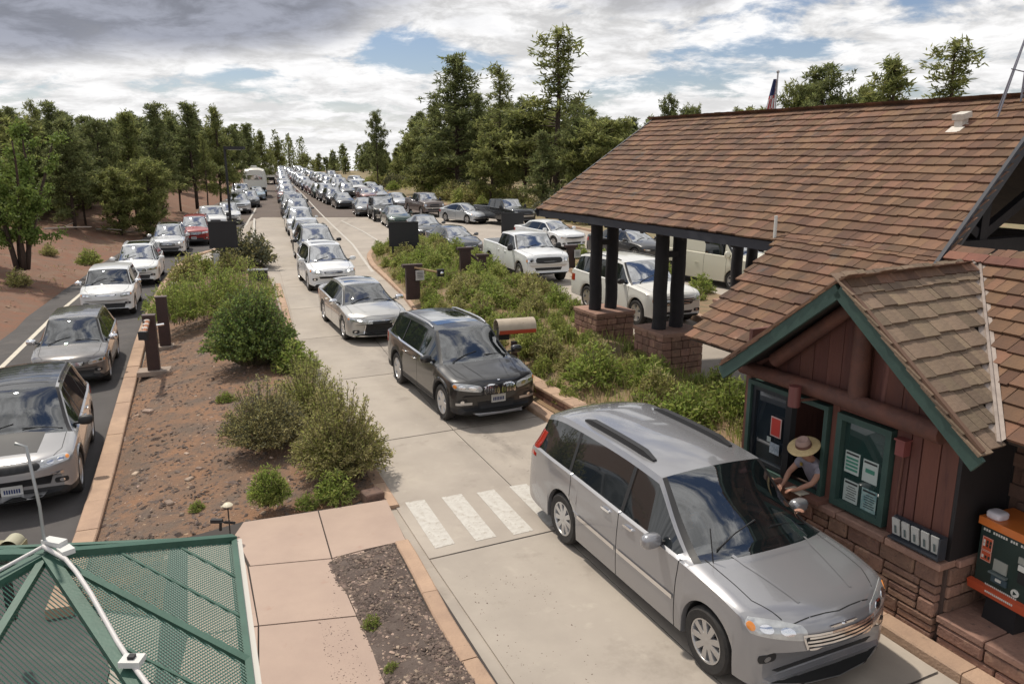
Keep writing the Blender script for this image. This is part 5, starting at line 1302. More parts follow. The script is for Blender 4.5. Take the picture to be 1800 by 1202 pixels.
# stone base with separate stones, plus its cap
core = MB(); core.box((7.62, 6.62, .5), (.30, 3.52, 1.0)); core.box((7.95, 4.98, .5), (.9,.16,1.0)); core.build('base_core', M_mort, booth)
def stone_wall(s_a, s_b, z0, z1, t, parent, rr, axis='s', sc=1.0):
    n = 0; z = z0; rows = []
    while z < z1-.05: h = min(rr.uniform(.11,.20)*sc, z1-z); h = z1-z if z1-z-h < .07 else h; rows.append((z, h)); z += h
    grid = []
    for z, h in rows:
        a = s_a
        while a < s_b-.02:
            w = min(rr.uniform(.20,.48)*sc, s_b-a)
            if s_b-a-w < .12: w = s_b-a
            if h > .15 and rr.random() < .28:
                for q in (0, 1): grid.append((a, w, z+q*h/2, h/2))
            else: grid.append((a, w, z, h))
            a += w
    for a, w, z, h in grid:
        dep = .09+rr.uniform(0,.03); b = MB()
        d = (dep, w-.016, h-.016) if axis == 's' else (w-.016, dep, h-.016)
        b.rock((0,0,0), d, rr, b=.22); b.build('stone', M_stone, parent, loc=(t, a+w/2, z+h/2) if axis == 's' else (a+w/2, t, z+h/2)); n += 1
    return n
rs = random.Random(5)
stone_wall(4.88, 8.40, .0, .93, 7.44, booth, rs)
stone_wall(7.50, 8.35, .40, .93, 4.88, booth, rs, axis='t')
a = 4.84
while a < 8.4:
    w = min(rs.uniform(.45,.75), 8.42-a); b = MB(); b.rock((0,0,0), (.26, w-.012, .085), rs, b=.2); b.build('cap_stone', M_cap, booth, loc=(7.47, a+w/2, .972)); a += w
b = MB(); b.rock((0,0,0), (.8,.24,.085), rs, b=.2); b.build('cap_stone', M_cap, booth, loc=(8.0, 4.92, .972))
# low stone ledge to the right that carries the fee machine
core = MB(); core.box((7.92, 3.3, .17), (.86, 3.06, .34)); core.build('ledge_core', M_mort, booth)
stone_wall(1.8, 4.84, .0, .33, 7.46, booth, rs, sc=1.15)
a = 1.8
while a < 4.84:
    w = min(rs.uniform(.5,.72), 4.86-a); w = 4.86-a if 4.86-a-w < .2 else w
    b = MB(); b.rock((0,0,0), (.86, w-.016, .075), rs, b=.16); b.build('ledge_slab', M_cap, booth, loc=(7.83, a+w/2, .372)); a += w
# left low wall running up the lane from the booth
stone_wall(8.42, 10.6, .05, .34, 8.6, booth, rs)
for k in range(4): b = MB(); b.rock((0,0,0), (.3,.5,.07), rs); b.build('cap_stone', M_cap, booth, loc=(8.62, 8.7+.52*k, .375))
# retaining stones behind the kerb further up
ret = struct(link('retaining_wall', None)); ret.rotation_euler = (0,0,TH)
a = 11.9
while a < 15.3:
    w = rs.uniform(.34,.5); 
    for z in (.10, .24): b = MB(); b.rock((0,0,0), (.20, w-.015, .125), rs, b=.2); b.build('stone', M_stone, ret, loc=(7.62+.02*rs.random(), a+w/2, z+.05))
    b = MB(); b.rock((0,0,0), (.34, w-.012, .06), rs, b=.2); b.build('cap_stone', M_curb, ret, loc=(7.66, a+w/2, .385)); a += w
# ---- things on the roof
M_vent = pm('vent_metal', (.62,.58,.52), .5, (.5,.46,.4), 9)
vt = 12.62; vs_ = 9.02; zz = rz_(vt)
v = thing('roof_vent', 'small pale metal vent hood near the ridge of the brown roof', 'roof vent', P(vt, vs_, zz), TH)
b = MB(); b.box((0,0,.14), (.26,.26,.28)); b.build('neck', M_vent, v)
b = MB(); b.box((0,0,.34), (.40,.38,.17), Matrix.Rotation(-.25,3,'Y')); b.build('hood', M_vent, v)
b = MB(); b.box((-.16,0,-.02), (.5,.44,.03), Matrix.Rotation(-CA,3,'Y')); b.build('flashing', M_vent, v); v.scale = (.55,.55,.55)
q = P(te-.02, 9.92, 0); pv = MB(); pv.tube([(0,0,3.50), (0,0,4.22)], .028, 8); tag(pv.build('white_pipe', pm('pipe_white', (.6,.6,.56), .5), loc=(q.x, q.y, 0)), 'thin white upright pipe at the porch eave where the roofs meet', 'pipe')
ant = thing('antenna_mast', 'tripod antenna mast with a small green flag on the roof ridge at the right edge', 'antenna', P(13.1, 8.38, rz_(13.1)), TH)
M_steel = pm('galvanised', (.22,.22,.25), .45, metal=.6)
for name, pts, r in (('mast', [(0,0,.1),(0,0,2.3)], .016), ('strut', [(-.32,.14,-.17),(0,0,1.35)], .016), ('strut', [(.25,.12,-.05),(0,0,1.35)], .014), ('strut', [(-.1,.30,-.05),(0,0,1.35)], .014), ('strut', [(0,-.35,.0),(0,0,1.35)], .014), ('brace', [(-.2,.1,.6),(.06,-.16,.5),(.1,-.3,.6)], .010)):
    b = MB(); b.tube(pts, r, 6); b.build(name, M_steel, ant)
b = MB(); b.add([(0,-.03,2.18),(.0,-.40,2.15),(.02,-.40,1.80),(0,-.03,1.80)], [(0,1,2,3)]); fl = b.build('flag', pm('flag_green', (.08,.13,.05), .8, (.05,.06,.2), 6), ant); fl.modifiers.new('t','SOLIDIFY').thickness = .004
w = MB(); a0, a1 = P(13.1, 8.38, rz_(13.1)+2.3), atY(1690,-90, 11.0); w.tube([a0, (a0+a1)/2+Vector((0,0,-.05)), a1], .012, 5); tag(w.build('guy_wire', M_steel), 'thin guy wire running up from the antenna mast at the top right', 'wire')
# ------------------------------------------------------------------ trees and plants
def leaf_mat(name, col, col2, rand=.35, trans=.35, rough=.6):
    m = pm(name, col, rough, col2, 1.2, rand=rand, island=True, spec=.3); t = m.node_tree; b = t.nodes['Principled BSDF']
    tr = t.nodes.new('ShaderNodeBsdfTranslucent'); mx = t.nodes.new('ShaderNodeMixShader'); mx.inputs[0].default_value = trans
    src = b.inputs['Base Color'].links[0].from_socket; t.links.new(src, tr.inputs[0]); t.links.new(b.outputs[0], mx.inputs[1]); t.links.new(tr.outputs[0], mx.inputs[2])
    t.links.new(mx.outputs[0], t.nodes['Material Output'].inputs[0]); return m
M_needle = leaf_mat('pine_needles', (.15,.18,.072), (.20,.215,.083), .5, .58)
M_needle2 = leaf_mat('pine_needles_light', (.20,.23,.078), (.25,.255,.09), .5, .58)
M_bark = pm('bark', (.075,.048,.035), .95, (.045,.032,.026), 7, bump=.8, bscale=20)
M_oak = leaf_mat('broad_leaves', (.15,.215,.05), (.20,.26,.065), .4, .4)
M_bushg = leaf_mat('bush_leaves', (.13,.20,.065), (.18,.24,.075), .5, .45)
M_bushl = leaf_mat('bright_leaves', (.24,.32,.07), (.30,.36,.09), .4, .5)
M_sage = leaf_mat('sage_leaves', (.33,.31,.13), (.42,.37,.17), .45, .45)
M_sageg = leaf_mat('sage_green', (.30,.33,.09), (.38,.39,.13), .45, .5)
M_jun = leaf_mat('juniper', (.12,.135,.085), (.165,.165,.11), .4, .25)
M_twig = pm('twigs', (.15,.13,.075), .9)
M_dry = leaf_mat('dry_grass', (.30,.24,.12), (.22,.2,.09), .3, .3)
def rdir(rr, zmin=-1):
    while 1:
        v = Vector((rr.uniform(-1,1), rr.uniform(-1,1), rr.uniform(zmin,1)))
        if .05 < v.length < 1: return v.normalized()
def kite(m, p, d, L, w, rr, mi=0):
    s = d.cross(rdir(rr)); 
    if s.length < .05: s = d.cross(Vector((.3,.5,.8)))
    s.normalize(); q = p+d*L*.45
    o = len(m.v); m.v += [p, q+s*w, p+d*L, q-s*w]; m.f.append((o, o+1, o+2, o+3)); m.m.append(mi)
def tuft(m, c, r, n, rr, L=.50, w=.060, up=.3):
    for _ in range(n):
        d = rdir(rr); d.z += up; d.normalize(); kite(m, c+rdir(rr)*r*rr.random()*.8, d, L*rr.uniform(.7,1.2), w*rr.uniform(.7,1.3), rr)
def pine(seed, H, base, prof, nb, dens=1.0, rmax=3.0, light=False, clump=.42, lean=0.0):
    rr = random.Random(seed); cr = MB(); tk = MB(); pts = []; rad = []
    x = y = 0
    for k in range(11):
        h = H*k/10; pts.append(Vector((x+lean*h, y, h-.25 if k == 0 else h))); rad.append(.024*H*.5*(1-h/H)**.8+.03); x += rr.uniform(-.08,.08); y += rr.uniform(-.08,.08)
    tk.tube(pts, rad, 7)
    def trunk_at(h): k = min(9, int(h/H*10)); f = h/H*10-k; return pts[k].lerp(pts[k+1], f)
    for b in range(nb):
        u = (b+rr.random())/nb; u = u**.85; h = H*(base+(1-base)*u*.985); R_ = rmax*prof(u)*rr.uniform(.65,1.15)
        a = rr.uniform(0, 2*PI); d = Vector((math.cos(a), math.sin(a), rr.uniform(-.12,.30)+.35*u)).normalized(); p0 = trunk_at(h); e = p0+d*R_
        mid = p0.lerp(e, .5)+Vector((0,0,rr.uniform(-.05,.12)*R_)); tk.tube([p0, mid, e], [.035+.012*R_, .022, .01], 4, cap=False)
        nc = max(2, int(R_*2.6*dens))
        for k in range(nc):
            f = .30+.72*(k+rr.random())/nc; q = p0.lerp(e, f)+Vector((rr.uniform(-1,1), rr.uniform(-1,1), rr.uniform(-.5,.7)))*clump*(.5+.6*(1-abs(f-.7)))
            tuft(cr, q, clump*rr.uniform(.8,1.35), int(20*dens), rr)
    for k in range(6): tuft(cr, trunk_at(H*(.96+.008*k))+Vector((0,0,.02*k*H*.1)), .22, 9, rr, .3)
    return cr, tk
conic = lambda u: (1-u)**.75*.95+.10
round_ = lambda u: (math.sin(PI*min(1, .12+.86*u)))**.6*.9+.12
open_ = lambda u: (.55+.45*math.sin(7*u+.4))*(1-u**3)*.95+.15
spire = lambda u: (1-u)**.9*.75+.12+.12*math.sin(14*u)
PINES = []
for i, (H, base, prof, nb, dens, rm, lt, cl) in enumerate([(15,.14,conic,105,1.0,4.0,0,.45), (16,.28,open_,56,1.05,3.7,1,.48), (14,.20,round_,84,1.0,3.2,0,.45), (12,.10,conic,95,1.0,3.4,1,.42), (15,.24,spire,80,1.0,3.2,0,.45), (9,.05,round_,85,1.0,3.1,1,.40), (11,.12,spire,84,1.0,3.0,0,.40)]):
    cr, tk = pine(40+i, H, base, prof, nb, dens, rm, lt, cl)
    PINES.append((H, cr.mesh('crown', M_needle2 if lt else M_needle), tk.mesh('trunk', M_bark, 180)))
def plant_pine(kind, p, h, wide, label, group, cat='pine tree', name='pine_tree'):
    H, c, t = PINES[kind]; o = thing(name, label, cat, p, R.uniform(0, 6.28), group); s = h/H
    o.scale = (s*wide, s*wide, s); link('crown', c, o); link('trunk', t, o); return o
def pine_at(px, Yd, top, kind, wide, label, group=None):
    g_ = G(px, 267+CAM_H*FOC/Yd*.97); x = sight(px, 330).x/sight(px, 330).y*Yd
    left = x < road_left_x(Yd); z = ground_z(x, Yd) if left else fall(Yd)+.4
    h = atY(px, top, Yd).z-z; return plant_pine(kind, (x, Yd, z), h, wide, label, group)
GL, GR = 'pines in the forest left of the road', 'pines in the forest right of the road'
LBL, RBL = 'pine tree in the dense forest on the red bank left of the road', 'pine tree in the dark forest beyond the parked queue on the right'
# salient trees on the left bank
L_ = pine_at
L_(123, 53, 213, 0, 1.25, 'dense dark green pine with a wide crown, third trunk from the left edge')
L_(143, 56, 238, 2, .9, 'thin dark trunked pine right beside the wide dark pine on the left bank')
for px, Yd, top, k, w, lb in ((20,64,198,1,.9,'open topped pine behind the leafy tree at the far left'), (74,66,182,1,.85,'tall pine with ragged top behind the leafy left tree'), (100,60,180,4,1.15,'tallest pine of the left group, just left of the wide dark one'),
    (183,60,212,2,1.0,'round topped pine in the notch right of the wide dark pine'), (236,64,201,3,1.0,'pine with bushy rounded top, left of the tall narrow pair'), (205,55,300,5,1.2,'low bushy pine on the red bank below the taller ones'),
    (255,57,285,5,1.1,'short bluish pine standing forward on the red bank'), (282,68,183,4,1.2,'tall narrow pine with a tufted top near the middle of the left treeline'), (314,74,207,2,.85,'slim pine between two taller narrow pines on the left'),
    (344,72,182,4,1.3,'tallest narrow pine right of the middle of the left treeline'), (363,70,240,1,.8,'bare trunked pine standing at the road bank behind the white pickup'), (386,76,191,3,.9,'tall pine directly behind the left lamp post'),
    (412,86,226,2,1.0,'rounded pine right of the lamp post head'), (439,98,218,4,1.2,'slender pine over the travel trailer'), (464,112,232,3,.9,'last tall pine before the left treeline drops to the road'), (480,150,262,1,.8,'small loose branched pine leaning over the road at the end of the left treeline')):
    L_(px, Yd, top, k, w, lb)
rr = random.Random(3)
for i in range(165):                                           # the mass of the wood behind
    Yd = 56+145*rr.random()**1.5; lim = road_left_x(Yd)-rr.uniform(4.5, 8) ; px = 900+FOC*.97*lim/Yd
    x = lim-(rr.random()**1.2)*(.5*Yd+6)+0
    if x < -.80*Yd-4: continue
    h = min(rr.uniform(8.0, 12.5), CAM_H+(267-rr.uniform(192, 262))/FOC*Yd*.97-ground_z(x, Yd))
    plant_pine(rr.choice((0,4,3,6,6,2,0)), (x, Yd, ground_z(x, Yd)), h, rr.uniform(1.0,1.4), LBL, GL)
for i in range(20):
    Yd = 44+i*2.9; x = road_left_x(Yd)-rr.uniform(7,14); plant_pine(rr.choice((5,6,3)), (x, Yd, ground_z(x, Yd)), rr.uniform(4.5,7.5), 1.2, LBL, GL)
# right side
for px, Yd, top, k, w, lb in ((665,120,198,2,.72,'solitary tall oval pine above the low forest on the right'), (805,92,100,0,1.45,'biggest dense pine with a broad conical crown right of the middle'), (768,96,190,3,1.2,'lower pine on the left flank of the biggest dense pine'),
    (742,100,218,5,1.1,'bushy pine at the left foot of the biggest dense pine'), (838,88,165,4,1.1,'slim pine merging into the right flank of the biggest dense pine'), (880,82,120,1,1.35,'tall thin crowned pine between the biggest pine and the tallest one'),
    (862,78,235,5,1.1,'round low pine below the tall thin crowned one'), (925,80,178,2,.95,'mid height pine left of the tallest pine'), (978,77,60,1,1.75,'tallest pine with open see-through crown above the porch roof corner'),
    (955,68,235,6,1.3,'low dark pine in front of the tallest open crowned pine'), (1010,72,192,2,1.0,'full crowned pine just right of the tallest one, touching the roof'), (1040,75,232,5,1.1,'low round pine touching the sloping roof edge'),
    (1066,88,222,1,.6,'small loose pine top showing over the roof slope'), (1102,90,212,4,.8,'narrow pine tip over the left rake of the roof'), (1168,90,172,2,.6,'single round pine top above the left end of the roof ridge'),
    (1212,95,192,5,.5,'tiny pine tip barely above the ridge left of the flag'), (1436,70,120,2,1.15,'rounded pine crown behind the ridge right of the flag'), (1398,76,155,5,.8,'small pine shoulder left of the rounded crown behind the ridge'),
    (1546,68,108,3,1.35,'middle pine of the three crowns behind the ridge'), (1500,78,160,5,.9,'low pine between the crowns behind the ridge'), (1650,60,80,1,1.75,'rightmost open crowned pine behind the ridge'),
    (530,205,290,5,1.2,'last small pine at the crest on the right side of the road')):
    L_(px, Yd, top, k, w, lb)
for i in range(84):
    Yd = rr.uniform(66, 205); x = road_right_x(Yd)+rr.uniform(5, 12)+(rr.random()**1.4)*(.6*Yd)
    if x > .62*Yd+8: continue
    qx = 900+FOC*.97*x/Yd; h = CAM_H+(267-(rr.uniform(250, 300) if qx < 735 else rr.uniform(188, 245)))/FOC*Yd*.97-.4-fall(Yd)
    h = max(3.5, min(h, 12))
    plant_pine(rr.choice((0,3,6,5,6,0)), (x, Yd, fall(Yd)+.4), h, rr.uniform(1.0,1.5), RBL, GR)
for i in range(26):
    Yd = 205+i*7; x = road_right_x(205)+rr.uniform(6,60) if i % 2 else road_left_x(205)-rr.uniform(6,50)
    plant_pine(rr.choice((2,3,5,6)), (x, Yd, fall(Yd)), rr.uniform(8,11), 1.1, RBL if x > -40 else LBL, GR if x > -40 else GL)
def far_wood(name, side, n, seed):
    rr = random.Random(seed); m = MB()
    for i in range(n):
        Yd = (78 if side < 0 else 104)+200*rr.random()**1.3; x = (road_left_x(min(Yd,210))-8-rr.random()**1.4*.75*Yd) if side < 0 else (road_right_x(min(Yd,210))+7+rr.random()**1.4*.62*Yd)
        qx = 900+FOC*.97*x/Yd; z0 = fall(Yd)+.3 if side > 0 else ground_z(x, Yd)
        top = rr.uniform(212, 268) if side < 0 else rr.uniform(252, 292) if qx < 735 else rr.uniform(205, 250)
        h = max(3.5, min(13, CAM_H+(267-top)/FOC*Yd*.97-z0)); R0 = h*.25
        m.tube([(x,Yd,z0-.3),(x,Yd,z0+h*.8)], [.16,.05], 4, m=1)
        for k in range(230):
            u = rr.random()**.8; a = rr.uniform(0, 6.28); r_ = R0*(1-u)**.7*rr.uniform(.3,1.05)+.15; c = Vector((x+r_*math.cos(a), Yd+r_*math.sin(a), z0+h*(.12+.88*u))); d = rdir(rr); d.z += .3
            kite(m, c, d.normalized(), rr.uniform(.5,1.0), rr.uniform(.12,.22), rr, 0)
    return stuff(m.build(name, [M_needle, M_bark]))
far_wood('far_wood', -1, 230, 31); far_wood('far_wood', 1, 210, 32)
# a leafy tree with several stems at the left
def broadleaf(seed, H, spread, n, mat, name, label, loc, leaf=.10, stems=4):
    rr = random.Random(seed); o = thing(name, label, 'tree', loc); tk = MB(); cr = MB(); ends = []
    for s in range(stems):
        a = 2*PI*s/stems+rr.uniform(-.5,.5); p = Vector((math.cos(a)*.25, math.sin(a)*.25, -.2)); d = Vector((math.cos(a)*.18, math.sin(a)*.18, 1)).normalized(); L = H*rr.uniform(.8,.98); pts = [p]
        for k in range(8): p = p+d*L/8; d = (d+Vector((rr.uniform(-.12,.12), rr.uniform(-.12,.12), .04))).normalized(); pts.append(p)
        tk.tube(pts, [.10*(1-k/9.5)+.012 for k in range(9)], 6)
        for k in range(16):
            f = rr.uniform(.22,1); i = min(7, int(f*8)); q = pts[i].lerp(pts[i+1], f*8-i) if i < 8 else pts[-1]
            a = rr.uniform(0,2*PI); e = q+Vector((math.cos(a), math.sin(a), rr.uniform(.1,.8))).normalized()*spread*rr.uniform(.35,.95)*(1.15-f*.7)
            tk.tube([q, q.lerp(e,.5)+Vector((0,0,.08)), e], [.03,.018,.006], 4, cap=False); ends.append((q, e))
    for _ in range(n):
        q, e = rr.choice(ends); c = q.lerp(e, rr.uniform(.25,1.08))+rdir(rr)*.32*rr.random(); d = rdir(rr); d.z -= .2
        kite(cr, c, d.normalized(), leaf*rr.uniform(.7,1.4), leaf*.42, rr)
    cr.build('crown', mat, o); tk.build('trunk', M_bark, o, smooth=180); return o
q = G(38, 478); broadleaf(5, 6.3, 1.5, 15000, M_oak, 'leafy_tree', 'bright green leafy tree with several thin stems at the left edge', (q.x, q.y, .3), .12, 6)
q = G(-60, 470); broadleaf(6, 6.6, 1.6, 9000, M_oak, 'leafy_tree', 'second bright leafy tree cut off by the left edge of the view', (q.x, q.y, .4), .12, 5)
# ---- shrubs
def sprig_bush(seed, rx, ry, h, n, leaves, mats, lw=.016, ll=.055, wild=.25, droop=.25, lobes=None, base=.35):
    rr = random.Random(seed); lf = MB(); st = MB()
    lobes = lobes or [(0,0,1,1)]
    for i in range(n):
        lx_, ly_, ls, lh = rr.choice(lobes); a = rr.uniform(0, 2*PI); f = math.sqrt(rr.random())
        p = Vector((lx_+math.cos(a)*rx*ls*f*base, ly_+math.sin(a)*ry*ls*f*base, -.05)); tip = Vector((lx_+math.cos(a)*rx*ls*f*1.02, ly_+math.sin(a)*ry*ls*f*1.02, h*lh*max(.18, 1-f**2.2*.85)*rr.uniform(1-wild, 1+wild*.45)))
        mid = p.lerp(tip, .55)+Vector((0,0,.14*h*lh)); pts = []
        for k in range(6): t = k/5; pts.append(p*(1-t)**2+mid*2*t*(1-t)+tip*t*t)
        w = .005
        for a_, b_ in zip(pts, pts[1:]):
            s = (b_-a_).cross(Vector((rr.uniform(-1,1), rr.uniform(-1,1), .1))); s = s.normalized()*w if s.length > 1e-5 else Vector((w,0,0))
            st.add([a_-s, a_+s, b_+s, b_-s], [(0,1,2,3)])
        for k in range(leaves):
            t = rr.uniform(.30, 1.0); c = p*(1-t)**2+mid*2*t*(1-t)+tip*t*t; d = ((tip-mid).normalized()*.7+rdir(rr)).normalized()
            kite(lf, c+rdir(rr)*.035, d, ll*rr.uniform(.6,1.4), lw*rr.uniform(.8,1.3), rr, 0 if len(mats) < 2 or rr.random() < .7 else 1)
    return lf, st
def shrub(name, label, cat, loc, lf, st, mats, group=None):
    o = thing(name, label, cat, loc, 0, group); lf.build('foliage', mats, o); st.build('stems', M_twig, o); return o
g_ = G(432, 648)
lf, st = sprig_bush(1, 1.25, 1.2, 1.80, 760, 22, [M_bushg, M_bushl], lw=.022, ll=.065, wild=.15, base=.3)
shrub('round_bush', 'large rounded dark green bush in the middle of the left planting island', 'bush', (g_.x+.12, g_.y+.2, .15), lf, st, [M_bushg, M_bushl])
g_ = G(385, 560)
lf, st = sprig_bush(2, 1.5, 1.7, 1.55, 800, 22, [M_bushl, M_sageg], lw=.014, ll=.085, wild=.25, base=.55, lobes=[(-.3,0,1,1),(-1.0,-1.0,.7,.8),(.6,.6,.9,1.1)])
shrub('feathery_bush', 'bright green feathery bush spreading behind and left of the dark rounded one', 'bush', (g_.x, g_.y, .15), lf, st, [M_bushl, M_sageg])
g_ = G(600, 850)
lf, st = sprig_bush(3, .85, .82, 1.35, 640, 30, [M_sage, M_sageg], lw=.010, ll=.055, wild=.5, base=.34)
shrub('sagebrush', 'tall wispy olive sagebrush next to the crosswalk end of the left island', 'bush', (g_.x-.05, g_.y+.25, .12), lf, st, [M_sage, M_sageg])
g_ = G(465, 790)
lf, st = sprig_bush(4, .85, .8, 1.05, 520, 28, [M_sage, M_sageg], lw=.010, ll=.055, wild=.5, base=.42)
shrub('sagebrush', 'broad greyish sagebrush left of the tall wispy one on the red soil', 'bush', (g_.x+.05, g_.y, .14), lf, st, [M_sage, M_jun])
g_ = G(575, 745)
lf, st = sprig_bush(14, .75, .85, 1.15, 420, 28, [M_sageg, M_sage], lw=.008, ll=.055, wild=.5, base=.28)
shrub('sagebrush', 'yellow green sagebrush clump behind the tall wispy one', 'bush', (g_.x-.35, g_.y, .14), lf, st, [M_sageg, M_sage])
g_ = G(476, 895)
lf, st = sprig_bush(5, .32, .30, .52, 240, 20, [M_bushl, M_sageg], lw=.009, ll=.06, wild=.3, base=.3)
shrub('green_tuft', 'small bright green tuft at the front of the island beside the path light', 'plant', (g_.x, g_.y, .13), lf, st, [M_bushl, M_sageg])
SMALL = []
for i, (rx, h, n, lv, mats) in enumerate([(.42,.55,110,14,[M_sageg,M_bushl]), (.5,.62,120,14,[M_bushl,M_sageg]), (.45,.6,110,14,[M_sage,M_sageg]), (.36,.42,90,12,[M_bushl,M_dry]), (.5,.7,120,14,[M_jun,M_sage])]):
    lf, st = sprig_bush(60+i, rx, rx, h, n, lv, mats, lw=.016, ll=.085, wild=.4, base=.4); SMALL.append((lf.mesh('foliage', mats), st.mesh('stems', M_twig)))
def zisl(p):
    q = Vector((p.x, p.y)); pl = [Vector((a.x, a.y)) for a in isl]
    return isl_z(q, edge_dist(q, pl)) if inside(q, pl) else .08
def small(kind, p, s, label, cat='plant', group=None, name='shrub'):
    o = thing(name, label, cat, p, R.uniform(0,6.28), group); o.scale = (s*R.uniform(.9,1.15), s*R.uniform(.9,1.15), s); link('foliage', SMALL[kind][0], o); link('stems', SMALL[kind][1], o); return o
for px, py, k, s, lb in ((520,655,1,1.15,'low light green shrub by the lane edge, behind the wispy sagebrush'), (500,640,0,.9,'small shrub between the rounded bush and the lane'), (397,700,3,.55,'little green weed alone on the red soil'), (330,485,2,1.9,'olive bush just left of the black sign board post'), (352,478,0,1.7,'green bush crowding the left black sign board'),
    (318,520,1,1.2,'low bright shrub behind the brown gate posts'), (425,468,4,2.6,'grey green bush right below the left sign board'), (448,470,4,2.1,'dark scraggly bush right of the left sign board'), (408,480,2,1.7,'dull bush at the foot of the left sign post'), (540,890,3,.5,'sprawling weed at the foot of the tall sagebrush'), (345,876,3,.35,'tiny green seedling in the red soil near the path light'),
    (590,880,1,.7,'green undergrowth beneath the wispy sagebrush'), (655,1112,3,.32,'tiny weed growing in the mulch strip'), (690,1190,3,.22,'very small weed at the bottom of the mulch strip'),
    (30,690-200,2,1.2,'faded shrub on the red bank left of the lane'), (158,468,0,1.3,'grey green weed clump on the red bank beside the white cars'), (85,445,2,1.0,'dry brush on the bank near the tree trunks')):
    p = G(px, py); small(k, (p.x, p.y, ground_z(p.x, p.y) if p.x < road_left_x(p.y) else zisl(p)), s, lb)
# the median full of rabbitbrush
med2d = [Vector((p.x, p.y)) for p in MED]; rr = random.Random(12); cnt = 0; tries = 0; placed = []
while cnt < 165 and tries < 9000:
    tries += 1; t, s = rr.uniform(6.5, 22), rr.uniform(6, 45); p = P(t, s)
    if not inside((p.x, p.y), med2d): continue
    d = edge_dist((p.x, p.y), med2d)
    if d < .35: continue
    if 7.2 < t < 10.6 and s < 8.6: continue
    if 10.6 < t < 12 and (13.8 < s < 15.2 or 16.9 < s < 18.2): continue
    if any((p-q).length < .70 for q in placed): continue
    placed.append(p); k = rr.choice((0,1,2,3,0,2,3,1)); small(k, (p.x, p.y, med_z((p.x, p.y), d)-.03), rr.uniform(.85, 1.3)*(1.0 if d > .8 else .7)*(.6 if 9.9 < t < 13 and 12.3 < s < 19.5 else 1), 'rabbitbrush plant in the dense green thicket between the booth lane and the second lane', 'plant', 'rabbitbrush covering the median'); cnt += 1
gr = MB(); rg = random.Random(77); k = 0
while k < 15000:
    t, s = rg.uniform(7, 21), 6+38*rg.random()**1.5; p = P(t, s)
    if not inside((p.x, p.y), med2d): continue
    d = edge_dist((p.x, p.y), med2d)
    if d < .15 or (t < 10.4 and s < 8.5) or noise.noise(p*.6) < -.15+.2*rg.random()-.1: k += .3; continue
    q = Vector((p.x, p.y, med_z((p.x, p.y), d)-.02)); dd = Vector((rg.uniform(-.5,.5), rg.uniform(-.5,.5), 1)).normalized(); kite(gr, q, dd, rg.uniform(.15,.42), rg.uniform(.006,.012), rg, 0 if rg.random() < .6 else 1); k += 1
stuff(gr.build('grass', [M_bushl, M_dry]))
med22 = [Vector((p.x, p.y)) for p in med2]; cnt = 0; tries = 0
while cnt < 18 and tries < 3000:
    tries += 1; p = Vector((rr.uniform(0, 20), rr.uniform(16, 40), 0))
    if inside((p.x, p.y), med22): small(rr.choice((0,1,3)), (p.x, p.y, .14), rr.uniform(1.0,1.5), 'green plant in the narrow second median under the porch roof', 'plant', 'plants in the second median'); cnt += 1
for i in range(66):                                           # brush along the right verge below the trees
    Yd = rr.uniform(38, 125); x = road_right_x(Yd)+rr.uniform(1.6, 9); small(rr.choice((0,1,2,2,4)), (x, Yd, fall(Yd)+.2), rr.uniform(1.6, 3.2), 'brushy shrub on the right verge below the dark trees', 'bush', 'brush on the right verge')
for i in range(26):
    Yd = rr.uniform(38, 105); x = road_left_x(Yd)-rr.uniform(4, 20); small(rr.choice((2,4,0)), (x, Yd, ground_z(x, Yd)), rr.uniform(.6,1.4), 'scattered low brush on the red bank under the left trees', 'bush', 'brush on the left bank')
for px, py, L, a in ((215,402,3.2,.1), (170,406,2.2,-.5), (80,420,2.6,.3)):   # fallen branches
    p = G(px, py); z = ground_z(p.x, p.y)+.1; b = MB(); b.tube([(0,0,0),(L*.5,.1,.05),(L,.3,.02)], [.06,.05,.03], 6); b.tube([(L*.4,.1,.05),(L*.6,.5,.3)], [.03,.01], 5)
    tag(b.build('fallen_branch', pm('dead_wood', (.36,.32,.28), .9), loc=(p.x, p.y, z), rz=a), {215:'longest pale fallen branch on the red bank under the pines', 170:'short pale fallen branch left of the longest one', 80:'pale dead branch near the leafy tree'}[px], 'branch')
ug = MB(); rg = random.Random(99)
for i in range(620):
    left = i < 400; Yd = rg.uniform(44, 120)
    x = road_left_x(Yd)-rg.uniform(7, 13)-rg.random()**1.5*.5*Yd if left else road_right_x(Yd)+3+rg.random()**1.3*.35*Yd
    z = ground_z(x, Yd) if left else fall(Yd)+.3
    s = rg.uniform(.35, 1.1)
    for k in range(26):
        d_ = rdir(rg, -.1); kite(ug, Vector((x+rg.gauss(0,.35)*s, Yd+rg.gauss(0,.35)*s, z+abs(rg.gauss(0,.35))*s)), d_, rg.uniform(.15,.4), rg.uniform(.04,.09), rg, rg.choice((0,0,1,2)))
stuff(ug.build('undergrowth', [M_sageg, M_needle2, M_dry]))
bg_ = MB()
for i in range(5200):
    Yd = 16+60*rg.random()**1.4; x = road_left_x(Yd)-.7-rg.random()**1.2*14
    if noise.noise(Vector((x*.5, Yd*.5, 2))) < .0+.25*rg.random(): continue
    kite(bg_, Vector((x, Yd, ground_z(x, Yd)-.01)), Vector((rg.uniform(-.6,.6), rg.uniform(-.6,.6), 1)).normalized(), rg.uniform(.06,.2), rg.uniform(.008,.02), rg, rg.choice((0,1,1)))
stuff(bg_.build('bank_grass', [M_sage, M_dry]))
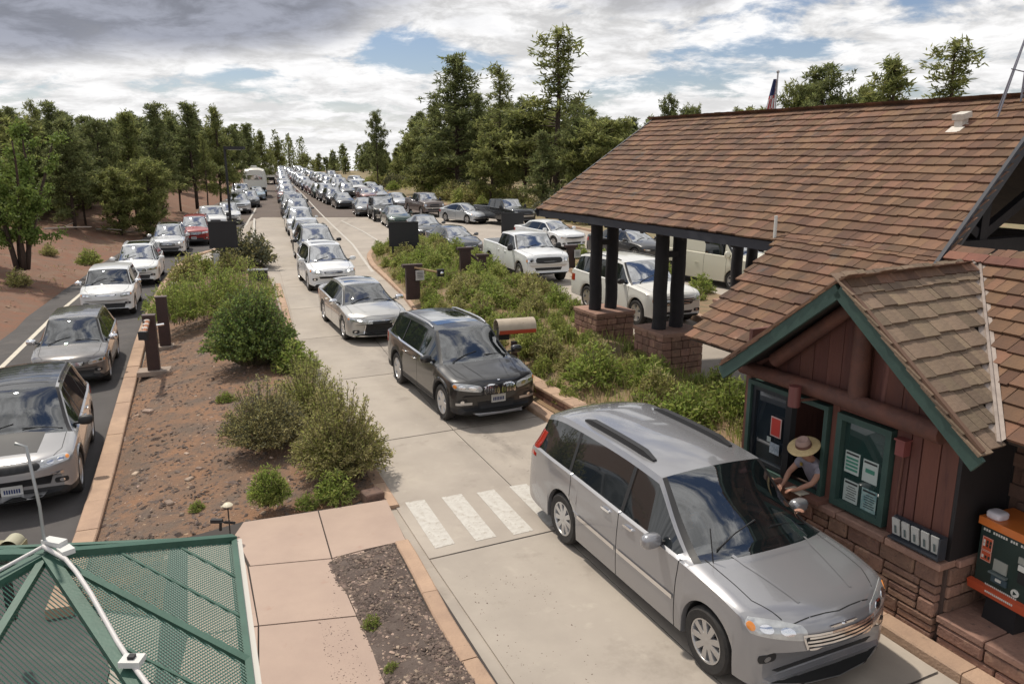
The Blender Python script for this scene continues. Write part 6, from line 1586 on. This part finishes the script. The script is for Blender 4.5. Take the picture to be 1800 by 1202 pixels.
# ---- loose stones, mulch and litter: nobody could count them
def pebble(m, c, s, rr):
    vs = [Vector((rr.uniform(-1,1), rr.uniform(-1,1), 0))*.2+Vector(v) for v in ((-1,-.8,0),(1,-.7,0),(.8,.9,0),(-.9,.8,0),(-.4,-.3,.8),(.5,.2,.7))]
    a = rr.uniform(0,6.28); k = Vector((s*rr.uniform(.6,1.5), s*rr.uniform(.6,1.2), s*rr.uniform(.4,.9))); ca, sa = math.cos(a), math.sin(a); o = len(m.v)
    for v in vs: x, y = v.x*k.x, v.y*k.y; m.v.append((c[0]+x*ca-y*sa, c[1]+x*sa+y*ca, c[2]+v.z*k.z))
    for f in ((0,1,4),(1,5,4),(1,2,5),(2,3,5),(3,4,5),(3,0,4)): m.f.append(tuple(i+o for i in f)); m.m.append(0)
def scatter(name, poly, n, zf, s0, s1, mat, seed, kind=None):
    rr = random.Random(seed); m = MB(); pl = [Vector((p.x, p.y)) for p in poly]; x0, x1 = min(p.x for p in pl), max(p.x for p in pl); y0, y1 = min(p.y for p in pl), max(p.y for p in pl)
    k = 0
    while k < n:
        p = (rr.uniform(x0, x1), y0+(y1-y0)*rr.random()**(1.6 if y1-y0 > 15 else 1))
        if not inside(p, pl): continue
        if noise.noise(Vector((p[0]*1.3, p[1]*1.3, seed))) < rr.uniform(-.5,.25): k += .2; continue
        pebble(m, (p[0], p[1], zf(p)-.004), s0+(s1-s0)*rr.random()**3, rr); k += 1
    return stuff(tag_stuff(m.build(name, mat)))
def tag_stuff(o): return o
M_chip = pm('bark_chips', (.17,.125,.10), .95, (.10,.075,.065), 5, rand=.5, island=True)
M_peb = pm('pebbles', (.36,.27,.21), .9, (.25,.18,.14), 6, rand=.45, island=True)
il = [p for p in isl]; izf = lambda p: isl_z(Vector((p[0], p[1])), edge_dist(p, [(q.x, q.y) for q in isl]))
scatter('island_litter', isl, 9500, izf, .012, .05, M_chip, 1); scatter('island_pebbles', isl, 1500, izf, .012, .045, M_peb, 2)
mzf = lambda p: .072+.06*min(1, edge_dist(p, [(q.x, q.y) for q in MULCH])/.25)+.0
scatter('mulch_litter', MULCH, 5200, mzf, .008, .03, M_chip, 3); scatter('mulch_pebbles', MULCH, 1300, mzf, .008, .026, M_peb, 4)
spill = W((640,978),(570,1010),(610,1110),(655,1202),(700,1300),(600,1300),(580,1202),(560,1100))
m_ = scatter('pavement_grit', spill, 420, lambda p: .078, .004, .011, M_chip, 5)
grit = W((800,1000),(950,1010),(1080,1202),(900,1202))
scatter('lane_grit', grit, 420, lambda p: .002, .004, .012, pm('grit_dark', (.13,.09,.07), .9), 6)
bank = [Vector((road_left_x(y)-.9, y, 0)) for y in (17,25,32,40,50,62)]+[Vector((road_left_x(y)-11, y, 0)) for y in (62,50,40,32,25,17)]
scatter('bank_stones', bank, 3000, lambda p: ground_z(p[0], p[1]), .015, .075, pm('bank_stone', (.30,.19,.13), .9, (.20,.12,.085), 6, rand=.4, island=True), 7)
rr = random.Random(8)
for i, (px, py, s, lb) in enumerate(((335,862,.09,'pale flat stone on the red soil near the island front'), (352,842,.07,'small pale stone just behind the flat one'), (300,905,.10,'yellowish rock chip on the red soil left of the path light'), (262,740,.13,'pale splintered bark piece beside the left curb'), (330,815,.06,'white pebble cluster stone in the middle of the red soil'), (240,852,.08,'light rock close to the left curb front'))):
    p = G(px, py); b = MB(); b.rock((0,0,s*.3), (s*1.6, s, s*.5), rr, b=.4); tag(b.build('stone', M_peb, loc=(p.x, p.y, .17), rz=rr.random()*3), lb, 'stone')
# ------------------------------------------------------------------ signs, gates, posts
M_sign = pm('sign_back_black', (.012,.012,.014), .6)
M_brownpost = pm('brown_post', (.055,.028,.024), .7, (.04,.022,.02), 5, bump=.3, bscale=20)
M_pad = pm('pad_concrete', (.34,.27,.22), .9, (.28,.22,.18), 5)
def board_sign(px, py, Yd, x0, x1, z0, z1, posts, label):
    c = atY(px, py, Yd); o = thing('sign_board', label, 'sign', (c.x, Yd, 0), .18)
    w = x1-x0; b = MB(); b.box(((x0+x1)/2-c.x, 0, (z0+z1)/2), (w, .06, z1-z0)); b.build('board', M_sign, o)
    b = MB(); 
    for z in (z0+.04, z1-.04): b.box(((x0+x1)/2-c.x, -.04, z), (w+.03, .03, .06))
    b.build('frame_rail', M_sign, o)
    for q in posts: b = MB(); b.box((q-c.x, .05, z1/2-.02), (.09,.07,z1+.06)); b.build('post', M_sign, o)
board_sign(392, 410, 35, -13.31, -12.12, 1.12, 2.29, (-12.72,), 'square black sign board on a single post in the left island, seen from behind')
board_sign(710, 412, 37, -5.72, -4.35, .96, 2.10, (-5.55,-4.55), 'black sign board on two posts at the tip of the green median')
board_sign(902, 388, 48.5, -.66, .72, .45, 1.66, (-.5,.55), 'black sign board standing in front of the dark pickup on the right')
for px, py, lb in ((383,478,'white short marker post left under the left sign board'),(401,476,'white short marker post right under the left sign board')):
    p = G(px, py); b = MB(); b.box((0,0,.45), (.26,.05,.75)); tag(b.build('marker_panel', pm('marker_white', (.55,.56,.58), .6), loc=(p.x, p.y, 0)), lb, 'marker')
lp = thing('lamp_post', 'tall dark lamp post with a flat head to the right, behind the left sign board', 'lamp post', (-13.39, 38, 0))
b = MB(); b.tube([(0,0,0),(0,0,5.5)], [.065,.05], 10); b.build('pole', M_sign, lp, smooth=60)
b = MB(); b.box((.48,0,5.42), (.85,.32,.14)); b.build('lamp_head', M_sign, lp)
b = MB(); b.box((.48,0,5.34), (.6,.24,.03)); b.build('lens', pm('lamp_lens', (.3,.3,.28), .3), lp)
# brown gate posts in the left island
def gate_post(px, py, label, arm=True, h=1.42, w=.29):
    p = G(px, py, -.35); o = thing('gate_post', label, 'gate post', (p.x, p.y, -.35), .28)
    b = MB(); b.box((0,0,.03), (.78,.50,.12)); b.build('concrete_pad', M_pad, o)
    b = MB(); b.box((0,0,h/2+.09), (w,.20,h)); b.build('post', M_brownpost, o)
    b = MB(); b.box((0,0,h+.11), (w+.03,.23,.03)); b.build('cap', pm('post_cap', (.09,.06,.055), .5), o); return o
gp = gate_post(272, 655, 'nearer brown square gate post on a concrete pad beside the left lane')
gp2 = gate_post(292, 612, 'farther brown square gate post directly behind the nearer one')
b = MB(); b.tube([(.05,.1,1.22),(.32,.16,1.24)], .03, 8); b.build('hinge_pin', M_chrome, gp)
def gate_arm(a, c, label, stripes=False):
    a, c = Vector(a), Vector(c); o = thing('road_barrier', label, 'barrier', a); d = c-a
    b = MB(); b.tube([(0,0,0), d], .06, 8); b.build('tube', pm('arm_orange', (.33,.13,.06), .6), o)
    for k in range(5): q = d*(k+.5)/5; b = MB(); b.blob(q+Vector((0,-.03,.03)), (.075,.06,.04), 5, .7); b.build('reflector', pm('reflector_white', (.65,.6,.55), .3), o)
    b = MB(); b.box(d, (.2,.12,.2)); b.build('end_plate', M_sign, o)
gate_arm(atY(262,556,20.4), atY(252,590,18.3), 'short orange barrier tube with white reflectors by the brown posts')
# brown posts with panels in the median
def brown_gate(px, py, top, label, wpost=.32, panel=True, arm=None):
    p = G(px, py, .42); z = atY(px, top, p.y).z; o = thing('gate_post', label, 'gate post', (p.x, p.y, .35), .32)
    b = MB(); b.box((0,0,(z-.35)/2), (wpost,.22,z-.35)); b.box((.0,0,z-.37), (wpost+.22,.26,.10)); b.build('post', M_brownpost, o)
    if panel:
        b = MB(); b.box((.22,-.20,z-.68), (.30,.02,.34), Matrix.Rotation(.12,3,'Z')); q = b.build('panel', pm('panel_white', (.50,.48,.47), .6), o)
        for k in range(4): b = MB(); b.box((.22+.002*k,-.225,z-.58-.055*k), (.20,.006,.014), Matrix.Rotation(.12,3,'Z')); b.build('print', M_black, q)
    if arm: b = MB(); b.tube([(.05,-.12,z-.42),(arm[0],arm[1],z-.42+arm[2])], .035, 8); b.build('arm', pm('arm_tan', (.42,.28,.15), .6), o); b = MB(); b.box((arm[0],arm[1],z-.42+arm[2]), (.24,.14,.24)); b.build('arm_plate', M_sign, o); b = MB(); b.blob((arm[0]+.03,arm[1]-.09,z-.42+arm[2]), (.06,.03,.06), 6); b.build('reflector', M_chrome, o)
brown_gate(726, 522, 466, 'brown gate post with white notice panel and tan arm behind the silver sedan', .46, True, (.92,-.25,-.20))
brown_gate(818, 486, 436, 'dark brown gate post left of the white pickup', .42, False)
brown_gate(848, 490, 448, 'shorter dark brown gate post nearest the white pickup wheel', .26, False)
b = MB(); b.tube([atY(822,444,31.6), atY(852,466,31.0)], .05, 8); tag(b.build('gate_bar', M_brownpost), 'sloping brown bar joining the two gate posts by the white pickup', 'gate bar')
brown_gate(1003, 468, 432, 'brown gate post with white panel to the right of the white pickup', .34, True)
# the curved hood standing over a ticket post in the median
c = atY(905, 580, 18.2); o = thing('cover_hood', 'barrel shaped tan metal hood with red reflective stripe right of the black crossover', 'hood', (c.x, 18.2, .35), .32)
m = MB(); n = 14; r, L = .235, .92; z0 = c.z-.30
for rr_ in (r, r-.018):
    for x in (-L/2, L/2):
        for k in range(n+1):
            a = -.35+(PI+.7)*k/n; m.v.append((x, rr_*math.cos(a), z0+rr_*math.sin(a)))
q = n+1
for k in range(n): m.f += [(k, k+1, q+k+1, q+k), (2*q+k, 3*q+k, 3*q+k+1, 2*q+k+1), (k, 2*q+k, 2*q+k+1, k+1), (q+k, q+k+1, 3*q+k+1, 3*q+k)]
m.m = [0]*len(m.f); m.build('shell', pm('hood_tan', (.50,.42,.33), .6, (.42,.35,.27), 5, spots=[((.2,.13,.09), 7, .64, .05)]), o, smooth=50)
m = MB(); 
for k in range(4):
    for x in (-L/2+.01, L/2-.01):
        a = PI-.02+.40*k/3; m.v.append((x, (r+.006)*math.cos(a), z0+(r+.006)*math.sin(a)))
m.f = [(2*k, 2*k+1, 2*k+3, 2*k+2) for k in range(3)]; m.m = [0]*3; m.build('red_stripe', pm('stripe_red', (.45,.07,.035), .5), o)
b = MB(); b.box((-.02,0,(z0-.35)/2-.1), (.12,.12,z0-.1)); b.build('post', M_brownpost, o)
b = MB(); b.box((-.30,0,z0-.12), (.25,.2,.25)); b.build('ticket_box', M_sign, o)
# little path light in the island
p = G(405, 942, .12); o = thing('path_light', 'small path light with pale round cap on thin dark stem near the pavement corner', 'path light', (p.x, p.y, .15))
b = MB(); b.tube([(0,0,0),(.0,0,.42)], .009, 6); b.build('stem', M_sign, o)
b = MB(); b.lathe([(.001,.46),(.045,.455),(.07,.43),(.065,.42),(.001,.425)], 16, axis='z'); b.build('cap', pm('cap_cream', (.62,.56,.42), .5), o, smooth=50)
b = MB(); b.tube([(.0,0,.43),(-.09,.0,.40)], .016, 6); b.build('bracket', pm('cap_cream', (.62,.56,.42), .5), o)
o = thing('sprinkler_head', 'small black bent irrigation pipe lying on the soil by the path light', 'pipe', G(388, 935, .12)+Vector((0,0,.03)))
b = MB(); b.tube([(0,0,.0),(.02,-.02,.14),(.10,-.08,.16),(.2,.02,.10)], .02, 6); b.build('pipe', M_sign, o)
b = MB(); b.box((-.04,0,.14), (.16,.06,.05)); b.build('valve', M_sign, o)
# grey cabinet half hidden behind the bushes
p = G(455, 498); o = thing('utility_cabinet', 'low dark cabinet with a pale rim between the bushes at the lane edge', 'cabinet', (p.x, p.y, .1), .2)
b = MB(); b.box((0,0,.22), (.72,.4,.45)); b.build('cabinet', M_sign, o); b = MB(); b.box((0,0,.46), (.80,.46,.04)); b.build('lid', pm('lid_grey', (.2,.2,.21), .5), o)
# flag pole behind the roof
o = thing('flag_pole', 'flagpole with a furled red, white and blue flag behind the roof ridge', 'flag', (19.15, 60, 0))
b = MB(); b.tube([(0,0,0),(0,0,10.8)], .06, 8); b.blob((0,0,10.85), (.12,.12,.12), 5); b.build('pole', pm('pole_grey', (.35,.35,.37), .4), o)
fc = [pm('flag_blue', (.02,.03,.10), .8), pm('flag_red', (.32,.03,.035), .8), pm('flag_white', (.5,.5,.52), .8)]
m = MB(); nz, nx = 12, 7
for j in range(nz+1):
    for i in range(nx+1):
        f = j/nz; w = .22+.55*f; x = -.05-w*i/nx; m.v.append((x, .10*math.sin(i*1.9+f*2), 10.35-2.6*f-.25*(i/nx)*f))
for j in range(nz):
    for i in range(nx): a = j*(nx+1)+i; m.f.append((a, a+1, a+nx+2, a+nx+1)); m.m.append(0 if j < 5 and i > 1 else (1 if (i+j//3) % 2 else 2))
m.build('cloth', fc, o, smooth=180)
# ------------------------------------------------------------------ the fee machine on the ledge
M_km = pm('machine_green', (.018,.035,.030), .4, coat=.3); M_ko = pm('machine_orange', (.62,.17,.03), .45, (.55,.15,.03), 6, coat=.2); M_kr = pm('machine_red', (.50,.085,.035), .45)
M_kw = pm('print_white', (.6,.6,.56), .6); M_ks = pm('screen_grey', (.30,.31,.28), .25)
o = thing('fee_machine', 'dark green and orange self service fee machine on a black pedestal on the stone ledge', 'ticket machine', P(7.84, 4.42, .41), TH-.08)
# local: x away from the lane, y up the lane; the front faces -x
b = MB(); b.box((.12,.02,.14), (.34,.36,.30), taper=.92); b.build('pedestal', M_sign, o)
zb0, zt0 = .30, 1.02
b = MB(); b.box((.16,0,(zb0+zt0)/2), (.46,.66,zt0-zb0)); b.build('cabinet', M_km, o)
b = MB(); b.box((.15,0,zt0+.055), (.50,.70,.085)); b.build('top_cover', M_ko, o)
b = MB(); b.box((-.085,0,zb0+.045), (.06,.74,.10), Matrix.Rotation(-.25,3,'Y')); b.build('lower_band', M_kr, o)
b = MB(); b.blob((.02,.24,zt0+.13), (.09,.085,.045), 7, .5); b.build('top_beacon', pm('beacon_white', (.66,.62,.66), .4), o)
fx = -.072
def kp(name, y, z, w, h, mat, d=.012, x=fx, par=o): q = MB(); q.box((x-d/2, y, z), (d, w, h)); return q.build(name, mat, par)
for k in range(22):
    if k in (3, 10, 14): continue
    kp('letter', .29-.0275*k, zt0-.035, .018, .026, M_kw, .004)
st1 = kp('sticker', .235, .835, .115, .15, M_kr, .004); st2 = kp('sticker', .235, .70, .115, .11, M_kr, .004)
for (z_, h_) in ((.835,.15),(.70,.11)):
    for (dy, dz, w, h) in ((0,h_/2-.004,.115,.007),(0,-h_/2+.004,.115,.007),(.054,0,.007,h_),(-.054,0,.007,h_)): kp('sticker_edge', .235+dy, z_+dz, w, h, pm('edge_pink', (.65,.35,.28), .6), .006)
for z_ in (.87,.83,.70):
    for k in range(3): kp('letter', .27-.035*k, z_-.01, .022, .034, M_km if k else M_kw, .006)
kp('screen', .06, .66, .15, .13, M_ks); kp('ledge', .06, .575, .19, .02, pm('machine_steel', (.12,.15,.15), .35), .05); kp('slot_plate', .05, .51, .17, .075, pm('slot_blue', (.05,.08,.10), .4), .02); kp('slot', .05, .515, .06, .03, M_kw, .03)
kp('reader', -.20, .84, .16, .07, M_ks, .02); kp('reader', -.20, .765, .13, .06, M_kw, .03); kp('coin_slot', -.20, .66, .12, .12, M_sign, .02)
em = MB(); em.lathe([(.001,-.012),(.042,-.012),(.042,0)], 20, axis='y'); e_ = em.build('emblem', M_kw, o); e_.location = (fx, -.13, .465); e_.rotation_euler = (0,0,-PI/2)
em = MB(); em.lathe([(.001,-.018),(.024,-.018),(.024,0)], 3, axis='y'); e2 = em.build('emblem_mark', M_km, e_)
for k in range(17): kp('letter', .19-.021*k, .405, .014, .02, M_kw, .004, fx-.004)
for k in range(15): kp('letter', .15-.021*k, zb0+.05, .014, .022, M_kw, .004, -.118)
# ------------------------------------------------------------------ people
M_skin = pm('skin', (.42,.22,.15), .55, (.36,.18,.12), 9); M_shirt = pm('grey_shirt', (.30,.28,.32), .85, (.24,.22,.26), 12, bump=.3, bscale=40); M_straw = pm('straw', (.55,.42,.22), .8, (.46,.34,.17), 30, bump=.3, bscale=120); M_band = pm('hat_band', (.13,.06,.045), .6); M_crownh = pm('hat_crown', (.36,.24,.20), .8, (.30,.20,.17), 9)
def skin_mesh(name, joints, edges, mat, parent, sub=2, root=0):
    me = bpy.data.meshes.new(name); me.from_pydata([j[0] for j in joints], edges, []); ob = bpy.data.objects.new(name, me); scene.collection.objects.link(ob)
    md = ob.modifiers.new('s', 'SKIN'); md.use_smooth_shade = True; me.skin_vertices
    if not me.skin_vertices: 
        bpy.context.view_layer.objects.active = ob
    for i, j in enumerate(joints): sv = me.skin_vertices[0].data[i]; sv.radius = (j[1], j[2] if len(j) > 2 else j[1]); sv.use_root = (i == root)
    s2 = ob.modifiers.new('u', 'SUBSURF'); s2.levels = s2.render_levels = sub
    dg = bpy.context.evaluated_depsgraph_get(); nm = bpy.data.meshes.new_from_object(ob.evaluated_get(dg)); bpy.data.objects.remove(ob)
    nm.materials.clear(); nm.materials.append(mat); nm.polygons.foreach_set('use_smooth', [True]*len(nm.polygons)); return link(name, nm, parent)
def hand(wrist, d, up_, grip, parent_lists, r=.0085):
    J, E, w_idx = parent_lists; d = Vector(d).normalized(); side = d.cross(Vector(up_)).normalized(); n = side.cross(d).normalized()
    palm = Vector(wrist)+d*.05; J.append((palm, .030, .016)); pi_ = len(J)-1; E.append((w_idx, pi_))
    for k in range(4):
        b0 = Vector(wrist)+d*.085+side*(.028-.019*k); L = (.062,.070,.066,.052)[k]; last = pi_; q = b0; a = grip
        J.append((q, r)); E.append((last, len(J)-1)); last = len(J)-1
        for s_ in range(3): a += grip*.6; q = q+(d*math.cos(a)-n*math.sin(a))*L/3; J.append((q, r*(1-.1*s_))); E.append((last, len(J)-1)); last = len(J)-1
    q = Vector(wrist)+d*.03+side*.035; J.append((q, r*1.25)); E.append((pi_, len(J)-1)); l = len(J)-1
    for s_ in range(2): q = q+(d*.8+side*.5-n*.35).normalized()*.03; J.append((q, r*1.05)); E.append((l, len(J)-1)); l = len(J)-1
# ranger leaning out of the service window; local x away from lane, y up the lane
base_ = P(7.35, 6.80, 0); o = thing('person', 'ranger in straw flat brimmed hat and grey shirt leaning from the booth window', 'person', base_, TH)
J = [(Vector((.36,-.02,1.05)), .09, .08), (Vector((.27,-.02,1.24)), .09, .08), (Vector((.19,-.02,1.38)), .09, .07), (Vector((.08,-.02,1.50)), .055, .055), (Vector((.02,-.02,1.56)), .075, .085), (Vector((-.03,-.02,1.62)), .07, .08)]
E_ = [(0,1),(1,2),(2,3),(3,4),(4,5)]
def arm(sgn, sh, el, wr_, hd, grip):
    i = len(J); J.extend([(Vector(sh), .055), (Vector(sh).lerp(Vector(el), .5), .045), (Vector(el), .038), (Vector(el).lerp(Vector(wr_), .45), .037), (Vector(wr_), .024, .02)])
    E_.extend([(2,i),(i,i+1),(i+1,i+2),(i+2,i+3),(i+3,i+4)]); hand(wr_, hd, (0,0,1), grip, (J, E_, i+4))
arm(1, (.13,.16,1.41), (.0,.22,1.25), (-.13,.18,1.12), (-.75,-.15,-.38), .25)
arm(-1, (.13,-.18,1.41), (.02,-.15,1.22), (-.13,-.04,1.125), (-.7,.55,-.15), .30)
skin_mesh('body', J, E_, M_skin, o)
J2 = [(Vector((.34,-.02,1.03)), .145, .125), (Vector((.25,-.02,1.24)), .145, .125), (Vector((.17,-.02,1.39)), .175, .135), (Vector((.10,-.02,1.475)), .075, .075), (Vector((.13,.15,1.41)), .080), (Vector((.06,.20,1.325)), .066), (Vector((.13,-.17,1.41)), .080), (Vector((.07,-.165,1.31)), .066)]
skin_mesh('shirt', J2, [(0,1),(1,2),(2,3),(2,4),(4,5),(2,6),(6,7)], M_shirt, o)
hat = MB(); hat.lathe([(.195,-.012),(.20,-.004),(.19,.004),(.10,.012)], 32, axis='z', m=0); hat.lathe([(.10,.008),(.096,.045),(.092,.05)], 32, axis='z', m=1); hat.lathe([(.092,.048),(.086,.085),(.070,.105),(.035,.092),(.001,.085)], 32, axis='z', m=2); hat.lathe([(.1,.010),(.001,.010)], 20, axis='z', m=0)
h = hat.build('hat', [M_straw, M_band, M_crownh], o, smooth=40); h.location = (-.045,-.02,1.685); h.rotation_euler = (.05,-.42,0)
for (px_, py_, pz_) in ((.005,.062,1.575),(.01,-.102,1.575)): b = MB(); b.blob((px_,py_,pz_), (.018,.01,.03), 5); b.build('ear', M_skin, o)
b = MB(); b.box((.035,.07,1.40),(.012,.035,.045)); b.build('badge', pm('badge_gold', (.5,.36,.1), .3, metal=.8), o)
b = MB(); b.blob((.045,-.02,1.60), (.065,.078,.06), 7); b.build('hair', pm('hair_brown', (.05,.03,.02), .8), o)
pp = MB(); pp.box((7.28, 6.80, 1.082), (.16,.26,.006)); pp.box((7.26, 6.78, 1.089), (.13,.2,.005), Matrix.Rotation(.2,3,'Z')); po = pp.build('papers', pm('paper_cream', (.5,.46,.38), .8)); po.rotation_euler = (0,0,TH); tag(po, 'cream papers on the window counter under the hands of the ranger', 'papers')
# driver and passenger of the minivan (seated; van frame: x forward, y left)
def sitter(name, label, x, y, shirt, reach=None):
    w = VAN.matrix_world if False else Matrix.Translation(VAN.location) @ Matrix.Rotation(VAN.rotation_euler.z, 4, 'Z')
    o = thing(name, label, 'person', VAN.location, VAN.rotation_euler.z)
    J = [(Vector((x,y,.62)),.15,.12),(Vector((x-.04,y,.85)),.14,.11),(Vector((x-.08,y,1.06)),.16,.10),(Vector((x-.06,y,1.18)),.055),(Vector((x-.04,y,1.28)),.08,.085),(Vector((x-.04,y,1.36)),.078,.085),(Vector((x+.40,y+.1,.64)),.085),(Vector((x+.42,y-.1,.64)),.085),(Vector((x+.55,y+.1,.30)),.055),(Vector((x+.55,y-.1,.30)),.055)]
    E = [(0,1),(1,2),(2,3),(3,4),(4,5),(0,6),(0,7),(6,8),(7,9)]
    tg = reach or [((x+.12,y+.25,.86),(x+.36,y+.16,.92)), ((x+.12,y-.25,.86),(x+.36,y-.16,.92))]
    for sg, (el, wr_) in zip((1,-1), tg):
        i = len(J); J.extend([(Vector((x-.05,y+sg*.19,1.08)),.055),(Vector(el),.04),(Vector(wr_),.025)]); E.extend([(2,i),(i,i+1),(i+1,i+2)]); hand(wr_, Vector(wr_)-Vector(el), (0,0,1), .3, (J, E, i+2))
    skin_mesh('body', J, E, M_skin, o, 1)
    J2 = [(Vector((x,y,.60)),.17,.14),(Vector((x-.04,y,.85)),.155,.125),(Vector((x-.08,y,1.06)),.175,.11)]; E2 = [(0,1),(1,2)]
    for sg, (el, wr_) in zip((1,-1), tg): i = len(J2); J2.extend([(Vector((x-.05,y+sg*.19,1.08)),.07),(Vector((x-.05,y+sg*.19,1.08)).lerp(Vector(el),.8),.055)]); E2.extend([(2,i),(i,i+1)])
    skin_mesh('shirt', J2, E2, shirt, o, 1)
    b = MB(); b.blob((x-.06,y,1.40), (.10,.095,.085), 7); b.build('hair', pm('hair_dark', (.03,.022,.018), .8), o)
sitter('person', 'driver of the silver minivan reaching an arm toward the booth window', -1.15, .40, pm('shirt_dark', (.05,.055,.07), .9), [((-.95,.66,.98),(-.70,.80,1.14)),((-1.0,.15,.86),(-.76,.22,.94))])
sitter('person', 'passenger in a blue shirt in the front seat of the silver minivan', -1.15, -.40, pm('shirt_blue', (.10,.16,.24), .9))
# ------------------------------------------------------------------ green expanded metal canopy in the corner
M_cg = pm('canopy_green', (.038,.105,.075), .55, (.03,.085,.06), 6, bump=.1, bscale=60); M_cg2 = pm('canopy_mesh_green', (.05,.135,.105), .5)
A = Vector((-2.66,4.12,2.99)); BR = Vector((-1.945,5.07,2.60)); Mr = Vector((-1.40,3.70,2.60)); FR = BR+(Mr-BR)*2.0; BL = BR+Vector((-3.1,-.30,0)); FL = BL+(FR-BR)
o = thing('mesh_canopy', 'green pyramid canopy of expanded metal mesh with beams, in the bottom left corner', 'canopy', (0,0,0))
def sbeam(name, a, c, w, h, dz=0): return beam(name, a+Vector((0,0,dz)), c+Vector((0,0,dz)), w, h, M_cg, o)
for c in (BR, FR, FL, BL): sbeam('hip_beam', A, c, .065, .045, .012)
for a, c in ((BR,FR),(FR,FL),(FL,BL),(BL,BR)): sbeam('mid_rafter', A, (a+c)/2, .042, .035, .006); beam('edge_rail', a, c, .035, .05, M_cg, o)
for u_ in (.30,.62):
    for (a, c, e) in ((BR, Mr, BR), (FR, Mr, FR)):
        p0 = A.lerp(e, u_+.02); p1 = Mr.lerp(e, u_); sbeam('jack_rafter', p0, p1, .015, .015, .0)
    mF = (FR+FL)/2; 
    mB = (BL+BR)/2
    for e in (BR, BL): sbeam('jack_rafter', A.lerp(e, u_), mB.lerp(e, u_), .015, .015, .0)
beam('edge_flashing', BR+Vector((.03,0,-.01)), FR+Vector((.03,0,-.01)), .045, .03, pm('flash_pale', (.50,.48,.44), .6), o)
beam('edge_flashing', BR+Vector((0,.035,-.01)), BL+Vector((0,.035,-.01)), .045, .03, pm('flash_tan', (.34,.27,.16), .7), o)
def net(a, c, e, pitch=.029):                                  # diamonds stretched over the triangle a, c, e
    m = MB(); a, c, e = Vector(a), Vector(c), Vector(e); X_ = (e-c).normalized(); n = (c-a).cross(e-a).normalized(); Y_ = n.cross(X_)
    pts2 = [((p-c).dot(X_), (p-c).dot(Y_)) for p in (a, c, e)]
    if pts2[0][1] < 0: Y_ = -Y_; pts2 = [((p-c).dot(X_), (p-c).dot(Y_)) for p in (a, c, e)]
    H_ = pts2[0][1]; W_ = pts2[2][0]; ax = pts2[0][0]; dy = pitch*.42; j = 0; y = 0; w = .0025
    while y < H_-dy:
        x = (j % 2)*pitch/2
        lo, hi = ax*y/H_, W_-(W_-ax)*y/H_
        while x < W_:
            for sg in (-1, 1):
                x1 = x+sg*pitch/2
                if lo-.01 < x < hi+.01 and lo-.01 < x1 < hi+.01:
                    p = c+X_*x+Y_*y; q = c+X_*x1+Y_*(y+dy); t = (q-p).normalized(); s_ = t.cross(n).normalized()*w+n*w*.8
                    m.add([p-s_, p+s_, q+s_, q-s_], [(0,1,2,3)])
            x += pitch
        y += dy; j += 1
    return stuff(m.build('mesh_panel', M_cg2, o))
for a, c in ((BR,FR),(FR,FL),(FL,BL),(BL,BR)): net(A, a, c)
b = MB(); b.tube([A+Vector((0,0,.0)), A+Vector((-.01,.02,.30)), A+Vector((-.035,.02,.66)), A+Vector((-.10,.03,.672))], .009, 8); b.build('finial_pole', pm('pole_pale', (.35,.36,.36), .4, metal=.4), o, smooth=60)
q = A.lerp(FR, .45)
b = MB(); pts = [A+Vector((.0,-.02,.075))]+[A.lerp(FR, f)+Vector((.055+.02*math.sin(f*9),0,.05+.02*math.sin(f*14))) for f in (.06,.12,.2,.28,.36,.44,.52,.62,.75,.9)]; b.tube(pts, .013, 8); b.build('white_cable', pm('cable_white', (.55,.53,.52), .5), o, smooth=60)
b = MB(); b.tube([A+Vector((0,0,.07))]+[A.lerp(FL, f)+Vector((-.03,0,.06)) for f in (.2,.4,.7,1)], .010, 6); b.build('white_cable', MATS['cable_white'], o, smooth=60)
b = MB(); b.box(q+Vector((.04,0,.07)), (.10,.075,.03)); b.box(q+Vector((.04,0,.09)), (.03,.03,.02), m=1); b.build('cable_clamp', [pm('clamp_white', (.6,.6,.58), .5), M_sign], o)
b = MB(); b.box(A+Vector((.05,.01,.085)), (.13,.06,.03), Matrix.Rotation(-.3,3,'Z')); b.box(A+Vector((.14,-.04,.06)), (.08,.07,.03), Matrix.Rotation(-.7,3,'Z')); b.build('cable_clamp', MATS['clamp_white'], o)
for c in (BR, BL, FR, FL): b = MB(); b.tube([c+Vector((0,0,-.05)), Vector((c.x, c.y, 0))], .04, 8); b.build('post', M_cg, o)
# beige box at the left behind the canopy
c = G(18, 955, .95); o = thing('utility_box', 'beige box with rounded lid and dark rim at the far left behind the green canopy', 'box', (c.x, c.y, 0), .15)
b = MB(); b.box((-.12,0,.88), (.50,.22,.13)); b.build('box', pm('box_beige', (.24,.22,.13), .6), o)
b = MB(); b.lathe([(.10,-.10),(.10,.10),(.001,.10)], 20, c=(.02,0,.93)); b.build('lid', pm('lid_beige', (.40,.38,.27), .5), o, smooth=50)
b = MB(); b.tube([(.14,-.13,.78),(.14,-.13,.97),(.10,-.13,.985),(-.4,-.13,.985)], .010, 6); b.build('rim', M_sign, o)
b = MB(); b.box((-.1,0,.41), (.08,.08,.82)); b.build('post', M_sign, o)
